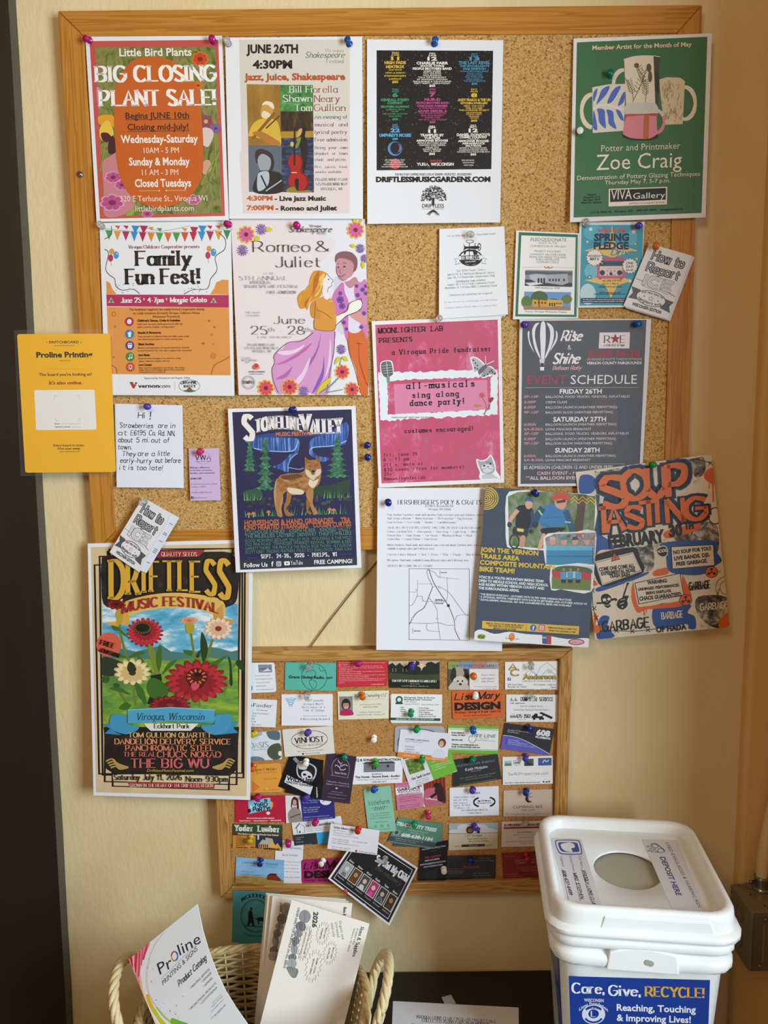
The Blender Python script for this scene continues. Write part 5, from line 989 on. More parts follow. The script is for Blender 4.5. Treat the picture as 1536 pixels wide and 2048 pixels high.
s.T('b', '5c8478', 29, (565, 1084, 322, 'STILLHOUSE JUNKIES'), (918, 1072, 220, 'JOSEPH HUBER'), (1172, 1062, 250, 'KINDRED VALLEY'), (567, 1116, 240, 'THE MILBILLIES'), (824, 1108, 322, 'LADYBIRD  DRIVEWAY'), (1160, 1096, 265, 'THRIFTDWELLERS'))
s.T('b', '547c70', 24, (566, 1150, 340, 'GOOD MORNING BEDLAM'), (922, 1140, 165, 'VALLEY FOX'), (1104, 1132, 322, 'WOLFSKILL & THE WILD'), (567, 1180, 210, 'OLD PINE ROAD'), (794, 1172, 415, 'TENNESSEE WHISKEY REVIVAL'), (1226, 1160, 202, 'BOMBER & RED'), (568, 1212, 202, 'GARRETT THORN'), (787, 1204, 302, 'THE PRINCE & THE PEACH'), (1104, 1194, 155, 'ROSS THORN'), (1278, 1188, 150, 'ALY ALEIGHA'), (570, 1242, 155, 'SCOTT KIRBY'), (742, 1236, 230, 'FINDING FEATHERS'), (985, 1228, 290, 'PAULY BOY SHALLCROSS'), (1290, 1218, 140, 'AVIAN AURA'))
s.t(695, 1278, 622, 28, 'Y', 'SEPT. 24-26, 2026 - PHELPS, WI', 'e8e4ec').l('582 1278 672 1275', 3, '4a5aa0').l('1335 1248 1425 1245', 3, '4a5aa0').t(560, 1352, 190, 34, 'b', 'Follow Us', 'f0eef4').t(780, 1342, 18, 36, 'B', 'f', 'f0eef4').r(820, 1344, 40, 40, 'f0eef4', 8).r(825, 1339, 30, 30, '2c3a42', 6).e(840, 1323, 9, 9, 'f0eef4', 12, 4).r(884, 1336, 46, 32, 'f0eef4', 6).p('900 1312 918 1320 900 1328', '2c3a42').t(936, 1332, 98, 34, 's', 'YouTube', 'f0eef4').t(1126, 1326, 308, 32, 'b', 'FREE CAMPING!', 'f4f2f6').done()
# ---- furniture flyer with map
s = Sheet('flyer', 'long white letter flyer with a line map, hanging over the small board', 'flyer', [(755.2, 976), (1002, 975), (1004.3, 1302.2), (752.6, 1299.9)], .0290, .007, 'e9ebf3', curl=5).Z(740, 960, 3.413)
s.t(190, 165, 572, 28, 'f', "HERSHBERGER'S POLY & CRAFTS", '34343a', 1.2).T('s', '3c3c42', 14, (378, 184, 190, 'E7748 S. Brookville Rd'), (398, 206, 154, 'Viroqua, WI 54665'))
DK = '4a4a52'
s.T('f', DK, 13, (118, 243, 720, 'Poly Outdoor Furniture: made with weather/fade resistant poly and stainless steel hardware'), (118, 268, 600, 'Built to last a lifetime  *  Water Resistant  *  UV Protection  *  Bug Resistant  *'), (118, 294, 470, 'Easy to Clean  *  Eco-Friendly  *  Durable  *  Low Maintenance'), (118, 331, 700, 'AVAILABLE IN 13 COLORS, CHOOSE TWO TONE OR SOLID COLOR FOR SAME PRICE'), (118, 358, 620, 'Colors: Cardinal Red  *  Cherrywood  *  Dark Gray  *  Light Gray  *  White'), (118, 384, 600, 'Patriot Blue  *  Tudor Brown  *  Turf Green  *  Weathered Wood  *  Black  *'), (118, 409, 340, 'Aruba Blue  *  Lemon Yellow  *  Lime Green'), (118, 449, 720, 'Melon Baskets: Hand-made with natural cane reed and wood. Finished with stain and lacquer.'), (118, 474, 322, 'Available in various colors and 4 different sizes.'), (118, 514, 650, 'Current Colors: Natural  *  Red  *  Green  *  Blue  *  Purple  *  Mix-&-Match'), (118, 553, 560, 'Bib Aprons: Hand-made, Available in many different colors and 4 different sizes.'), (118, 592, 306, 'ORDERS WELCOME ON ALL ITEMS!'))
s.l('267 605 678 607 678 1093 267 1090', 3, '4a4a50', True)
for a, w in (('400 606 430 690 470 760 535 858 575 960 580 1020 612 1090', 4), ('390 610 392 650 428 730', 2.5), ('428 730 400 800 370 870 320 905 290 945 270 985', 4), ('390 612 440 630 475 662 610 676', 2), ('325 680 325 745 320 795 290 850 267 858', 2), ('267 765 320 765', 2), ('330 708 428 710', 2), ('320 795 355 795 362 825 410 830', 2.5), ('400 800 455 880 460 945 480 1090', 2), ('428 728 475 730 540 770 600 850 650 915 678 922', 2), ('525 665 522 825 412 828', 2), ('267 975 390 978 470 975 520 990 575 990', 2.5), ('390 978 392 1025 480 1035', 2), ('582 960 600 925 678 918', 2)): s.l('~' + a, w, '66666e')
s.r(526, 866, 18, 18, '26262c')
for x, y in ((475, 663), (474, 731), (320, 751), (402, 797), (290, 944), (460, 946), (656, 920)): s.r(x - 6, y + 6, 12, 12, '77777f').r(x - 4, y + 4, 8, 8, 'e9ebf3')
s.l('478 650 478 615', 2, '3a3a40').l('291 1010 291 1045', 2, '3a3a40').T('b', '3a3a42', 7, (484, 635, 42, 'VIROQUA'), (300, 1034, 44, 'READSTOWN'), (445, 820, 52, 'HERSHBERGER'), (445, 828, 66, 'POLY & CRAFTS'), (440, 846, 60, 'E7748 Brookville')).done()
# ---- graffiti poster
s = Sheet('poster', 'tilted graffiti-style poster with orange brush lettering over the right rail and wall', 'poster', [(1151, 944.4), (1422.5, 908.3), (1459, 1254), (1190.6, 1279)], .0262, .012, 'e2d6c2', rough=.45).Z(1150, 900, 4.8)
s.p('8 215 1306 42 1480 1698 198 1816', '@grunge')
OR, BU, BKs = 'd8621c', '2a5298', '1b1b20'
for a in ('~190 200 230 210 400 175 450 190 440 250 300 290 200 280', '~900 130 1150 80 1235 70 1250 200 1170 270 1090 180', '~1170 720 1350 700 1380 950 1290 1000 1200 880 1040 900 950 830', '~570 940 660 930 740 900 760 1100 700 1170 640 1100', '~1180 1410 1450 1410 1470 1560 1430 1700 1300 1690 1170 1560'): s.p(a, '@grunge2')
s.p('~45 260 120 235 190 270 205 350 160 410 90 420 40 400', BU).p('~495 160 580 140 580 180 540 195', BU).p('~205 640 260 700 240 800 330 870 380 950 250 960 190 1010 170 900', BU).p('~840 890 1340 870 1350 960 1410 1060 1350 1110 1240 1190 1060 1200 900 1160 870 1000', BU).p('~200 1330 300 1290 480 1230 700 1170 660 1210 420 1300 230 1360', BU).p('~770 1490 1100 1480 1080 1560 1150 1600 1160 1710 1090 1715 1060 1670 780 1710', BU).p('~240 1610 330 1600 310 1700 380 1790 210 1810', BU)
s.p('~1250 210 1320 170 1335 260 1335 330 1300 320 1240 270', OR).l('1322 300 1328 500', 16, OR).l('1290 290 1286 370', 8, OR).p('~180 1010 400 950 370 1010 250 1040', OR).p('~870 780 1160 705 1200 740 1150 780 890 850', OR).p('~560 1270 600 1480 680 1500 1000 1450 1080 1420 1020 1500 700 1530 600 1560 540 1420', OR).p('~1030 1200 1060 1250 1120 1400 1060 1420 1030 1300', OR).p('~760 1160 880 1130 890 1190 760 1210', OR).l('660 1500 665 1590', 14, OR).l('685 1500 688 1560', 8, OR).p('~1400 1620 1470 1560 1480 1690 1380 1700', OR).p('~180 1560 215 1600 200 1680 280 1690 230 1750 185 1740', OR).p('~170 1240 220 1290 170 1300', OR)
for a in ('~120 1000 160 1180 165 1400 185 1560 240 1700 230 1800', '~240 1740 400 1735 560 1740 720 1725 800 1710', '~1120 85 1200 95 1310 130'): s.l(a, 6, BKs)
for x, y in ((140, 1110), (165, 1250), (168, 1350), (185, 1520), (205, 1610), (400, 1735), (550, 1740), (700, 1728), (1180, 92), (1300, 125)): s.l([(x - 20, y - 18), (x + 20, y + 18)], 5, BKs).l([(x - 18, y + 18), (x + 18, y - 20)], 5, BKs)
s.e(1342, 632, 68, 82, 'e2d6c2', 26).e(1345, 632, 64, 78, BKs, 26, 8).p('~1310 600 1345 560 1370 570 1350 610 1375 640 1340 680 1310 650 1345 640', BKs)
# paper notes on it
for q in ('~225 1000 560 930 620 1030 660 1170 420 1270 260 1310 190 1200 170 1060',): s.p(q, BKs, 3)
s.p('190 1070 555 980 640 1165 262 1298', 'dccfb8').l('200 1080 550 992 628 1158 268 1285', 4, BKs, True).p('918 925 1330 905 1342 1110 930 1145', BKs).p('926 932 1324 912 1336 1104 938 1138', 'dccfb8').p('572 1275 1010 1180 1045 1395 610 1482', BKs).p('580 1280 1004 1188 1038 1390 616 1474', 'dccfb8')
s.p('375 980 436 1048 345 1072', BKs).p('375 992 426 1044 356 1062', OR).l('384 1005 388 1038', 6, BKs).e(390, 1050, 4, 4, BKs)
for x, y in ((1310, 1172), (1062, 1440)):
    s.e(x, y, 62, 56, BKs, 28).e(x, y, 56, 50, OR, 28)
    for k in range(3): a = k * 2.094 + .5; s.p([(x + 8 * math.cos(a), y + 8 * math.sin(a)), (x + 42 * math.cos(a - .45), y + 38 * math.sin(a - .45)), (x + 45 * math.cos(a), y + 41 * math.sin(a)), (x + 42 * math.cos(a + .45), y + 38 * math.sin(a + .45))], BKs)
    s.e(x, y, 9, 8, BKs)
s.p('~780 950 850 915 890 950 885 1010 840 1030 790 1000', 'dccfb8').p('~786 955 850 925 882 955 878 1005 838 1022 796 996', BKs).t(790, 985, 88, 24, 'x', 'ACIDS', 'dccfb8')
# skull and guitar
s.p('~225 1420 250 1380 310 1370 350 1400 420 1420 440 1380 470 1370 470 1290 500 1265 515 1275 500 1380 545 1380 510 1420 520 1500 470 1545 400 1530 395 1470 350 1460 345 1500 320 1525 290 1510 270 1470 200 1480 200 1460 240 1455', 'e2d6c2')
s.p('~248 1410 270 1385 310 1380 345 1410 348 1450 320 1480 285 1485 255 1460', BKs).e(282, 1438, 18, 16, 'dccfb8', 10).e(325, 1430, 16, 15, 'dccfb8', 10).p('300 1462 312 1462 306 1450', 'dccfb8').p('~285 1490 335 1480 340 1500 315 1515 290 1505', BKs).l('295 1492 330 1488', 4, 'dccfb8').l('205 1470 262 1468', 16, BKs).l('~350 1440 380 1430 400 1445', 18, BKs)
s.p('~415 1440 445 1420 470 1400 515 1400 500 1440 505 1490 465 1530 420 1520 400 1485', BKs).l('455 1430 505 1280', 12, BKs).l('500 1290 512 1275', 16, BKs).l('430 1480 470 1465', 5, 'dccfb8').l('438 1440 480 1432', 4, 'dccfb8').e(455, 1505, 8, 8, 'dccfb8')
s.e(1450, 1320, 100, 105, '6a6258', 30, 4).e(1450, 1320, 60, 65, '6a6258', 24, 4)
BR_ = (('S', 270, 545, 225, 270), ('O', 480, 480, 210, 255), ('U', 700, 455, 170, 255), ('P', 900, 440, 190, 275), ('T', 225, 795, 115, 225), ('A', 300, 775, 165, 215), ('S', 500, 750, 150, 195), ('T', 640, 728, 150, 215), ('I', 795, 692, 30, 200), ('N', 890, 685, 150, 200), ('G', 1080, 665, 180, 195))
for wt, c_ in ((2.1, '1d3a6c'), (1.72, BKs), (.92, 'd96a22')):
    for ch, x, y, w, h in BR_: s.t(x, y, w, h, 'x', ch, c_, wt)
s.t(325, 940, 540, 112, 'B', 'FEBRUARY', BKs, 1.4).t(905, 832, 130, 108, 'B', '30', BKs, 1.4).t(1050, 760, 90, 58, 'B', 'TH', BKs, 1.8)
s.T('B', BKs, 34, (232, 1163, 345, 'COME ONE COME ALL.'), (252, 1203, 335, 'EXPERIMENTAL NOISE.'), (330, 1230, 205, 'TRASH BASH.'), (945, 1000, 360, 'NO SOUP FOR YOU!'), (952, 1058, 342, 'LIVE BANDS. DJS.'), (972, 1112, 300, 'FREE GARBAGE.'), (695, 1290, 192, 'WARNING:'))
s.T('B', BKs, 26, (605, 1352, 398, 'UNHINGED PERFORMANCES.'), (682, 1388, 245, 'BRING EARPLUGS.')).t(618, 1446, 412, 36, 'B', 'CHAOS GUARANTEED.', BKs)
s.t(1100, 1345, 195, 70, 'x', 'GARBAGE', BKs, .7).t(1205, 1540, 260, 60, 'x', 'GARBAGE', 'e2d6c2', .7).t(832, 1625, 200, 62, 'x', 'BARBAGE', 'e2d6c2', .6).t(270, 1745, 440, 90, 'x', 'GARBAGE', BKs, .7).t(780, 1752, 290, 50, 'B', 'OF HADA', BKs).t(1370, 1395, 70, 18, 'b', 'UNIT STA', '6a6258', 1, 0, 0, -1.2).done()
# ---- mountain bike poster
s = Sheet('poster', 'slate blue mountain bike team poster with torn-edge rider photos and yellow heading', 'poster', [(971.5, 974), (1199.5, 990), (1176.6, 1294.9), (948, 1280)], .0425, .006, '3d4a5c', curl=4, fn=lambda v: .0405 + .012 * v - .004 * math.sin(v * math.pi)).Z(740, 960, 3.413)
for r_ in (75, 62, 48, 35, 22, 10): s.e(795, 125, r_ * 1.05, r_, 'd8b23c', 26, 6 if r_ > 10 else 5)
s.p('~930 110 1000 72 1250 65 1400 85 1540 105 1530 350 1400 365 1200 385 1185 480 1000 460 935 455 925 300', 'e6e8ea', 2).p('942 112 1010 82 1250 76 1540 110 1530 345 1200 370 1180 468 948 448', '@bikebg').p('1420 95 1480 100 1450 350 1385 350 1410 230', '5a4636')
s.p('~1000 190 1050 170 1110 200 1112 250 1080 340 1000 330 995 260', '22262c').p('~1055 130 1080 115 1110 130 1110 155 1060 150', '3a6a98').p('~1060 150 1105 150 1100 190 1070 195', 'd8a890').p('~985 320 1075 330 1070 385 1030 380 975 370', '2a3244').l('~1010 205 965 260 950 300', 20, 'd8a890').l('~1105 215 1110 280 1095 330', 18, '3a4a6a').p('~1030 385 1060 385 1050 455 1020 450', 'c89480').e(985, 420, 32, 45, '3a3436', 16, 8).p('1002 328 1050 335 1048 355 1006 350', 'e0d060').e(952, 305, 16, 20, '2a3a5a', 8).e(1098, 350, 16, 16, '2a3040', 8)
s.p('~1160 200 1230 165 1320 180 1360 240 1340 300 1230 330 1170 310 1150 260', '3a80b8').p('~1175 330 1330 325 1310 350 1240 400 1180 370', '20242c').l('~1180 190 1140 250 1130 310', 34, '2f5070').l('~1335 210 1355 260 1380 350', 32, '2f5a80').l('1150 205 1175 240', 8, 'a8d8a0').l('1330 285 1370 290', 8, 'a8d8c0').p('~1262 140 1290 118 1340 125 1340 170 1320 200 1285 195 1265 175', 'd8a088').p('~1245 120 1270 92 1320 88 1362 105 1360 140 1300 130 1250 145', 'cc4c38').p('1270 142 1335 132 1335 152 1275 160', '5a3438').p('~1175 370 1200 380 1170 465 1145 465', 'd8a890').p('~1260 360 1300 350 1290 365', 'd8a890').e(1128, 305, 22, 22, '2a3a4a', 8)
s.l('1185 300 1230 320', 5, '2f6aa0').l('1180 260 1330 250', 4, '2f6aa0')
s.l('1372 135 1398 110 1424 138 1450 112 1478 138 1504 114 1540 148', 8, 'd8ac30').l('1372 158 1398 133 1424 161 1450 135 1478 161 1504 137 1540 170', 8, 'd8ac30')
s.p('~1185 390 1260 360 1400 355 1540 350 1535 590 1380 580 1230 590 1195 560', 'e6e8ea', 2).p('1195 395 1260 368 1540 358 1532 580 1220 580', '@bikebg2')
for x, hc in ((1245, 'c0b8b0'), (1325, '5a8a9a'), (1400, '3a4a50'), (1480, '8a8e94')):
    s.p([(x - 42, 450), (x + 42, 450), (x + 42, 578), (x - 42, 578)], '3f8ab8').p([(x - 42, 450), (x + 42, 450), (x + 40, 480), (x - 40, 480)], '6ab4d4').l([(x - 42, 520), (x + 42, 522)], 6, '2a6a98').e(x, 418, 20, 26, 'd0a088', 12).p([(x - 24, 410), (x - 15, 388), (x + 12, 385), (x + 25, 408)], hc).l([(x + 41, 460), (x + 41, 570)], 5, '22445c')
s.p('~1232 600 1300 580 1530 578 1512 760 1400 765 1300 745 1235 750', 'e6e8ea', 2).p('1240 605 1528 588 1508 755 1240 742', 'c8cccc').p('~1260 600 1330 585 1440 590 1510 610 1505 640 1400 625 1250 630', '4c6844').p('1240 660 1508 675 1505 755 1240 742', '6c8040').p('1240 620 1305 622 1300 672 1245 660', 'c03a3c').p('1440 625 1510 640 1508 690 1440 670', 'c03a3c')
for x in (1322, 1368, 1420): s.e(x, 612, 9, 12, 'b08068', 8).p([(x - 22, 630), (x + 20, 628), (x + 16, 680), (x - 18, 680)], '4a9ac8').p([(x - 18, 678), (x + 16, 678), (x + 14, 705), (x - 16, 705)], '2a2c34').l([(x - 8, 700), (x - 10, 735)], 7, '8a6450').l([(x + 8, 700), (x + 10, 735)], 7, '8a6450')
s.T('B', 'dcb83c', 30, (752, 488, 396, 'JOIN THE VERNON'), (750, 532, 270, 'TRAILS AREA'), (748, 575, 512, 'COMPOSITE MOUNTAIN'), (745, 620, 242, 'BIKE TEAM!'))
s.T('B', 'dfe3ea', 17, (742, 669, 440, 'VTAC IS A YOUTH MOUNTAIN BIKING TEAM'), (740, 694, 476, 'OPEN TO MIDDLE SCHOOL AND HIGH SCHOOL'), (739, 718, 450, 'AGE RIDERS WITHIN VERNON COUNTY AND'), (738, 744, 280, 'THE SURROUNDING AREAS.'))
s.T('B', 'd4d8e0', 12, (742, 783, 632, '* THE SEASON RUNS JULY - OCTOBER WITH 2X PER WEEK EVENING PRACTICES'), (742, 802, 738, '* 5 OPTIONAL FESTIVAL WEEKENDS WITH RACES IN SEPTEMBER AND OCTOBER ACROSS WI'), (741, 821, 632, '* SCHOLARSHIPS, FINANCIAL AID AND LOANER/RENTAL BIKES ARE AVAILABLE'))
s.p('766 960 1428 998 1424 1055 764 1012', 'd8b040').l('1067 980 1064 1030', 2, '6a5a30').T('B', '4a4020', 11, (792, 982, 258, 'KEEP IN TOUCH TO LEARN MORE ABOUT'), (806, 998, 230, 'THE TEAM AND A YOUTH MOUNTAIN'), (842, 1016, 154, 'BIKING CLASS IN JUNE!'), (1212, 1012, 200, 'VERNONTRAILS.COM/VTAC'), (1222, 1032, 178, 'MTB.VTAC@GMAIL.COM')).e(1114, 1008, 22, 22, '2f62b0', 20).t(1108, 1022, 12, 26, 'B', 'f', 'f4f4f4').r(1150, 1028, 42, 42, 'c83c70', 8).r(1156, 1023, 30, 30, 'ecd8dc', 6).r(1160, 1019, 22, 22, 'c83c70', 5).e(1171, 1008, 7, 7, 'ecd8dc', 12, 3)
s.p('~712 1040 760 1020 850 1050 950 1035 1060 1050 1200 1060 1350 1085 1490 1080 1490 1145 1100 1120 712 1095', 'e4e6e8', 3).e(760, 1068, 30, 18, '9aa83a', 16).t(740, 1078, 40, 18, 'x', 'VTAC', '3a4a1c').p('~945 1070 960 1045 985 1050 985 1085 960 1100', 'd88a4c').t(922, 1085, 92, 14, 'k', 'Vernon Trails', '4a3a30').p('1175 1057 1208 1060 1206 1120 1175 1116', '2f5a90').p('1208 1060 1238 1062 1236 1122 1206 1120', 'b83c44').t(1180, 1080, 24, 12, 'b', 'NICA', 'e4e6e8').e(1408, 1105, 56, 22, 'b0405a', 24).e(1408, 1105, 46, 15, 'd8a8b0', 24).t(1375, 1112, 68, 10, 'f', 'RENTALS', '8a2a40').done()
# ---- flower festival poster
s = Sheet('poster', 'tall flower festival poster with zinnias, black banner and blue ribbon', 'poster', [(175.2, 1087), (506, 1079), (500.5, 1600), (187, 1590.8)], .0228, .016, 'e8ebf0', curl=6, fn=lambda v: .0228 + .018 * v ** .8).Z(170, 980, 3.25)
s.p('38 372 1068 345 1050 1990 72 1965', '@parch')
K_ = '1c1815'
for a in ('95 432 1040 410 1030 1870 115 1852', '148 400 1010 380 985 1915 128 1895', '62 488 1022 470 1022 1840 92 1845', '160 385 960 380 935 1950 180 1925'): s.l(a, 11, K_, True)
s.p('112 745 992 740 995 1440 118 1420', '@sky').p('112 1060 160 1040 200 1030 260 1034 330 1050 420 1030 500 1010 560 1050 700 1060 760 1035 820 1020 880 1030 950 1050 995 1040 995 1150 112 1150', '4a7c74').p('112 1100 300 1090 560 1110 760 1085 995 1110 998 1560 118 1560', '@hills').p('~112 1090 180 1095 250 1130 240 1190 180 1210 112 1200', '2c3a2c')
s.p('~108 470 150 425 500 415 900 400 975 440 1000 520 990 700 940 755 800 770 560 680 300 760 200 770 120 740 105 600', '@darkold', 3).p('122 1540 1002 1540 985 1820 940 1860 180 1840 135 1810', '@darkold')
s.p('440 395 782 388 742 432 470 440', 'a02c34').p('275 1895 845 1910 840 1942 290 1928', 'a83038').p('180 1850 935 1858 930 1905 185 1890', 'e0cda4').p('~240 740 380 690 560 668 740 680 895 720 895 830 740 775 560 765 390 785 250 825', 'dfb860', 4).p('250 735 290 830 285 885 235 870 200 900 130 860 200 855', 'd8a848').p('895 740 900 830 985 850 930 880 835 875 832 800', 'c89848')
s.e(155, 1005, 82, 78, 'd8604a', 30)
# flowers, stems and leaves
for a in ('232 820 228 920 275 1090 300 1140', '410 1010 440 1100 475 1220 470 1350', '688 930 712 1090 730 1180', '830 970 800 1060 780 1120', '310 1260 330 1400', '930 1250 900 1320', '740 1300 745 1410', '210 1290 280 1400', '1010 1110 940 1160'): s.l('~' + a, 14, '6f7f2e')
s.l('~420 1010 450 1110 480 1230', 32, '7a8a30').l('~460 1200 470 1300 440 1400', 60, '20241a')
for a in ('~225 905 270 940 280 960 240 935', '~170 880 215 890 230 915 190 910', '~280 1090 340 1050 395 1055 340 1080', '~270 1085 210 1060 165 1070 220 1090', '~480 1180 500 1100 490 1000 460 1090', '~440 1190 400 1130 340 1070 370 1150', '~500 1200 560 1150 600 1100 540 1130', '~770 1120 750 1030 760 920 800 1030', '~790 1130 850 1110 930 1070 850 1140', '~690 1080 650 1060 640 1040 700 1045', '~720 1080 750 1040 740 1090', '~300 1330 250 1320 160 1290 220 1280', '~390 1400 350 1330 320 1260 370 1290', '~420 1340 400 1270 440 1220 520 1260 540 1330 480 1360', '~300 1400 260 1380 220 1420 270 1430', '~490 1340 560 1290 570 1250 500 1270', '~940 1150 930 1080 950 1120 960 1260 940 1260', '~1000 1100 1030 1130 1030 1180 980 1130', '~550 1300 600 1330 610 1290 560 1250', '~330 1250 380 1300 400 1390 340 1330'): s.p(a, '24401f' if len(a) % 2 else '3f6a28')
s.e(135, 1230, 28, 26, '3a5a28', 12).e(205, 1270, 22, 16, '3a5a28', 10)
def zin2(x, y, R, sq, c, c2, cc, n=16, ci=.3, dy=0):
    s.flower(x, y, R, c2, cc, n, sq, ci); s.flower(x, y + dy * .5, R * .9, c, cc, n, sq, ci); s.flower(x, y + dy, R * .68, c2, cc, n - 2, sq, ci * 1.3)
zin2(205, 742, 62, .6, '9a2428', '6c1418', '2c1414', 10); s.p('~200 790 240 775 245 850 215 880 205 840', 'b8a030').e(238, 712, 8, 10, 'e8dcb0')
zin2(390, 925, 122, .78, 'c8303c', '9c2028', '2a2014', 20, .36, -8); s.e(375, 897, 60, 40, '3c3016', 20).e(375, 895, 42, 26, '1e1a10', 16)
for k in range(18): s.e(375 + 52 * math.cos(k * .349), 896 + 33 * math.sin(k * .349), 5, 4, '8a6a2c', 6)
zin2(678, 848, 60, .4, 'e8a880', 'd08868', 'c86850', 12); s.p('~655 875 685 860 712 880 705 920 680 935 660 915', 'b0a02c')
zin2(868, 900, 95, .78, 'ecd6b8', 'dcb090', '8a2c20', 14, .26)
zin2(310, 1180, 122, .72, 'ecdcb0', 'd8b878', '3a3a18', 14, .22, 8); s.p('~275 1160 290 1115 320 1130 335 1170 300 1190', '2c3418')
zin2(725, 1240, 205, .68, 'bc2c38', '94202a', '5a1414', 18, .30, 14); s.e(728, 1215, 72, 60, '5c1616', 20)
for k in range(22): s.e(728 + (58 - (k % 2) * 12) * math.cos(k * .571), 1212 + (44 - (k % 2) * 9) * math.sin(k * .571), 7, 6, 'c88a34' if k % 3 else 'd8607a', 7)
s.e(736, 1198, 24, 14, '2c0c0c', 14).p('~690 1270 705 1250 725 1262 740 1252 745 1275 725 1295 705 1300', 'd2505c', 3)
zin2(555, 1395, 135, .45, 'a02430', '74161e', '8a3a24', 16, .2)
RB = '4fa4cc'
s.p('120 1520 205 1510 200 1570 240 1590 130 1580 165 1548', '3a8cb8').p('1000 1500 900 1510 900 1570 850 1590 1000 1575 965 1545', '3a8cb8').p('~170 1470 200 1455 270 1465 280 1520 350 1530 340 1560 270 1585 190 1560 165 1520', '4598c0', 3).p('~950 1460 900 1455 845 1465 840 1520 760 1525 775 1560 850 1590 930 1560 950 1510', '4598c0', 3).p('280 1425 560 1408 845 1425 842 1510 560 1500 280 1515', RB).l('280 1428 560 1411 845 1428', 5, '8accdf').p('385 1515 740 1515 725 1530 690 1562 430 1562 400 1535', 'e8e6dc')
gr = 'b89858'
for sx, x in ((1, 140), (-1, 975)):
    for k in range(4): s.l('~%g %g %g %g %g %g %g %g' % (x + sx * 10 * k, 1760 + k * 14, x + sx * (40 + 8 * k), 1745 + k * 16, x + sx * (75 + 6 * k), 1775 + k * 12, x + sx * 145, 1800), 8, gr)
s.t(498, 428, 232, 24, 'f', 'QUALITY SEEDS', 'e8d8c0', 1.2)
DL = (('D', 165, 92, 240, 700), ('R', 275, 80, 215, 672), ('I', 378, 16, 196, 660), ('F', 425, 62, 190, 655), ('T', 505, 90, 188, 650), ('L', 610, 62, 188, 650), ('E', 690, 64, 196, 660), ('S', 782, 72, 215, 675), ('S', 870, 75, 240, 698))
for wt, c_ in ((1.5, '15110e'), (1.0, 'd8a838')):
    for ch, x, w, h, y in DL: s.t(x, y, w, h, 'd', ch, c_, wt)
s.t(245, 800, 628, 58, 'F', 'MUSIC FESTIVAL', 'a02a2c', 1.0, 50)
s.t(100, 1000, 95, 30, 'F', 'FREE', '2c1410', 1.1, 0, 0, .3).t(92, 1045, 135, 24, 'F', 'ADMISSION', '2c1410', 1.1, 0, 0, .32)
s.t(335, 1490, 440, 42, 'i', 'Viroqua, Wisconsin', '24485c', 1.1).t(452, 1545, 228, 28, 'F', 'Eckhart Park', '2a3a30')
s.t(285, 1604, 538, 30, 'F', 'TOM GULLION QUARTET', 'dcb070').t(196, 1648, 752, 34, 'F', 'DANDELION DELIVERY SERVICE', 'd8946a').t(266, 1690, 575, 34, 'F', 'PANCHROMATIC STEEL', 'd8825e').t(252, 1728, 215, 28, 'F', 'THE REAL', 'd07460').t(472, 1733, 412, 36, 'F', 'CHUCK NORAD', 'd07460').t(300, 1800, 506, 56, 'F', 'THE BIG WU', 'd06a66').t(405, 1828, 302, 18, 't', 'DriftlessMusicFestival.com', 'c8b048').t(192, 1880, 440, 34, 'F', 'Saturday July 11, 2026', '1e1812', .8).t(658, 1892, 272, 34, 'F', 'Noon-930pm', '1e1812', .8).t(294, 1926, 540, 20, 'f', 'GROWN IN THE HEART OF THE DRIFTLESS REGION', 'ecd8c4', 1.1).done()
# ================================================================= business cards on the small board
def card(label, q, col='ecedf0', off=.0200, rad=0, lift=.0012, th=.0004, group=None, rough=.45, name='business_card'):
    return Sheet(name, label, 'business card', q, off, lift, col, group, rad=rad, th=th, rough=rough).UV()
def G_(s, c, h, rows, st='s'):
    for r_ in rows: s.t(r_[0], r_[1], r_[2], h, st, r_[3], c)
    return s
# row 1
s = card('white rounded card with a small grey flag picture, half behind the flower poster', [(449, 1326), (549, 1325), (553, 1384), (452, 1388)], rad=5); H = s.H
s.r(67, 20, 27, 16, '8a90a4').l([(68, 13), (93, 12)], 1, '2c3040').p([(74, 18), (86, 11), (92, 17)], 'd8dce4')
G_(s, '3a4050', 2.2, [(60, 27, 30, 'Josh and Julie Tamez'), (60, 34, 34, 'E5127 Maple Dale Rd.'), (60, 41, 28, 'Viroqua, WI 54665'), (60, 48, 20, '608.632.4796'), (60, 55, 34, 'www.nzultimatesaw.com')]).e(44, 14, 8, 6, '2c3a68').e(46, 50, 7, 9, '4a5a88').done()
s = card('aqua green card with a globe outline across its middle', [(570.5, 1324.5), (672.5, 1326.3), (672, 1381.9), (569.4, 1379.5)], '5cb8a8')
s.e(57, 28, 25, 26, '2a5a5c', 30, .8).l('~40 20 46 16 56 15 60 22 54 30 50 34', .8, '2a5a5c').l('~50 34 60 36 62 44 56 52 53 48 48 40', .8, '2a5a5c', True).l('~66 8 70 16 78 14 80 20', .8, '2a5a5c').t(7, 31, 86, 5.2, 'B', 'Grace Global Radio. org', '12282c').done()
s = card('red rounded card filled with small white lines of print', [(673.9, 1322), (775.6, 1321.6), (774, 1371.6), (674, 1374.4)], 'c8303c', rad=4)
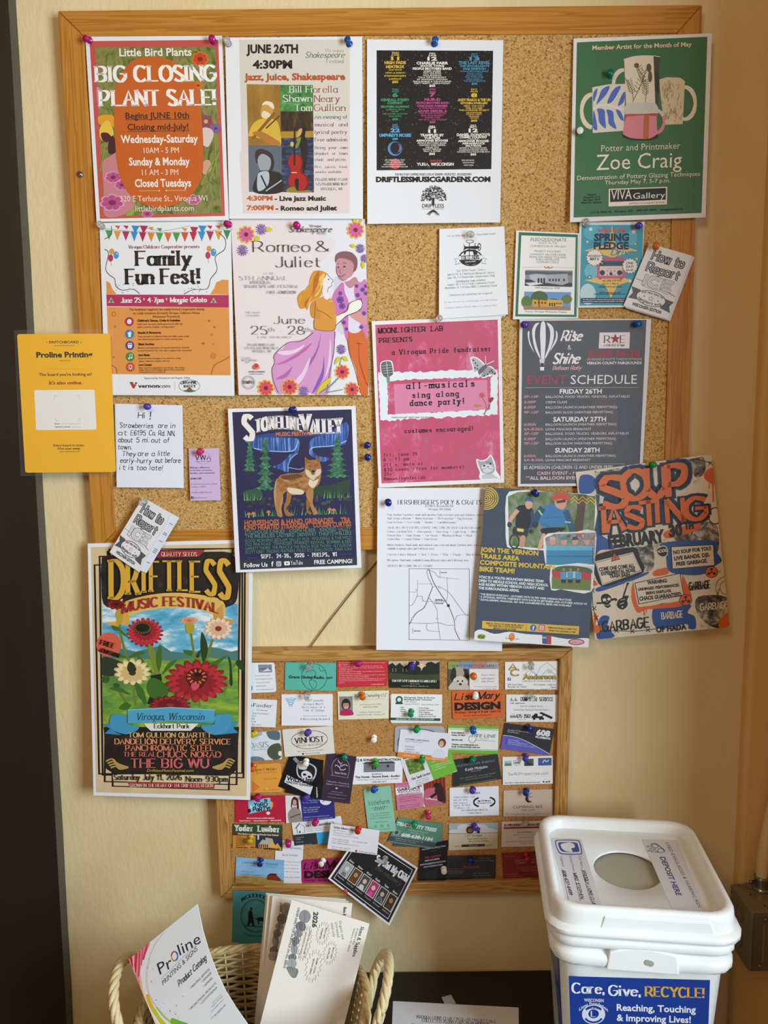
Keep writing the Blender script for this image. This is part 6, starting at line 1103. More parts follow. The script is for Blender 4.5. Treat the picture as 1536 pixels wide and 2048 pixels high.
G_(s, 'f0d0d0', 1.9, [(4, 4 + i * 3.55, w, tx) for i, (w, tx) in enumerate(((92, 'No abra la puerta si un agente de inmigracion esta tocando la puerta.'), (30, 'puerta.'), (85, 'No conteste ninguna pregunta de un agente de'), (88, 'inmigracion si trata de hablar con usted. Usted tiene el derecho'), (28, 'a guardar silencio.'), (90, 'No firme nada sin antes hablar con un abogado. Usted tiene el'), (45, 'derecho de hablar con un abogado.'), (92, 'Si usted esta afuera de su casa, pregunte al agente si esta libre'), (60, 'para irse y si dice que si, vayase con tranquilidad.'), (92, 'Entregue esta tarjeta al agente. Si esta adentro de su casa'), (88, 'muestre la tarjeta por la ventana o pasela debajo de la'), (12, 'puerta.')))]).t(68, 48, 26, 2, 'b', 'www.ilrc.org/red-cards', 'f0d0d0').done()
s = card('dark photo card of a sunset over a lawn with headstones', [(776.7, 1321.7), (878.9, 1321), (879.6, 1377.8), (778.7, 1375.4)], '1c211c')
s.r(0, 22, 100, 22, 'c9b49c').r(0, 38, 100, 17, '3c4428').p('0 24 0 8 8 4 14 10 22 4 30 12 38 8 40 2 46 4 50 18 54 0 60 2 64 20 70 10 76 4 84 2 92 6 100 2 100 26 50 28', '1f261c').e(65, 10, 5, 4, 'f4dcc0').e(65, 10, 9, 2, 'e8b890')
for x in (8, 14, 28, 35): s.l([(x, 22), (x, 15)], 1.2, '8a8c80')
s.t(6, 42, 88, 4, 'f', "CEMETERY STEVE'S MONUMENT CLEANING & RESET", 'ece8e0', 1.4).T('s', 'b8b8b0', 2.2, (42, 46.5, 18, 'Steve Lewis'), (25, 51, 52, 'stonecs2017@gmail.com  (608) 606-1166')).done()
s = card('card with a photo of a person with a shaggy white dog', [(896.2, 1323.9), (996.9, 1323.9), (997.6, 1379.6), (896.7, 1379.6)], 'e8e4e4')
s.r(0, 14, 100, 14, 'a8a4ac').p('0 0 22 0 18 14 0 14', '8aa850').p('22 0 50 0 46 14 18 14', '7a94b8').p('50 0 78 0 72 12 46 14', 'b08478').r(0, 55, 42, 41, '55504c').e(22, 20, 10, 12, 'b0a090').p('~8 14 14 12 16 26 12 36 4 34', '2c2826').p('~30 14 38 16 40 34 32 34 32 22', '2c2826').e(24, 40, 15, 12, 'd4ccc4').p('~2 55 6 42 16 38 24 46 34 40 40 55', 'c4bcb4').e(19, 38, 1.8, 1.8, '1c1a1a').e(28, 38, 1.8, 1.8, '1c1a1a').e(24, 44, 3, 2.2, '1c1a1a')
s.t(3, 10, 92, 4.6, 'f', 'FRONT PORCH FRAMING', '34323a', 1.3).l('58 12 94 12', .6, '34323a').T('s', '55535a', 2.6, (66, 27, 27, 'Karen Helix'), (66, 34, 25, 'kphelix@gmail'), (66, 40, 25, '(608) 799-2118')).T('s', '6a686e', 1.8, (52, 50, 44, 'fine quality framing since 1996'), (66, 54, 28, 'Viroqua, WI')).done()
s = card('white card with gold outlined lettering above and roof-line sketch', [(1010, 1323.9), (1115.6, 1322.2), (1115.9, 1379.8), (1010, 1379)], 'f0f0f0')
s.l('34 26 48 16 60 26 66 12 80 2 98 18 98 26', .6, '8a8c90').l('44 26 52 18 58 24', .5, '8a8c90').l('70 26 82 14 96 26', .6, '8a8c90').r(50, 14, 5, 8, 'b8babe').r(80, 22, 9, 6, 'c8cace').t(8, 15, 13, 11, 'x', 'A', '3a3424', 1.2).t(8.4, 14.8, 12, 10.6, 'x', 'A', 'd8b43c', .7).t(12, 26, 14, 11, 'x', 'C', '3a3424', 1.2).t(12.4, 25.8, 13, 10.6, 'x', 'C', 'd8b43c', .7).t(33, 33, 64, 8.4, 'B', 'Anderson', '2c2618', 1.6).t(34, 32.6, 62, 8, 'B', 'Anderson', 'd8b43c', .2)
s.T('h', '26262a', 3, (33, 38, 64, 'Cabinetry & Construction, LLC'), (5, 45, 28, '606 South Main'), (5, 49.5, 36, 'Westby, WI 54667'), (5, 54.5, 58, 'andersoncabinetry@gmail.com'), (54, 45, 43, 'Christopher Anderson'), (86, 49.5, 11, 'Owner'), (66, 54.5, 31, '(608)632-0286')).r(5, 36, 6, 6, '3a5a98').t(7, 35, 2.4, 4.6, 'B', 'f', 'f0f0f0').done()
# row 2
s = card('white square-cornered card with large grey heading, half behind the flower poster', [(450, 1396), (554.4, 1400), (551, 1455), (447, 1451)]); G_(s, '34363c', 7, [(40, 15, 52, 'abFinder')])
G_(s, '3c3e44', 2.8, [(42, 22, 42, 'B.S. - Owner'), (42, 28.5, 44, 'ment Skill Developer'), (42, 33.5, 20, 'ty Road P'), (42, 39, 18, 'WI 54665'), (42, 44.5, 20, '513-7636'), (42, 50, 30, '@gmail.com')]).e(37, 2, 4, 3, '2f8a7a').done()
s = card('white card with a little blue whirlwind, partly under a clear pin', [(563, 1388.9), (665.5, 1388), (665.5, 1451.7), (563, 1451.2)], 'eceef4', th=.0012); c_ = '6ab0d4'
for i in range(4): s.e(18, 9 + i * 4.2, 10 - i * 2.3, 1.8, c_, 14, 1)
s.t(45, 14, 37, 4, 's', 'WJRT youtube', '6a6c74').T('y', '7a7c84', 3.6, (43, 21, 39, 'Richard Wolff'), (40, 27, 45, 'Resilience in a'), (42, 33, 42, 'Time of Change')).t(42, 43, 46, 1.8, 's', 'https://youtu.be/xyzwolffwolff', '6a6c74').t(37, 50, 57, 3.4, 'h', "$ We're circling the drain $", '3a3c44').done()
s = card('cream card with a photo of a person in a magenta top', [(675, 1383), (777.5, 1380.7), (777.5, 1437), (676.7, 1439.3)], 'e6e4cc')
s.r(3, 47, 26, 37, '8a8682').e(16, 26, 9, 12, '2c2320', 16).e(16, 28, 6, 8, 'c89080', 14).p('~4 47 6 38 14 35 20 35 28 39 29 47', 'b8245c', 3).p('~10 20 16 16 22 20 20 23 12 23', '2c2320').l('11 27 21 26', .5, '3a2c28').l('13 32 16 33 19 31', .7, 'f0e0d8')
s.t(33, 12, 62, 6, 'k', 'Krause Counseling LLC', '4a4844', 1.1).l('34 17 94 16', .4, '8a8a80').T('s', '5a5a56', 2.4, (43, 28, 42, 'Jody Krause LPC CSW'), (50, 33, 28, '608-606-3986'), (43, 43, 42, 'Holistic Health Center'), (36, 48, 56, '118 Fly Drive #8 - Viroqua, WI')).done()
for i in (2, 1): card(('', 'upper spare card just under the green-footed service card', 'lower spare card under the green-footed service card')[i], [(782 - i, 1388 + i), (884 - i * .3, 1389 + i), (884.4 - i * .3, 1443.5 + i * 1.5), (781 + i * .8, 1443 + i * 1.6)], 'e4e4e6', .0200 + (2 - i) * .0005, group='green-footed service cards')
s = card('white service card with green round emblem and dark green foot band', [(782.4, 1387.7), (884.5, 1389), (883.8, 1443.4), (781, 1442.9)], 'eef0ee', .0212, group='green-footed service cards')
s.e(16, 11, 7, 7, '1f5a44', 20).e(16, 11, 4, 4, 'dfe8e2').r(9, 20, 14, 4, '1f5a44').p('0 46 97 47 97 52 0 51', '1f5244').T('b', '2c302e', 3, (26, 8, 60, 'Evergreen Sales & Service'), (26, 12, 54, 'Machining & Power Transmission')).T('s', '3c403e', 2.4, (26, 16, 24, '31186 County D'), (26, 20.5, 29, 'Cashton, WI 54619'), (60, 21, 34, 'Joseph Hershberger, Owner'))
G_(s, '3c403e', 2.2, [(17, 27, 9, '* Belts'), (17, 31, 12, '* Pulleys'), (17, 35, 13, '* Bearings'), (17, 39.5, 14, '* Chain'), (17, 43.5, 18, '* Gearboxes'), (52, 28, 22, '* Drive Design'), (52, 32, 32, '* Extensive Inventory'), (52, 36, 24, '* Daily Shipping'), (52, 40, 30, '* Onsite Machining'), (52, 44, 36, '* Satisfaction is Our Goal')], 'b').t(10, 50, 74, 2.4, 'b', 'OPEN MONDAY THRU SATURDAY 7:30 AM TO 5:00 PM', 'd8e4dc').done()
s = card('bright orange rounded card with thick black DESIGN lettering', [(903.6, 1381.5), (1004.5, 1379.6), (1005.5, 1434), (905.6, 1438)], 'd8652c', rad=4)
s.t(5, 18, 40, 12, 'K', 'Lisa', '17120f', 1.1).t(50, 17, 42, 13, 'K', 'Mary', '17120f', 1.1).t(4, 38, 92, 13.5, 'B', 'DESIGN', '17120f', 1.5).t(4, 44.5, 92, 3.4, 'Y', 'Strategic Design & Brand Identity', '2c1a10', 1.2).t(22, 50.5, 56, 1.8, 'b', 'Mary Fuller fuller4lisamarydesign@gmail.com', '4a2010').done()
s = card('white haulage card with a black tipping truck silhouette', [(1012.5, 1389), (1115.6, 1389.5), (1113.9, 1443.9), (1012.5, 1443.9)], 'ecebec')
s.t(8, 12, 84, 6.6, 'Y', 'A.A. DUMPSTER SERVICE', '1c1c20', .9).t(8, 18, 28, 2.8, 'F', '(All American)', '2a2a2e').T('f', '3c3c40', 3, (28, 24, 44, 'Roll-Off Container Service'), (14, 31, 70, 'Construction, Roofing & Clean-Up Projects')).t(8, 45, 11, 4, 'F', '(608)', '1c1c20').t(20, 45, 28, 6, 'Y', '675-3562', '1c1c20').t(22, 49, 16, 1.8, 's', 'Viroqua, WI', '3c3c40').t(10, 39, 8, 1.8, 's', 'Owner', '3c3c40')
s.p('50 46 50 42 54 40 56 37 61 37 62 42 72 43 72 46', '17171a').p('64 36 69 34 92 44 89 48', '17171a').l('66 44 76 39', 1.2, '17171a').e(55, 47, 2.6, 2.6, '17171a').e(67, 47, 2.6, 2.6, '17171a').e(72, 47, 2.4, 2.4, '17171a').done()
# row 3
s = card('pale card with blue-grey and olive blobs, half behind the flower poster', [(459, 1469), (561, 1461), (564, 1518.5), (463, 1524)], 'dfe3ea')
s.p('~74 0 96 1 98 16 90 18 78 14 73 6', '5a7080').p('~98 26 99 50 86 56 74 48 72 36 82 26', '4c5a44').p('~36 0 60 0 64 5 50 9 38 6', 'a8b4c0').p('~36 48 56 48 66 55 60 60 36 60', '6a808c').e(97, 44, 4, 5, 'e8eaee').t(37, 30, 38, 10, 'f', 'OASIS', '3a4450', .8).t(42, 35, 28, 2, 's', 'TEMPERATURE CARE', '6a7480').done()
s = card('ivory card with an oval-ringed shop heading, pinned in purple', [(564.2, 1459.2), (665, 1451.7), (669.7, 1506.8), (569.6, 1513.8)], 'e4e0d8')
s.e(52, 24, 36, 18, '3a3838', 32, .8).t(23, 29, 58, 10, 'F', 'VINHOST', '242224', .9).l('60 29 66 18', .7, '242224').t(25, 36, 54, 3.2, 'f', 'VINTAGE MERCANTILE', '3c3a3c', 1.2).l('20 31 44 31', .4, '3a3838').l('60 31 84 31', .4, '3a3838').T('s', '55535a', 2.2, (26, 47, 52, '108 S. Main St. Viroqua, WI 54665'), (42, 52, 28, '@vinhostvintage')).r(35, 53, 3.4, 3.4, '2c2c30').done()
s = card('silver-grey rounded card with a dark ring, mostly hidden under an orange-footed card', [(789.8, 1452), (888.8, 1452), (891, 1508), (788.6, 1505)], 'a8aab0', rad=6); s.e(52, 34, 46, 28, '2c2e34', 30, 1).e(52, 34, 43, 26, 'd8dade', 30).done()
s = card('card with an orange foot and a photo of a person in white', [(801, 1458.7), (900.4, 1466.9), (893.7, 1524.5), (794.2, 1514.6)], 'e2e4ee', .0216)
s.p('0 46 99.5 47 100 58 0 57', 'e08a34').p('~70 50 70 42 76 34 84 32 92 36 96 48 96 50', 'd4dcec').e(86, 20, 8, 9, '6a3c2a', 14).e(85, 22, 5, 6.5, 'd8a48a', 12).l('82 25 88 24', .7, 'f4ece6').T('b', '4a4c58', 3, (12, 20, 48, 'DYNAMO CARETAKING')).T('s', '7a7c88', 2.2, (12, 24, 36, 'AQUATIC POWER SUPPORT')).T('s', '5a5c68', 3.2, (13, 35, 18, 'PAINTING'), (13, 40.5, 19, 'CLEANING'), (13, 46, 0.1, ' '), (13, 45.6, 30, 'PROPERTY CARE')).T('s', 'f4e4d0', 2.6, (12, 53, 24, '608 485-5009'), (44, 54, 50, 'dynamocare@gmail.com')).done()
s = card('white tackle card banded bright green above and below', [(896.2, 1450.8), (997.6, 1453.3), (995.6, 1508.2), (896.2, 1505.2)], 'e6eae6')
s.p('0 0 100 0 100 5 0 5', '6ab83c').p('0 48 100 48 100 54.5 0 54.5', '6ab83c').l('0 7 100 7', .7, '2c5a2c').l('0 46.5 100 46.5', .7, '2c5a2c').t(44, 22, 50, 6, 'T', 'TITE LINE', '8a8e94').t(62, 26, 18, 2.2, 't', 'TACKLE', '6a6e74').l('54 28 94 29', .6, '4a4e54').l('~56 10 56 24 52 32 44 32 41 24 46 19', 1, '8a8e94').T('B', '2c302c', 3, (7, 16, 25, 'RYAN BEEMAN'), (7, 20.5, 27, 'DeSoto, WI 54624'), (7, 30, 22, '608-306-1002'), (7, 39, 53, 'Website: www.titelinetackle.com'), (7, 43.5, 57, 'Email: tightlinetackle@gmail.com')).done()
s = card('black and violet swoosh plumbing card, tilted, pinned in dark blue', [(1009.2, 1445.9), (1108.2, 1458.2), (1099, 1510.2), (1001.3, 1497.8)], '2c2c34')
s.p('~0 26 20 26 45 31 70 40 100 52 100 55 60 55 0 55', '5c5cb8', 3).l('~0 25.5 20 25 45 30 70 39 100 51', .9, 'd4d4ec').T('s', 'c4c4d4', 2.9, (8, 14, 45, 'Joseph M Gunderson'), (8, 18, 24, 'Owner/Plumber')).t(66, 16, 28, 11, 'B', '608', 'e4e4ee', 1.2).t(66, 22, 30, 4, 'B', 'PLUMBING', 'e4e4ee').T('s', 'c4c4e4', 2.4, (12, 34, 22, '608-778-8288'), (12, 38, 40, '608plumbing@gmail.com'), (12, 42, 56, '518 S. Washington St. Viroqua, WI 54665'))
for y in (33, 37, 41): s.r(8, y + 1, 2, 2, '1c1c40')
s.done()
# row 4
s = card('golden orange card with an arrow-shaped right end, pinned in orange', [(462, 1531), (562, 1526), (565, 1584), (464, 1586)], 'e8a040', rad=5); s.p('40 32 56 45 40 57', 'dc7c34').t(45, 13, 46, 4.6, 'f', 'Myrna Z. McGuire', '5a3a1c', 1.2).T('s', '7a5a34', 2.2, (50, 18, 42, 'Licensed Massage Therapist'), (64, 31, 27, '608-606-4202'), (62, 52, 32, 'massage by appointment')).e(70, 50, 1.4, 1.4, 'f4d8b0').done()
s = card('plain black back card beneath the black wildlife card', [(582, 1512), (647, 1520.5), (643.5, 1600), (570, 1585)], '15151a')
s.t(82, 76, 30, 4, 'b', 'Wildlife', 'd8d8dc', 1, 0, 0, 1.45).done()
s = card('tilted square black card with raccoon-style masked animal emblem in white', [(580.1, 1509.2), (647.4, 1520.5), (622.8, 1595.5), (556.5, 1573.2)], '101014', .0210)
s.p('~30 30 36 14 60 14 86 24 92 46 84 66 60 66 40 56', 'c8ccd4').p('~33 30 39 17 60 17 82 26 88 46 80 62 60 62 43 54', '1c1c22').l('14 8 48 30', 7, '8a8e98').p('~50 46 60 38 76 42 84 52 78 62 66 64 54 58', 'd8dce2').e(60, 50, 5, 3.4, '15151a').e(75, 53, 5, 3.4, '15151a').e(68, 58, 2.6, 2, '15151a').p('~34 20 56 20 60 34 44 38 36 34', 'ccd0d8')
s.p('12 64 94 76 94 100 12 88', 'e0e4ea').t(15, 80, 76, 12.5, 'B', 'WILDLIFE', '101014', 1, 0, 0, -.13).t(16, 88, 74, 6, 'B', 'WINDOW CLEANING', '101014', 1, 0, 0, -.13).done()
s = card('aubergine upright card with an arched white plant drawing', [(654.4, 1505.2), (713, 1513.4), (699.4, 1607.6), (642, 1600)], '3a2c40', .0206)
s.l('~28 74 22 40 32 18 52 10 72 20 82 44 80 74', 1, 'b8acc0').l('22 74 84 76', 1, 'b8acc0').l('~52 54 50 40 56 24', 1, 'c8c0cc').l('~50 46 38 38 32 42', 2, 'c8c0cc').l('~52 40 66 32 74 36', 2, 'c8c0cc').l('~52 32 42 24 40 18', 2, 'c8c0cc').l('~50 50 60 52 70 46', 2, 'c8c0cc').t(34, 66, 40, 6, 'f', 'Susan Sestu', 'd8d0dc', 1.3).T('i', 'dcd4e0', 4.2, (12, 98, 76, 'Education, Planning &'), (10, 107, 80, 'Support for End of Life')).T('s', 'a89cb0', 3, (32, 130, 40, '608-606-4660'), (22, 138, 62, 'susans666@gmail.com'), (20, 150, 60, 'www.susansestu.com')).e(48, 116, 4, 3, 'c8c0cc').done()
s = card('white construction card with a grey shed drawing', [(705.3, 1513.4), (805.9, 1512.3), (804.6, 1565.5), (705.3, 1569.2)], 'eceef2')
s.t(6, 9, 90, 4.4, 'B', 'CJ & SONS CONSTRUCTION', '1c1c22').p('18 14 26 11 80 10 86 14', '3c3e48').r(22, 31, 62, 17, '7c8088').r(38, 26, 4, 8, '2c2e38').r(43, 26, 4, 8, '2c2e38').r(68, 22, 5, 5, '2c2e38').T('b', '2c2e38', 2.4, (38, 36, 22, 'Specializing in'), (38, 52, 30, '1-608-383-6231')).t(5, 42, 90, 3.8, 'B', 'Tiny Homes - Storage Sheds - Roofing', '24262e').t(9, 47, 84, 2.6, 's', '42155 Classic Drive, Soldiers Grove, WI 54655', '3a3c44').done()
s = card('crimson card with a pale blue party sign', [(470, 1592), (570, 1590.8), (570.5, 1644), (470.9, 1644.7)], 'bf1f3f')
s.p('26 10 70 4 73 27 28 36', '86c8e4').T('x', '16242c', 7, (44, 12, 20, "c's"), (38, 21, 26, 'YaRD')).t(36, 31, 34, 8, 'x', 'PaRTY!', '16242c').e(28, 30, 3.5, 4, '15151a').e(32, 22, 2, 3, 'd8e8f0').e(73, 18, 3, 6, 'e0b040').e(66, 35, 4, 3.4, 'f0d8d8').T('B', 'f0d0d4', 2.4, (22, 46, 56, 'We do hoods and curbside displays!'), (8, 51, 84, 'Scott Overson  *  tmacyardparty.org  *  608-792-5510')).done()
s = card('indigo card with a white strip photo of a person with folded arms', [(570.5, 1591.2), (667, 1590.8), (670.8, 1636.5), (572.4, 1646.5)], '2c2f80', .0203)
s.p('0 0 30 0 34 57 0 58', 'e4e2e6').p('~6 52 4 36 10 26 18 22 28 26 32 40 32 57 8 58', '9c8c84').e(19, 12, 6, 8, '4a2c22').e(19, 13, 4, 6, 'd0a08c').p('~13 8 19 2 26 8 27 26 23 24 23 10 15 9 13 24 11 20', '3a221a').l('8 42 30 36', 2, '6a5850').e(83, 11, 12, 10, 'e8e8f0', 22).l('~76 14 83 10 91 12', .8, '2c2f80')
s.T('s', 'b8bce0', 2.6, (36, 5, 36, 'KAYLA HEYMAN'), (36, 11, 34, '200 S Main Hwy 35'), (36, 15.5, 30, 'De Soto, WI 54624'), (36, 26, 34, 'Office: 608-648-2208'), (36, 30.5, 30, 'Fax: 608-648-2009'), (36, 35, 30, 'Cell: 563-379-2269'), (36, 45, 52, 'Website: www.cedarbank.com'), (36, 50, 58, 'Email: kheyman@cedarbank.com')).done()
s = card('mint green upright rounded card with dark leafy drawing', [(726.4, 1577.9), (781, 1570.9), (792.7, 1662.3), (737.2, 1665.8)], '8cc4ac', .0205, rad=6)
s.t(14, 62, 74, 15, 'o', 'littlefarm', '2c5248', .9).l('~20 76 36 72 50 78 66 72 80 74', 1, '3c6a58')
for x in (34, 42, 50, 58, 66): s.l([(x, 78), (x + 4, 70)], 1.4, '3c6a58').l([(x, 78), (x - 3, 84)], 1.4, '3c6a58')
s.T('s', '3c6a58', 3.4, (14, 96, 72, 'Author, Artist & Photographer'), (18, 104, 64, 'www.littlefarmart.com'), (12, 113, 76, 'littlefarmart@gmail.com'), (30, 128, 44, '@littlefarmarts')).e(28, 142, 4, 4, '3c6a58', 10, 1).r(45, 145, 10, 7, '3c6a58').r(46.5, 143.7, 7, 4.4, '8cc4ac').e(74, 141, 3, 4, '3c6a58', 10, 1).t(20, 154, 60, 2.6, 's', 'Prairie Town, Wisconsin', '3c6a58').done()
s = card('tilted half white, half lime card with a vegetable garden photo', [(801, 1520), (899, 1496), (914.7, 1542.4), (820.7, 1577.8)], 'e2e0e8', .0207)
s.p('47 0 100 0 100 53 50 58', '74b83c').r(8, 30, 32, 28, '@leafy').t(9, 41, 38, 4.4, 'F', 'One Small Garden', '3c3c44', .9).T('s', '6a6a74', 2.2, (16, 46, 24, 'Jane Siemon'), (14, 50, 28, 'Viroqua, WI 54665'), (16, 54, 24, '608-637-3211')).T('s', 'e4f0d8', 2.4, (58, 28, 36, 'ecological garden design'), (58, 32.5, 40, 'installation & maintenance'), (58, 37, 24, 'workshops'), (58, 20, 12, 'edible'))
for y in (27, 31.5, 36): s.e(55, y, .9, .9, 'e4f0d8', 6)
s.done()
s = card('pink insulation card with a photo of a worker against red timber', [(789.8, 1565.5), (890, 1554.8), (892.5, 1607.5), (794.7, 1621)], 'cc7c9c', .0202)
s.p('0 10 53 14 53 26 0 24', 'ecebec').p('53 0 56 0 57 54 54 54', 'eaeaea').p('56 0 100 0 100 53 57 54', '7a2c20')
for x in (60, 66, 72, 79, 86, 94): s.l([(x, 0), (x + .5, 20)], 1.5, 'b8402c')
s.p('~57 24 70 18 84 22 82 36 86 44 92 53 57 54', 'c0607c').p('~80 18 88 10 96 22 98 48 84 46 82 34 78 28', '3a1c18').e(82, 14, 5, 5, '181014').l('82 30 68 38', 4, '2c1814').e(67, 39, 3, 2, 'd8b0a0').l('58 38 82 44', 1.6, 'c8c8cc')
s.t(3, 17, 46, 5, 'B', "GARCIA'S", '4a1c34').t(5, 21, 44, 3, 'b', 'INSULATION', '6a3450').t(6, 25, 44, 2.6, 'b', 'AND CONSTRUCTION', '6a3450').T('s', '8a3c60', 2.2, (4, 5, 26, 'Melvin Garcia'), (6, 31, 36, 'Attic Insulation'), (6, 35, 40, 'Blown-in, Batt'), (6, 39, 34, 'Spray Foam, Vinyl'), (6, 48, 42, '(608) 632-1711 Viroqua'), (6, 52, 40, 'Fully Insured')).done()
s = card('tilted charcoal energy card with small white name', [(907.3, 1519.7), (995.1, 1507.8), (1003.3, 1558), (905.6, 1574.1)], '2e3236', .0204)
s.t(6, 16, 86, 4.6, 's', 'OLSON SOLAR ENERGY', '8a8e90').t(26, 27, 48, 6, 's', 'Keith Molzahn', 'e4e4e4').t(38, 30.5, 22, 1.8, 's', 'Solar Consultant', 'b8bcbc').T('s', '8a9470', 2.4, (14, 42, 76, 'office: (608) 782-2710   mobile: (608) 799-8075'), (26, 46.5, 54, 'keith.molzahn@olsonsolarenergy.com'), (14, 55, 76, '2901 Airport Rd La Crosse WI  www.olsonsolarenergy.com')).done()
s = card('white property card with three small landscape pictures across its top', [(1005, 1514), (1105.2, 1511.5), (1105.7, 1567.2), (1005.8, 1569.7)], 'eaeaec')
s.r(4, 18, 14, 10, '5f8a50').r(4, 13, 14, 5, '9ac0dc').r(43, 19, 19, 14, '4a5a58').p('43 19 50 10 56 14 62 19', '2c342c').r(71, 19, 27, 15, '3a5a98').l('~80 14 84 8 88 12 92 8', 1.4, 'c8d4e8').t(22, 14, 14, 4, 'B', 'LAND', '2c2c34').T('s', '4a4a54', 2, (20, 9, 18, 'WISCONSIN'), (24, 18, 12, 'REALTY')).t(11, 37, 80, 5.2, 'o', 'SwWiProperties.com', '4a4a54', .8).t(4, 53, 70, 2.2, 'b', 'Each office is independently owned and operated.', '2c2c34').r(80, 53, 3, 3, '2c2c34').r(85, 53, 5, 2, '2c2c34').r(91, 53, 3, 3, '2c2c34').done()
s = card('white motors card with a bracket-shaped black logo, bent at its top', [(899.1, 1575.8), (997.1, 1572.1), (998.1, 1630.5), (899.4, 1633)], 'e6e8f0', th=.0010)
s.t(36, 14, 26, 4.6, 'b', '373 Motors', '3c3c48').T('y', '6a6a78', 2.8, (8, 21, 42, '373motors@gmail.com'), (8, 27, 28, '608 633 6434'), (8, 33, 28, '4246 County G'), (8, 38, 34, 'Sparta, WI 54656'), (8, 43, 32, '373-Motors.com')).T('f', '2c2c34', 3.2, (23, 48, 54, 'Free Estimates/Contact Marcus Coy'), (36, 54, 28, 'Family Owned'))
for a0, a1, x in ((105, 255, 63), (-75, 75, 78)): s.l([(x + 14 * math.cos(math.radians(a0 + (a1 - a0) * i / 8)), 31 + 9 * math.sin(math.radians(a0 + (a1 - a0) * i / 8))) for i in range(9)], 2.6, '1c1c22')
s.t(64, 30, 20, 3, 'T', '373 Motors', '1c1c22').e(60, 29, 3, 1.4, '1c1c22').t(55, 34, 32, 1.8, 'B', 'New Standard in Driving', '1c1c22').done()
s = card('kraft-toned tree care card with crescent mark, pinned in dark blue', [(1007, 1580.8), (1106, 1578.3), (1105.7, 1632.3), (1006.8, 1633)], 'c8b4a4')
s.p('~46 12 44 20 50 26 58 24 52 22 50 16 50 12', '3a1c18').l('~50 14 54 8 58 6', .6, '3a2c2c').l('~52 16 56 14 60 14', .6, '3a2c2c').t(19, 37, 60, 5.4, 's', 'CLIMBING BEE', '3c2c30').t(35, 42.5, 28, 3.4, 's', 'TREE CARE', '5a4a4a').T('s', '7a5a54', 2.2, (12, 50, 40, 'climbingbee@gmail'), (64, 50, 28, '(608) 637-7321')).e(8, 49, 1.8, 1.8, '7a5a54', 10, .5).done()
# row 5
s = card('green and ochre lumber card with a building lit at night', [(465.8, 1647), (564.7, 1649.8), (564.7, 1702), (465.3, 1697)], 'c98a34')
s.r(0, 19, 100, 19, '1f4c34').r(0, 24, 100, 6, '5a2c20').p('46 24 100 24 100 51 46 47', '24304a').t(4, 14, 92, 10.5, 'Y', 'Yoder Lumber', 'ece6dc', 1.3).t(10, 22, 82, 2.8, 'B', 'We Strive to Make it Worth Your Drive!', 'ecdcc8').p('54 38 60 30 66 32 66 26 80 28 82 34 74 44 54 46', 'b8b0a4').p('72 44 80 32 88 44 88 48 72 46', 'e0b050').p('84 44 90 36 98 46 98 50 84 48', 'd8a848').r(52, 47, 20, 8, 'c8a468').r(50, 31, 3, 10, 'd8d8d8')
for x in (53, 57, 61, 65, 69): s.r(x, 46, 2, 6, '3a2c20')
G_(s, '4a2c10', 2.2, [(7, 28, 12, 'Lumber'), (7, 31.5, 20, 'Treated Posts'), (7, 35, 16, 'Windows'), (7, 38.5, 22, 'Roofing Shingles'), (7, 42, 26, 'Decking Supplies Also'), (7, 45.5, 18, 'Steel Doors')], 'b').T('B', '3a1c10', 2.6, (6, 49.5, 24, 'Concrete Sales'), (36, 48.5, 22, 'S3303 County Rd')).t(62, 50, 32, 3.4, 'B', '608-606-3678', '3a1c10').done()
s = card('white card behind with a house outline, black and sky blue foot', [(583, 1644.7), (681.9, 1631.8), (690, 1684), (589.5, 1691.5)], 'e4e6ea')
s.p('0 27 46 27 46 56 0 54', '2e3136').p('46 27 100 27 100 54 46 56', '3aa4dc').l('6 14 16 4 26 14 24 14 24 24 18 24', .9, '4a90c0').l('6 14 16 4', 1.2, '1c1c22').l('9 13 9 24 14 24', .9, '1c1c22').t(28, 13, 56, 4.4, 'F', 'McCoy Counseling S', '2c2e34').l('28 15 88 13', .4, '4a4c54').T('s', '5a5c64', 2, (28, 19, 42, 'Individual Counseling - Marital'), (28, 23, 34, 'Family - Divorce')).T('s', 'c4c6cc', 2, (4, 34, 16, 'Yvonne Fry'), (4, 38, 10, 'LCSW'), (4, 44, 14, '608-606-487'), (4, 50, 30, 'yvonne@mccounseling')).e(14, 22, 1.5, 2, '1c1c22').done()
s = card('white insurance card lying over the top of a dark photo card', [(661.5, 1647), (759.2, 1661), (754, 1710.3), (654.4, 1697.4)], 'e6e4ea', .0345)
s.t(7, 8, 44, 4, 'F', 'Sofya Mourn-Haro', '3a3840').T('s', '6a6874', 2.2, (7, 13, 26, 'Agent Pro Insured'), (7, 17.5, 36, 'Transamerica Financial'), (7, 22, 52, 'Wisconsin Insurance Lic #17182821'), (7, 30, 34, 'Phone: 608-379-9201'), (48, 30, 30, 'Cell: 608-606-6089'), (7, 34, 34, 'Text: 608-637-3602'), (7, 38, 56, 'sofyaharo@transamericanetwork.com'), (8, 46, 38, 'S3971 W Hidden Hills 4230'), (8, 50, 34, 'Viroqua, WI 54665')).t(62, 49, 34, 3.4, 's', 'Transamerica', '6a2c3c').e(58, 47.5, 2.4, 2.4, 'b01c34', 10).done()
s = card('dark green card fanned out behind the green farm card', [(800, 1642), (886, 1646), (882, 1697), (786, 1692)], '44525a', .0200, group='green farm cards')
s.r(0, 42, 100, 42, '5a8a74').done()
s = card('green farm card with white phone number, under a green pin', [(797, 1634), (887, 1650), (868, 1698), (775, 1684)], '5c8c78', .0207, group='green farm cards')
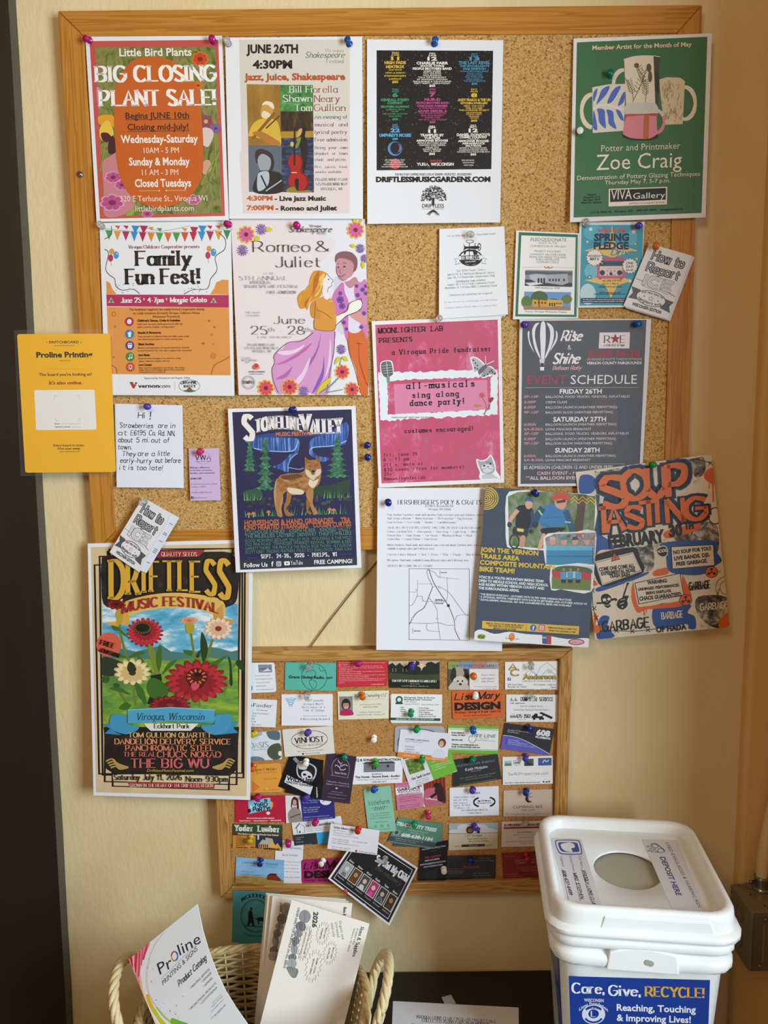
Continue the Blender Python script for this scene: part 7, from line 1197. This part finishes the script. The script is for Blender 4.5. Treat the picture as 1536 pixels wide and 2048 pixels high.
s.r(0, 54, 100, 11, '424c58').t(2, 18, 88, 7.5, 'B', 'TRI-COUNTY TREES', 'dce8e0').T('s', 'b8d0c4', 3, (32, 25, 42, 'Christmas Trees &'), (38, 30, 30, 'more')).t(22, 40, 68, 7, 'B', '608-638-1184', 'e4ece8').r(4, 40, 13, 12, '8aa498').e(10, 34, 4, 4, '3a4a44').T('s', 'c4ccd0', 2, (12, 47, 60, 'S3284 County Road Viroqua, WI'), (14, 51, 46, 'open November to December')).done()
s = card('cream tire repair card with a tractor against a cloud', [(897.9, 1647.1), (996.4, 1645.4), (995.1, 1697.3), (897.4, 1700.8)], 'd4ccb4')
s.r(0, 20, 100, 20, 'a4b8c8').p('~4 20 6 12 16 12 20 4 34 2 44 6 58 2 74 4 80 10 90 12 96 20', 'dcd8d8', 3).l('0 20.5 100 20.5', .8, '4a4640').e(43, 14, 8, 7.5, '4a3228', 20).e(43, 14, 4.6, 4.4, 'b08060', 14).e(60, 18, 3.4, 3.2, '3a2824', 12).p('46 12 48 3 56 3 56 8 64 9 64 15 50 16', '6a48a8').t(33, 27, 35, 3.4, 'F', 'C & E Tire Repair', '5a4a3c', .8).T('b', '6a5a4a', 2.4, (38, 33, 10, 'Repair'), (41, 38, 7, 'New'), (52, 33, 26, 'S4549 County Road J'), (52, 38, 28, 'La Farge, WI 54639')).l('50 29 50 42', .4, '5a4a3c').r(26, 48, 48, 5, '2c3238').t(41, 47, 18, 2.4, 's', '608-625-2619', 'c8c8c0').r(12, 47.5, 12, 2.4, 'c4a07c').r(76, 47.5, 12, 2.4, 'c4a07c').done()
s = card('property management card with red stripe, partly behind the bucket lid', [(1003.8, 1643.4), (1104, 1641), (1103, 1692), (1002.6, 1694.1)], 'dcd8d4')
s.p('4 11 96 11 96 14.5 4 14.5', 'a02834').t(4, 9.5, 88, 4.6, 'B', 'A+PROPERTY MANAGEMENT', '34282c').T('b', '4a3c40', 2.8, (32, 23, 30, 'Bruce Kilmer/Owner')).T('s', '6a5c60', 2.2, (24, 28, 52, '608-778-0140  apmviroqua@gmail'), (34, 33, 34, 'Snow and lawns'), (8, 41, 80, 'Serving the Coulee/Kickapoo Region and Southwest'), (38, 45, 40, 'Fully Insured')).done()
s = card('white upright mechanic card between two landscape cards, magenta pin', [(551, 1680), (607, 1684), (604, 1767), (549, 1766)], 'e6e8ee', .0198)
s.t(12, 28, 82, 7, 's', 'MASTER MECHANIC', '34343c').t(26, 54, 56, 6, 's', 'RICK STINER', '4a4a54').T('s', '6a6a74', 3.6, (30, 76, 60, 'All things mechanical'), (30, 88, 56, 'Trucks, Tractors,'), (30, 100, 58, 'Mowers, Equipment'), (30, 112, 60, 'small and large'), (30, 132, 62, '(608) 606-8087')).done()
s = card('sky blue card with a red barn on a golden field', [(472.3, 1714.2), (568.5, 1720.2), (567.2, 1772.2), (470.6, 1765.9)], '7db4dc', .0206)
s.r(0, 42, 100, 42, '@barnsky').p('~0 40 30 36 60 38 100 42 100 55 0 55', '@field', 3).p('64 40 66 33 84 31 94 40 94 44 66 43', '@barn').p('66 33 72 29 86 29 84 33', '5a1c18').t(12, 12, 74, 5.4, 'k', 'Lombard Farm Removal', '2c4a74', 1.1).t(22, 17, 60, 2.6, 'k', '20+ years experience - Fully Insured', '3a5a84').T('s', '2c4a6c', 2.6, (10, 30, 25, '1-608-478-0010'), (10, 35.5, 54, 'lombardfarmremoval@gmail.com')).done()
s = card('magenta rounded card with black DESIGN lettering, twin of the orange one', [(601.9, 1720), (704, 1714), (706, 1766), (603.5, 1766.7)], 'a8246c', .0204, rad=4)
s.t(5, 19, 38, 12, 'K', 'Lisa', '170f14', 1.1).t(48, 18, 44, 13, 'K', 'Mary', '170f14', 1.1).t(5, 37, 90, 13, 'B', 'DESIGN', '170f14', 1.5).t(5, 43.5, 90, 3, 'Y', 'Strategic Design & Brand Identity', '2c0f1c', 1.2).done()
s = card('black upright video card with red heading, white pin near its lower corner', [(841, 1690), (895.7, 1680.5), (892.5, 1763.9), (834.8, 1772)], '14141a', .0210)
s.T('B', 'b4b4bc', 4.4, (7, 20, 86, 'PHOTOING B PRODUCTIONS')).t(40, 30, 22, 3, 's', 'SINCE 1991', '7a7a84').t(18, 52, 60, 6, 'B', 'WILL PURVING', 'b83040').T('B', 'c8c8d0', 4.6, (20, 62, 52, '608-413-8038'), (4, 74, 90, 'PHOTOINGB@PHOTOING.COM'), (18, 84, 66, 'PHOTOING.COM')).T('b', 'c8c8d0', 2.8, (8, 146, 80, 'SINCE ALL SHOTS FOR YOUR BEST')).r(28, 136, 38, 40, '26262c').done()
s = card('navy-grey motors card with red lettering', [(895.7, 1711.4), (992, 1710.2), (990.2, 1760.2), (892.5, 1761.6)], '30343e')
s.t(4, 25, 26, 14, 'B', 'KB', '22252e').t(34, 26, 32, 6.4, 'b', 'motors', 'a03844').l('3 27 34 27', .7, 'a03844').T('s', '8a90a0', 2.4, (62, 7, 28, 'Christian Weiglie'), (56, 12, 42, 'Sales & Financial Manager'), (4, 33, 30, '120 W. Jefferson St'), (4, 37, 28, 'Viroqua, WI 54665'), (54, 38, 34, 'Cell: 608-574-3473'), (54, 43, 36, 'Office: 608-638-4444'), (54, 48, 40, 'chris@kbmotorsviroqua.com')).done()
s = card('dark red construction card at the right end of the lowest row', [(1003, 1706.5), (1102, 1702), (1100, 1752), (1007, 1758.4)], '8c2428')
s.p('40 0 75 0 60 50 30 52', '7a1c22').T('f', 'd09088', 4, (26, 18, 66, 'Construction Projects'), (28, 23, 60, 'Supples Enterprises')).T('s', 'c07c74', 2.4, (30, 32, 52, 'Commercial - Residential'), (36, 36, 44, 'Licensed Insured'), (40, 40, 34, 'Free Estimate Operator'), (6, 8, 20, 'We do everything'), (8, 45, 24, 'Jack Supples'), (8, 50, 32, 'Cell 608-606-0221')).done()
s = card('dark photo card of six portraits tilted across the lower rail, under a clear pin', [(721.7, 1661.7), (836, 1736.1), (779, 1851.5), (656, 1757.2)], 'e8e6ea', .0300, lift=.010, name='photo_card', th=.0008); H = s.H
s.r(2.5, H - 2.5, 95, H - 5, '17171c').l([(6, 6), (94, 6), (94, H - 6), (6, H - 6)], .8, 'd8d6da', True)
s.t(40, 24, 54, 9, 'F', 'Say Not My Child', 'e8e6ea', 1.1).t(46, 33, 42, 6, 'k', 'the recovery', '6a5030')
for i, (c1, c2) in enumerate((('9aa0a4', 'd0d0d0'), ('5a4028', 'b08a5c'), ('4a4a44', 'd8b8a0'), ('a83468', 'e0b8b0'), ('2c3a38', 'c8a890'), ('3a2418', 'a87848'))):
    x = 8 + i * 14.6; s.r(x - .8, 68.8, 13, 21.6, 'e0d8d0').r(x, 68, 11.4, 20, c1).e(x + 5.7, 56, 2.8, 3.4, c2).p([(x + 1, 68), (x + 3, 61), (x + 8.4, 61), (x + 10.4, 68)], c2 if i in (0, 4) else c1).p([(x + 1.5, 68), (x + 3, 61.5), (x + 8, 61.5), (x + 9.8, 68)], ('707478', '6a3c20', 'c8c8cc', 'c8508c', '4a5a70', '5a3420')[i]).t(x + 2, 45, 7.4, 2.8, 'b', ('Emory', 'Brianna', 'Karl', 'Kayla', 'Tyler', 'Bryan')[i], 'd8d6da').t(x, 73, 11, 2.2, 's', ('Disability', 'Autistic Teen', 'Diabetes', 'Trauma', 'Deaf', 'Addiction')[i], 'b8b6ba')
s.e(28, 84, 3.6, 4, 'c85068').t(36, 90, 30, 9, 'k', 'Amara Rose', 'e0dee4', 1.2).t(46, 95, 14, 2, 's', 'PHOTOGRAPHY', '8a888e').done()
s = Sheet('card', 'teal card with ploughman emblem below the small board, behind the catalogues', 'card', [(466, 1781), (560, 1785), (557, 1890), (463.5, 1885)], .0288, .001, '4ca0b0').UV()
s.e(50, 52, 32, 35, '1c3440', 36, 1.2).e(50, 52, 29, 32, '1c3440', 36, .5).p('~34 46 38 40 42 44 44 56 46 66 48 74 44 74 40 66 36 74 32 74 34 62', '10222c').e(40, 37, 2.6, 3, '10222c').p('~50 58 60 54 72 56 76 60 70 64 70 72 68 72 67 64 58 63 57 70 55 70 54 62', '10222c').l('44 56 52 59', 1, '10222c').l('26 74 74 75', 1.6, '10222c').t(18, 24, 62, 8, 'F', 'WOODHOOD', '14303c', 1, 12, 0, 0).t(26, 92, 46, 3, 'f', 'STATEMENT OF FARMSTEAD', '14303c', 1.2, -5).done()
# ================================================================= booklets standing in the basket
def booklet(label, q, off, lift, col='e8e2d8', th=.0022):
    return Sheet('booklet', label, 'catalogue', q, off, lift, col, 'seed catalogues in the basket', th=th)
booklet('rearmost white seed catalogue in the basket, only its edges showing', [(532.1, 1786), (692, 1798.5), (668, 2092), (506, 2080)], .112, .095)
booklet('second seed catalogue from the wall, only its edges showing', [(536, 1789), (697, 1802.5), (670, 2092), (509, 2084)], .119, .095)
def veg(s, pts):
    for x, y, rx, ry, c in pts:
        s.e(x, y, rx, ry, c, 16)
        for k in range(3): s.l([(x - rx * .6 + k * rx * .6, y - ry * .7), (x - rx * .4 + k * rx * .4, y + ry * .7)], 2.5, '5a5a5e' if k % 2 else 'a4a4a6')
VG = [(645, 255, 48, 54, '8a8a8c'), (612, 335, 42, 42, '66666a'), (590, 395, 34, 32, '808084'), (572, 450, 32, 34, '707074'), (560, 515, 28, 52, '929296'), (545, 585, 34, 30, '6a6a6e'), (540, 635, 40, 40, 'a0a0a2'), (560, 470, 18, 24, '55555a')]
s = booklet('seed catalogue behind the front one, vegetables showing at its left edge', [(545.2, 1791.8), (704.8, 1806.6), (674, 2092), (514, 2088)], .126, .095).Z(450, 1770, 4.042)
veg(s, [(x - 150, y - 60, a, b, c) for x, y, a, b, c in VG]); s.t(445, 140, 500, 16, 'b', 'ORDER EARLY FOR 5% BONUS ON ALL SEEDS!', '4a4a4e', 1, 0, 0, 1.66).t(960, 178, 70, 22, 'F', 'Ross &', '2c2c30', 1, 0, 0, 1.66).done()
s = booklet('front seed catalogue leaning tilted, with vegetable column and zigzag stars', [(583.6, 1799.2), (739, 1847.2), (676, 2100), (508, 2096)], .158, .085).Z(450, 1770, 4.042)
veg(s, VG); s.p('~500 660 590 680 575 745 540 745 510 700', '77777b', 3)
for k in range(4): s.l([(515 + k * 18, 675), (530 + k * 10, 735)], 3, 'a8a8aa')
DR = 1.83
s.t(590, 180, 505, 17, 'b', 'ORDER EARLY FOR 5% BONUS ON ALL SEEDS!', '4a4a4e', 1, 0, 0, DR - .02).t(718, 215, 128, 36, 'B', '2026', '34343a', 1, 0, 0, 1.68).t(920, 292, 150, 22, 's', 'Organic and', '77777b', 1, 0, 0, 1.40).t(888, 300, 125, 22, 's', 'Untreated', '77777b', 1, 0, 0, 1.40).t(856, 308, 115, 22, 's', 'seed only', '77777b', 1, 0, 0, 1.42)
s.t(1098, 338, 248, 26, 'F', 'Ross & Supplies', '2c2c30', .9, 0, 0, DR + .02).t(1065, 352, 135, 15, 's', 'E16264 CRD', '55555a', 1, 0, 0, DR + .02).t(1040, 350, 190, 15, 's', 'Hillsboro, WI 54634', '55555a', 1, 0, 0, DR + .02)
for x, y, rx, ry, tx in ((790, 390, 55, 98, ('MANY NEW', 'VARIETIES')), (848, 550, 58, 98, ('MANY NEW', 'SUPPLIES')), (715, 655, 68, 140, ('SOME LOCAL', 'GROWN SEEDS')), (645, 470, 52, 150, ('LOOK FOR OUR VOLUME', 'DISCOUNTS ON PAGE 2'))):
    n = 34; pp = []
    for i in range(n):
        a = 2 * math.pi * i / n; k = 1.0 if i % 2 else .72; dx, dy = rx * k * math.cos(a), ry * k * math.sin(a); pp.append((x + dx * .97 - dy * .22, y + dy * .97 + dx * .22))
    s.l(pp, 2.2, '66666a', True)
    L_ = ry * (1.25 if rx == 52 else .95)
    s.t(x + 14 + L_ * .12, y - L_ * .5, L_, 12, 'b', tx[0], '55555a', 1, 0, 0, DR).t(x - 16 + L_ * .12, y - L_ * .48, L_, 12, 'b', tx[1], '55555a', 1, 0, 0, DR)
s.done()
# curved print catalogue
s = Sheet('booklet', 'glossy white print-shop catalogue bending over the left side of the basket', 'catalogue', [(257.3, 1918.6), (394.6, 1808), (576, 2212), (378, 2212)], 0, 0, 'eef3f8', curl=9, th=.0012, rough=.25,
          fn=lambda v: .250 + .046 * v + .020 * math.sin(v * math.pi),
          outline=[(257.3, 1918.6), (394.6, 1808), (406, 1862), (419, 1906), (434, 1945), (451, 1981), (472, 2015), (495, 2048), (540, 2130), (576, 2212), (378, 2212)])
s.Z(240, 1770, 5.486)
RT = -math.atan2(-110.6, 137.3)
bl_ = s.t
s.p('~95 815 150 760 320 630 300 720 240 850 220 1000 240 1130 200 1080 150 950', 'e890a0')
for a, w, c in (('180 740 165 960', 22, 'd8304c'), ('215 720 205 1010', 14, 'e0405c'), ('250 690 235 880', 12, 'e05a74'), ('300 645 255 820', 16, 'd83c60'), ('120 790 150 900', 26, 'e0284c'), ('140 770 160 990', 10, 'f4dce0')): s.l(a, w, c)
s.l('~480 520 380 660 300 880 290 1100 340 1250 440 1400 560 1510 640 1560', 4, 'd8b8bc').l('~330 820 300 960 310 1150 380 1300 500 1440 580 1510', 3, 'e0a8a8').l('~220 1000 250 1200 300 1350 400 1560', 22, 'f0c8a0').l('~300 1200 330 1300 400 1420 520 1600', 30, 'ecc02c').l('~260 1180 300 1330 380 1500 430 1600', 12, 'f0d8a8').l('~360 1350 420 1450 520 1560 600 1640', 26, 'd4d42c').l('~400 1340 480 1440 600 1540 700 1600', 10, 'a8d040').p('~570 1460 660 1490 760 1530 740 1600 620 1580 560 1520', '7cc43c')
for x, y, r in ((318, 812, 6), (365, 925, 5), (345, 1060, 7), (215, 1058, 6), (232, 868, 6), (302, 908, 5), (690, 1220, 6), (395, 1262, 8), (473, 1298, 5), (620, 1322, 7), (550, 1382, 9), (610, 1415, 8), (640, 1455, 4), (500, 1415, 5)): s.e(x, y, r, r, '9aa4ac', 8)
R0 = .56
def rt(x, y, w, h, st, tx, c, wt=1.0, r=R0, sl=0):
    v, f = text2d(tx, st, w, h, wt); cr, sr = math.cos(r), math.sin(r)
    s.add(s.let, [(x + a * cr + b * (sr * -1) * -0 + b * (-sr) * 1.0 * -0 - b * .30, y - a * sr - b * .95) for a, b in v], f, c)
rt(440, 985, 170, 125, 's', 'Pr', '26304c', 1.6); rt(660, 775, 275, 120, 's', 'line', '26304c', 1.6)
for k, c in enumerate(('3a7ab8', '3ab0a0', 'e0b030', 'd85040', 'a04a9c', '5a5ab0')):
    s.l([(600 + 34 * math.cos(k * 1.047 + t * .26), 780 + 50 * math.sin(k * 1.047 + t * .26)) for t in range(5)], 12, c)
s.l([(455, 1030), (880, 608)], 2, '9ab0a8')
rt(475, 1105, 545, 52, 's', 'PRINTING & SIGNS', '4a5468', 1, .80); rt(650, 1115, 420, 62, 'h', 'Product Catalog', '3a4458', 1.2, .78)
for x, y, w, tx in ((775, 1150, 305, '* PRINTING SERVICES'), (900, 1080, 150, '* SIGNAGE'), (920, 1130, 145, '* APPAREL'), (765, 1385, 420, '* PROMOTIONAL PRODUCTS'), (885, 1320, 265, '* CUSTOM DESIGN')): rt(x, y, w, 24, 's', tx, '5a6478', 1, .80)
for x, y, w, tx in ((1020, 1300, 130, 'Jane A Lewis 54'), (1010, 1345, 170, 'Viroqua, WI 54665'), (1010, 1390, 190, 'printing@proline.co'), (1050, 1440, 165, 'Ph: (608) 637-2109'), (1000, 1475, 225, 'www.prolinesigns.com')): rt(x, y, w, 13, 's', tx, '8a94a4', 1, .80)
s.done(.25)
# ================================================================= bucket stickers and labels
PZ = bplane(0, 0, .3237, 0, 0, 1)
def sticker(q, col, plane, par, rad=0, rough=.35, lab=None):
    s = Sheet('sticker', lab, None, q, 0, 0, col, plane=plane, rad=rad, th=.00015, rough=rough); bparent(s, par); return s
def mp(x, y): return (1050 + x / 3.572, 1620 + y / 3.572)
s = sticker([mp(185, 200), mp(400, 205), mp(548, 682), mp(308, 705)], 'dcdde4', PZ, lid).Z(1050, 1620, 3.572)
BLU = '1f4f9a'
s.p('~215 225 250 213 370 215 395 235 408 300 395 318 280 318 238 300', BLU, 3).p('~222 230 252 219 366 221 388 238 400 296 390 311 284 311 244 296', 'e4e6ec', 3).p('~236 238 260 230 358 232 376 246 388 288 376 300 290 300 254 288', BLU, 3).p('~255 245 290 235 320 232 350 245 355 268 330 275 340 298 300 296 275 285 262 270', 'e8ecf0', 3)
RS = -1.30
s.t(382, 325, 85, 17, 's', 'Club Name', '3c5a9a', 1, 0, 0, 1.33, (1, .03)).t(316, 325, 118, 17, 's', 'Contact Person', '3c5a9a', 1, 0, 0, 1.33, (1, .03)).t(248, 325, 82, 17, 's', 'Telephone', '3c5a9a', 1, 0, 0, 1.33, (1, .03))
s.t(408, 430, 262, 22, 'h', 'VIROQUA LIONS CLUB', '1a1a22', 1.4, 0, 0, 1.27, (1, .03)).t(345, 450, 190, 22, 'h', 'MIKE STEPHEN', '1a1a22', 1.5, 0, 0, 1.29, (1, .03)).t(265, 432, 180, 22, 'h', '608-637-6499', '1a1a22', 1.6, 0, 0, 1.27, (1, .03))
s.l('400 412 470 652', 2, '3c3c48').l('345 448 395 650', 2, '3c3c48').l('262 418 312 650', 2, '3c3c48').done()
s = sticker([mp(835, 210), mp(1085, 214), mp(1295, 735), mp(1048, 705)], 'dfe0e6', PZ, lid).Z(1050, 1620, 3.572)
NB = '34427c'
s.t(1002, 232, 522, 24, 's', 'USED EYEGLASSES & HEARING AIDS', NB, 1, 0, 0, 1.10, (1, .03)).t(962, 335, 300, 38, 'b', 'DEPOSIT HERE', NB, 1.1, 0, 0, 1.16, (1, .03))
s.e(930, 258, 22, 13, NB, 16, 3).e(972, 290, 24, 15, NB, 16, 3).l('~905 262 900 245 930 240 965 262 1000 295', 4, NB)
for x, y in ((880, 260), (900, 275), (888, 290), (910, 296), (925, 282), (940, 300)): s.e(x, y, 9, 5, NB, 10, 2.5)
s.l('835 210 1048 705 1295 735', 1.5, 'b0b4c0').done()
FP = bplane(0, -.1045, .15, 0, -1, -.055)
FP = (bw(0, -.1103, .246), (BROOT.matrix_world.to_3x3() @ Vector((0, -1, -.0537))).normalized())
def fp(x, y): return mp(x, y)
s = Sheet('label', 'blue label with white and yellow lettering', None, [fp(312, 1188), fp(1322, 1216), fp(1300, 1830), fp(335, 1800)], 0, 0, '1f3f96', plane=FP, th=.0003, rough=.28); bparent(s); s.Z(1050, 1620, 3.572)
s.t(338, 1305, 235, 68, 'F', 'Care,', 'eef0f6', 1.0).t(600, 1322, 232, 68, 'F', 'Give,', 'eef0f6', 1.0).t(860, 1328, 425, 66, 'F', 'RECYCLE!', 'e8b23c', 1.0)
s.t(422, 1368, 140, 22, 'b', 'WISCONSIN', 'dfe4f0').t(388, 1436, 205, 24, 'b', 'Lions Foundation', 'dfe4f0', 1, 44)
s.e(490, 1460, 80, 66, 'dfe4f0', 34, 5).e(490, 1460, 60, 50, 'dfe4f0', 30).e(490, 1456, 38, 32, '1f3f96', 24).t(472, 1476, 34, 38, 'F', 'L', 'dfe4f0').t(446, 1424, 90, 17, 'B', 'LIONS', '1f3f96', 1, 5).p('~410 1440 430 1420 440 1450 432 1490 412 1480', 'dfe4f0').p('~570 1440 550 1420 540 1450 548 1490 568 1480', 'dfe4f0')
s.t(655, 1432, 565, 46, 'b', 'Reaching, Touching', 'eef0f6', 1.1).t(655, 1505, 530, 46, 'b', '& Improving Lives!', 'eef0f6', 1.1).done(.28)
LP_ = (bw(-.1103, 0, .246), (BROOT.matrix_world.to_3x3() @ Vector((-1, 0, -.0537))).normalized())
s = Sheet('label', 'blue side label with lines of white print', None, [proj(bw(-.1103 - .0537 * (z - .246), y, z)) for y, z in ((.086, .243), (-.088, .243), (-.086, .07), (.084, .07))], 0, 0, '26408c', plane=LP_, th=.0003, rough=.3); bparent(s); s.Z(1050, 1620, 3.572)
s.UV(); H = s.H
for k in range(7): s.l([(8, H * (.06 + k * .085)), (92 - (k % 3) * 14, H * (.06 + k * .085))], 2.2, 'c8ccd8')
s.p([(0, H * .7), (40, H * .62), (70, H * .75), (60, H), (0, H)], 'b8b8b0').t(62, H * .98, 26, H * .14, 'B', 'AND', 'dfe4f0').done(.3)
# ================================================================= sheet on the table
TP = (Vector((0, 0, TZ + .0007)), Vector((0, 0, 1)))
s = Sheet('flyer', 'white letter sheet of print lying on the black table', 'flyer', [(786, 2002), (1037, 2015), (1046, 2420), (770, 2400)], 0, 0, 'e4e4ea', plane=TP).Z(740, 1860, 4.042)
s.t(372, 712, 645, 24, 'f', 'VIROQUA LIONS CLUB EYEGLASS PROJECT HAS', '34343c', 1.2).t(420, 742, 545, 24, 'f', 'COLLECTED 20,000 PAIRS IN 48 MONTHS', '34343c', 1.2)
s.t(330, 780, 740, 24, 'f', 'THANK YOU FOR YOUR DONATIONS AND SUPPORT', '34343c', 1.2).done()
s = Sheet('paper_scrap', 'small frosted scrap of paper beside the printed sheet on the table', 'scrap', [(883, 1994.5), (902, 1989), (912, 2007), (890, 2009)], 0, 0, 'aab0ae', plane=(Vector((0, 0, TZ + .0004)), Vector((0, 0, 1)))).Z(740, 1860, 4.042)
# ================================================================= the pins
for x, y, o_, c, l in (
 (176.6, 77.3, .0212, 'magenta', 'magenta pin at top of the plant sale poster, beside the frame mitre'), (425, 79, .0212, 'magenta', 'magenta pin in plant sale poster, next to the jazz poster'),
 (455.6, 84, .021, 'clear', 'clear pin in the corner of the jazz evening poster'), (699, 85, .021, 'blue', 'blue pin in the corner of the jazz evening poster'), (869.4, 84.4, .021, 'blue', 'blue pin centred over the black line-up block poster'),
 (1221, 148, .0225, 'teal', 'teal pin above the mug handle on the green pottery poster'), (1159, 263, .0225, 'red', 'red pin at the border of the green pottery poster'), (201, 451, .022, 'clear', 'clear pin at top of the family fest poster'),
 (457, 447, .022, 'magenta', 'magenta pin between the family fest and couple posters'), (594, 450, .0215, 'magenta', 'magenta pin above the script heading of the couple poster'), (941, 467, .0222, 'clear', 'clear pin holding the repair clinic slips'),
 (876, 638, .0245, 'clear', 'clear pin at top edge of the pink grunge poster'), (1173, 447, .0215, 'clear', 'clear pin in the teal radio flyer'), (1279, 450, .0215, 'purple', 'purple pin in the teal radio flyer'), (1314, 492, .0268, 'orange', 'orange pin in the hand-lettered zine'),
 (1049, 648.5, .023, 'purple', 'purple pin above the balloon drawing'), (1274, 647.6, .023, 'blue', 'blue pin on the dark grey balloon poster'), (734.7, 890.5, .0175, 'navy', 'upper of two blue pins in bare cork beside the pink poster'), (735.7, 914, .0175, 'navy', 'lower of two blue pins in bare cork beside the pink poster'),
 (294, 813, .0222, 'purple', 'purple pin in the handwritten strawberry note'), (400.7, 901.5, .0215, 'pink', 'pink pin in the lilac card'), (587, 818.6, .027, 'navy', 'dark blue pin at top of the wolf poster'), (776.6, 1004, .0296, 'navy', 'dark blue pin in the furniture flyer with the map'),
 (1069.6, 984, .0415, 'navy', 'dark blue pin at top of the mountain bike poster'), (1306, 930, .027, 'bright green', 'green pin above the graffiti poster lettering'), (288.5, 1003, .0325, 'clear', 'clear pin in the zine over the flower poster')):
    pin(x, y, o_, c, l)
for x, y, c, l in (
 (620, 1333, 'clear', 'clear pin in the aqua globe card'), (719, 1328, 'magenta', 'magenta pin in the red printed card'), (826, 1330, 'purple', 'purple pin in the sunset lawn card'), (948, 1353, 'orange', 'orange pin in the shaggy dog card'), (1064, 1330, 'clear', 'clear pin in the card with roof sketches'),
 (614, 1391, 'clear', 'clear pin in the whirlwind card'), (724, 1390, 'orange', 'orange pin in the cream portrait card'), (823, 1424, 'green', 'green pin in the green-footed service card'), (952, 1391, 'white', 'white pin in the orange DESIGN card'), (1062, 1391, 'clear', 'clear pin in the tipping truck card'),
 (509, 1469, 'yellow', 'yellow pin at the flower poster edge, in the pale blob card'), (617, 1466, 'purple', 'purple pin in the oval-ringed ivory card'), (748, 1477, 'white', 'lone white pin in bare cork at the middle of the small board'), (836, 1459, 'green', 'green pin in the orange-footed card'),
 (947, 1460, 'blue', 'blue pin in the green-banded tackle card'), (1057, 1456, 'navy', 'dark blue pin in the black and violet card'), (507, 1534, 'orange', 'orange pin in the golden orange card'), (612, 1524, 'white', 'white pin in the black animal emblem card'), (688, 1515, 'teal', 'teal pin in the aubergine card'),
 (751, 1524, 'lime', 'light green pin in the shed drawing card'), (845, 1517, 'green', 'green pin in the lime garden card'), (947, 1520, 'teal', 'teal pin in the tilted charcoal card'), (1053, 1514, 'purple', 'purple pin in the landscape pictures card'), (614, 1597, 'purple', 'purple pin in the indigo card'),
 (517, 1596, 'magenta', 'magenta pin in the crimson party card'), (751, 1580, 'blue', 'blue pin in the mint green card'), (947, 1581, 'purple', 'purple pin in the bracket logo card'), (1054, 1584, 'navy', 'dark blue pin in the kraft-toned card'), (501, 1677, 'yellow', 'yellow pin in the lumber card'),
 (632, 1645, 'magenta', 'magenta pin in the house outline card'), (717, 1660, 'red', 'red pin in the white insurance card'), (576, 1688, 'magenta', 'magenta pin in the white mechanic card'), (521, 1722, 'navy', 'dark blue pin in the red barn card'), (646, 1724, 'white', 'white pin in the magenta DESIGN card'),
 (830, 1650, 'green', 'green pin in the green farm card'), (949, 1654, 'purple', 'purple pin over the tractor picture'), (1052, 1646, 'clear', 'clear pin in the red-striped property card'), (857, 1628, 'pink', 'lone pink pin in bare cork above the green farm card'), (888, 1741, 'white', 'white pin at the edge of the black video card'),
 (941, 1722, 'navy', 'dark blue pin in the navy-grey motors card'), (1053, 1712, 'red', 'red pin in the dark red construction card'), (771, 1719, 'clear', 'clear pin in the six portrait card')):
    pin(x, y, {(717, 1660): .0350, (771, 1719): .0352}.get((x, y), .0215 if (x, y) != (748, 1477) else .0188), c, l)
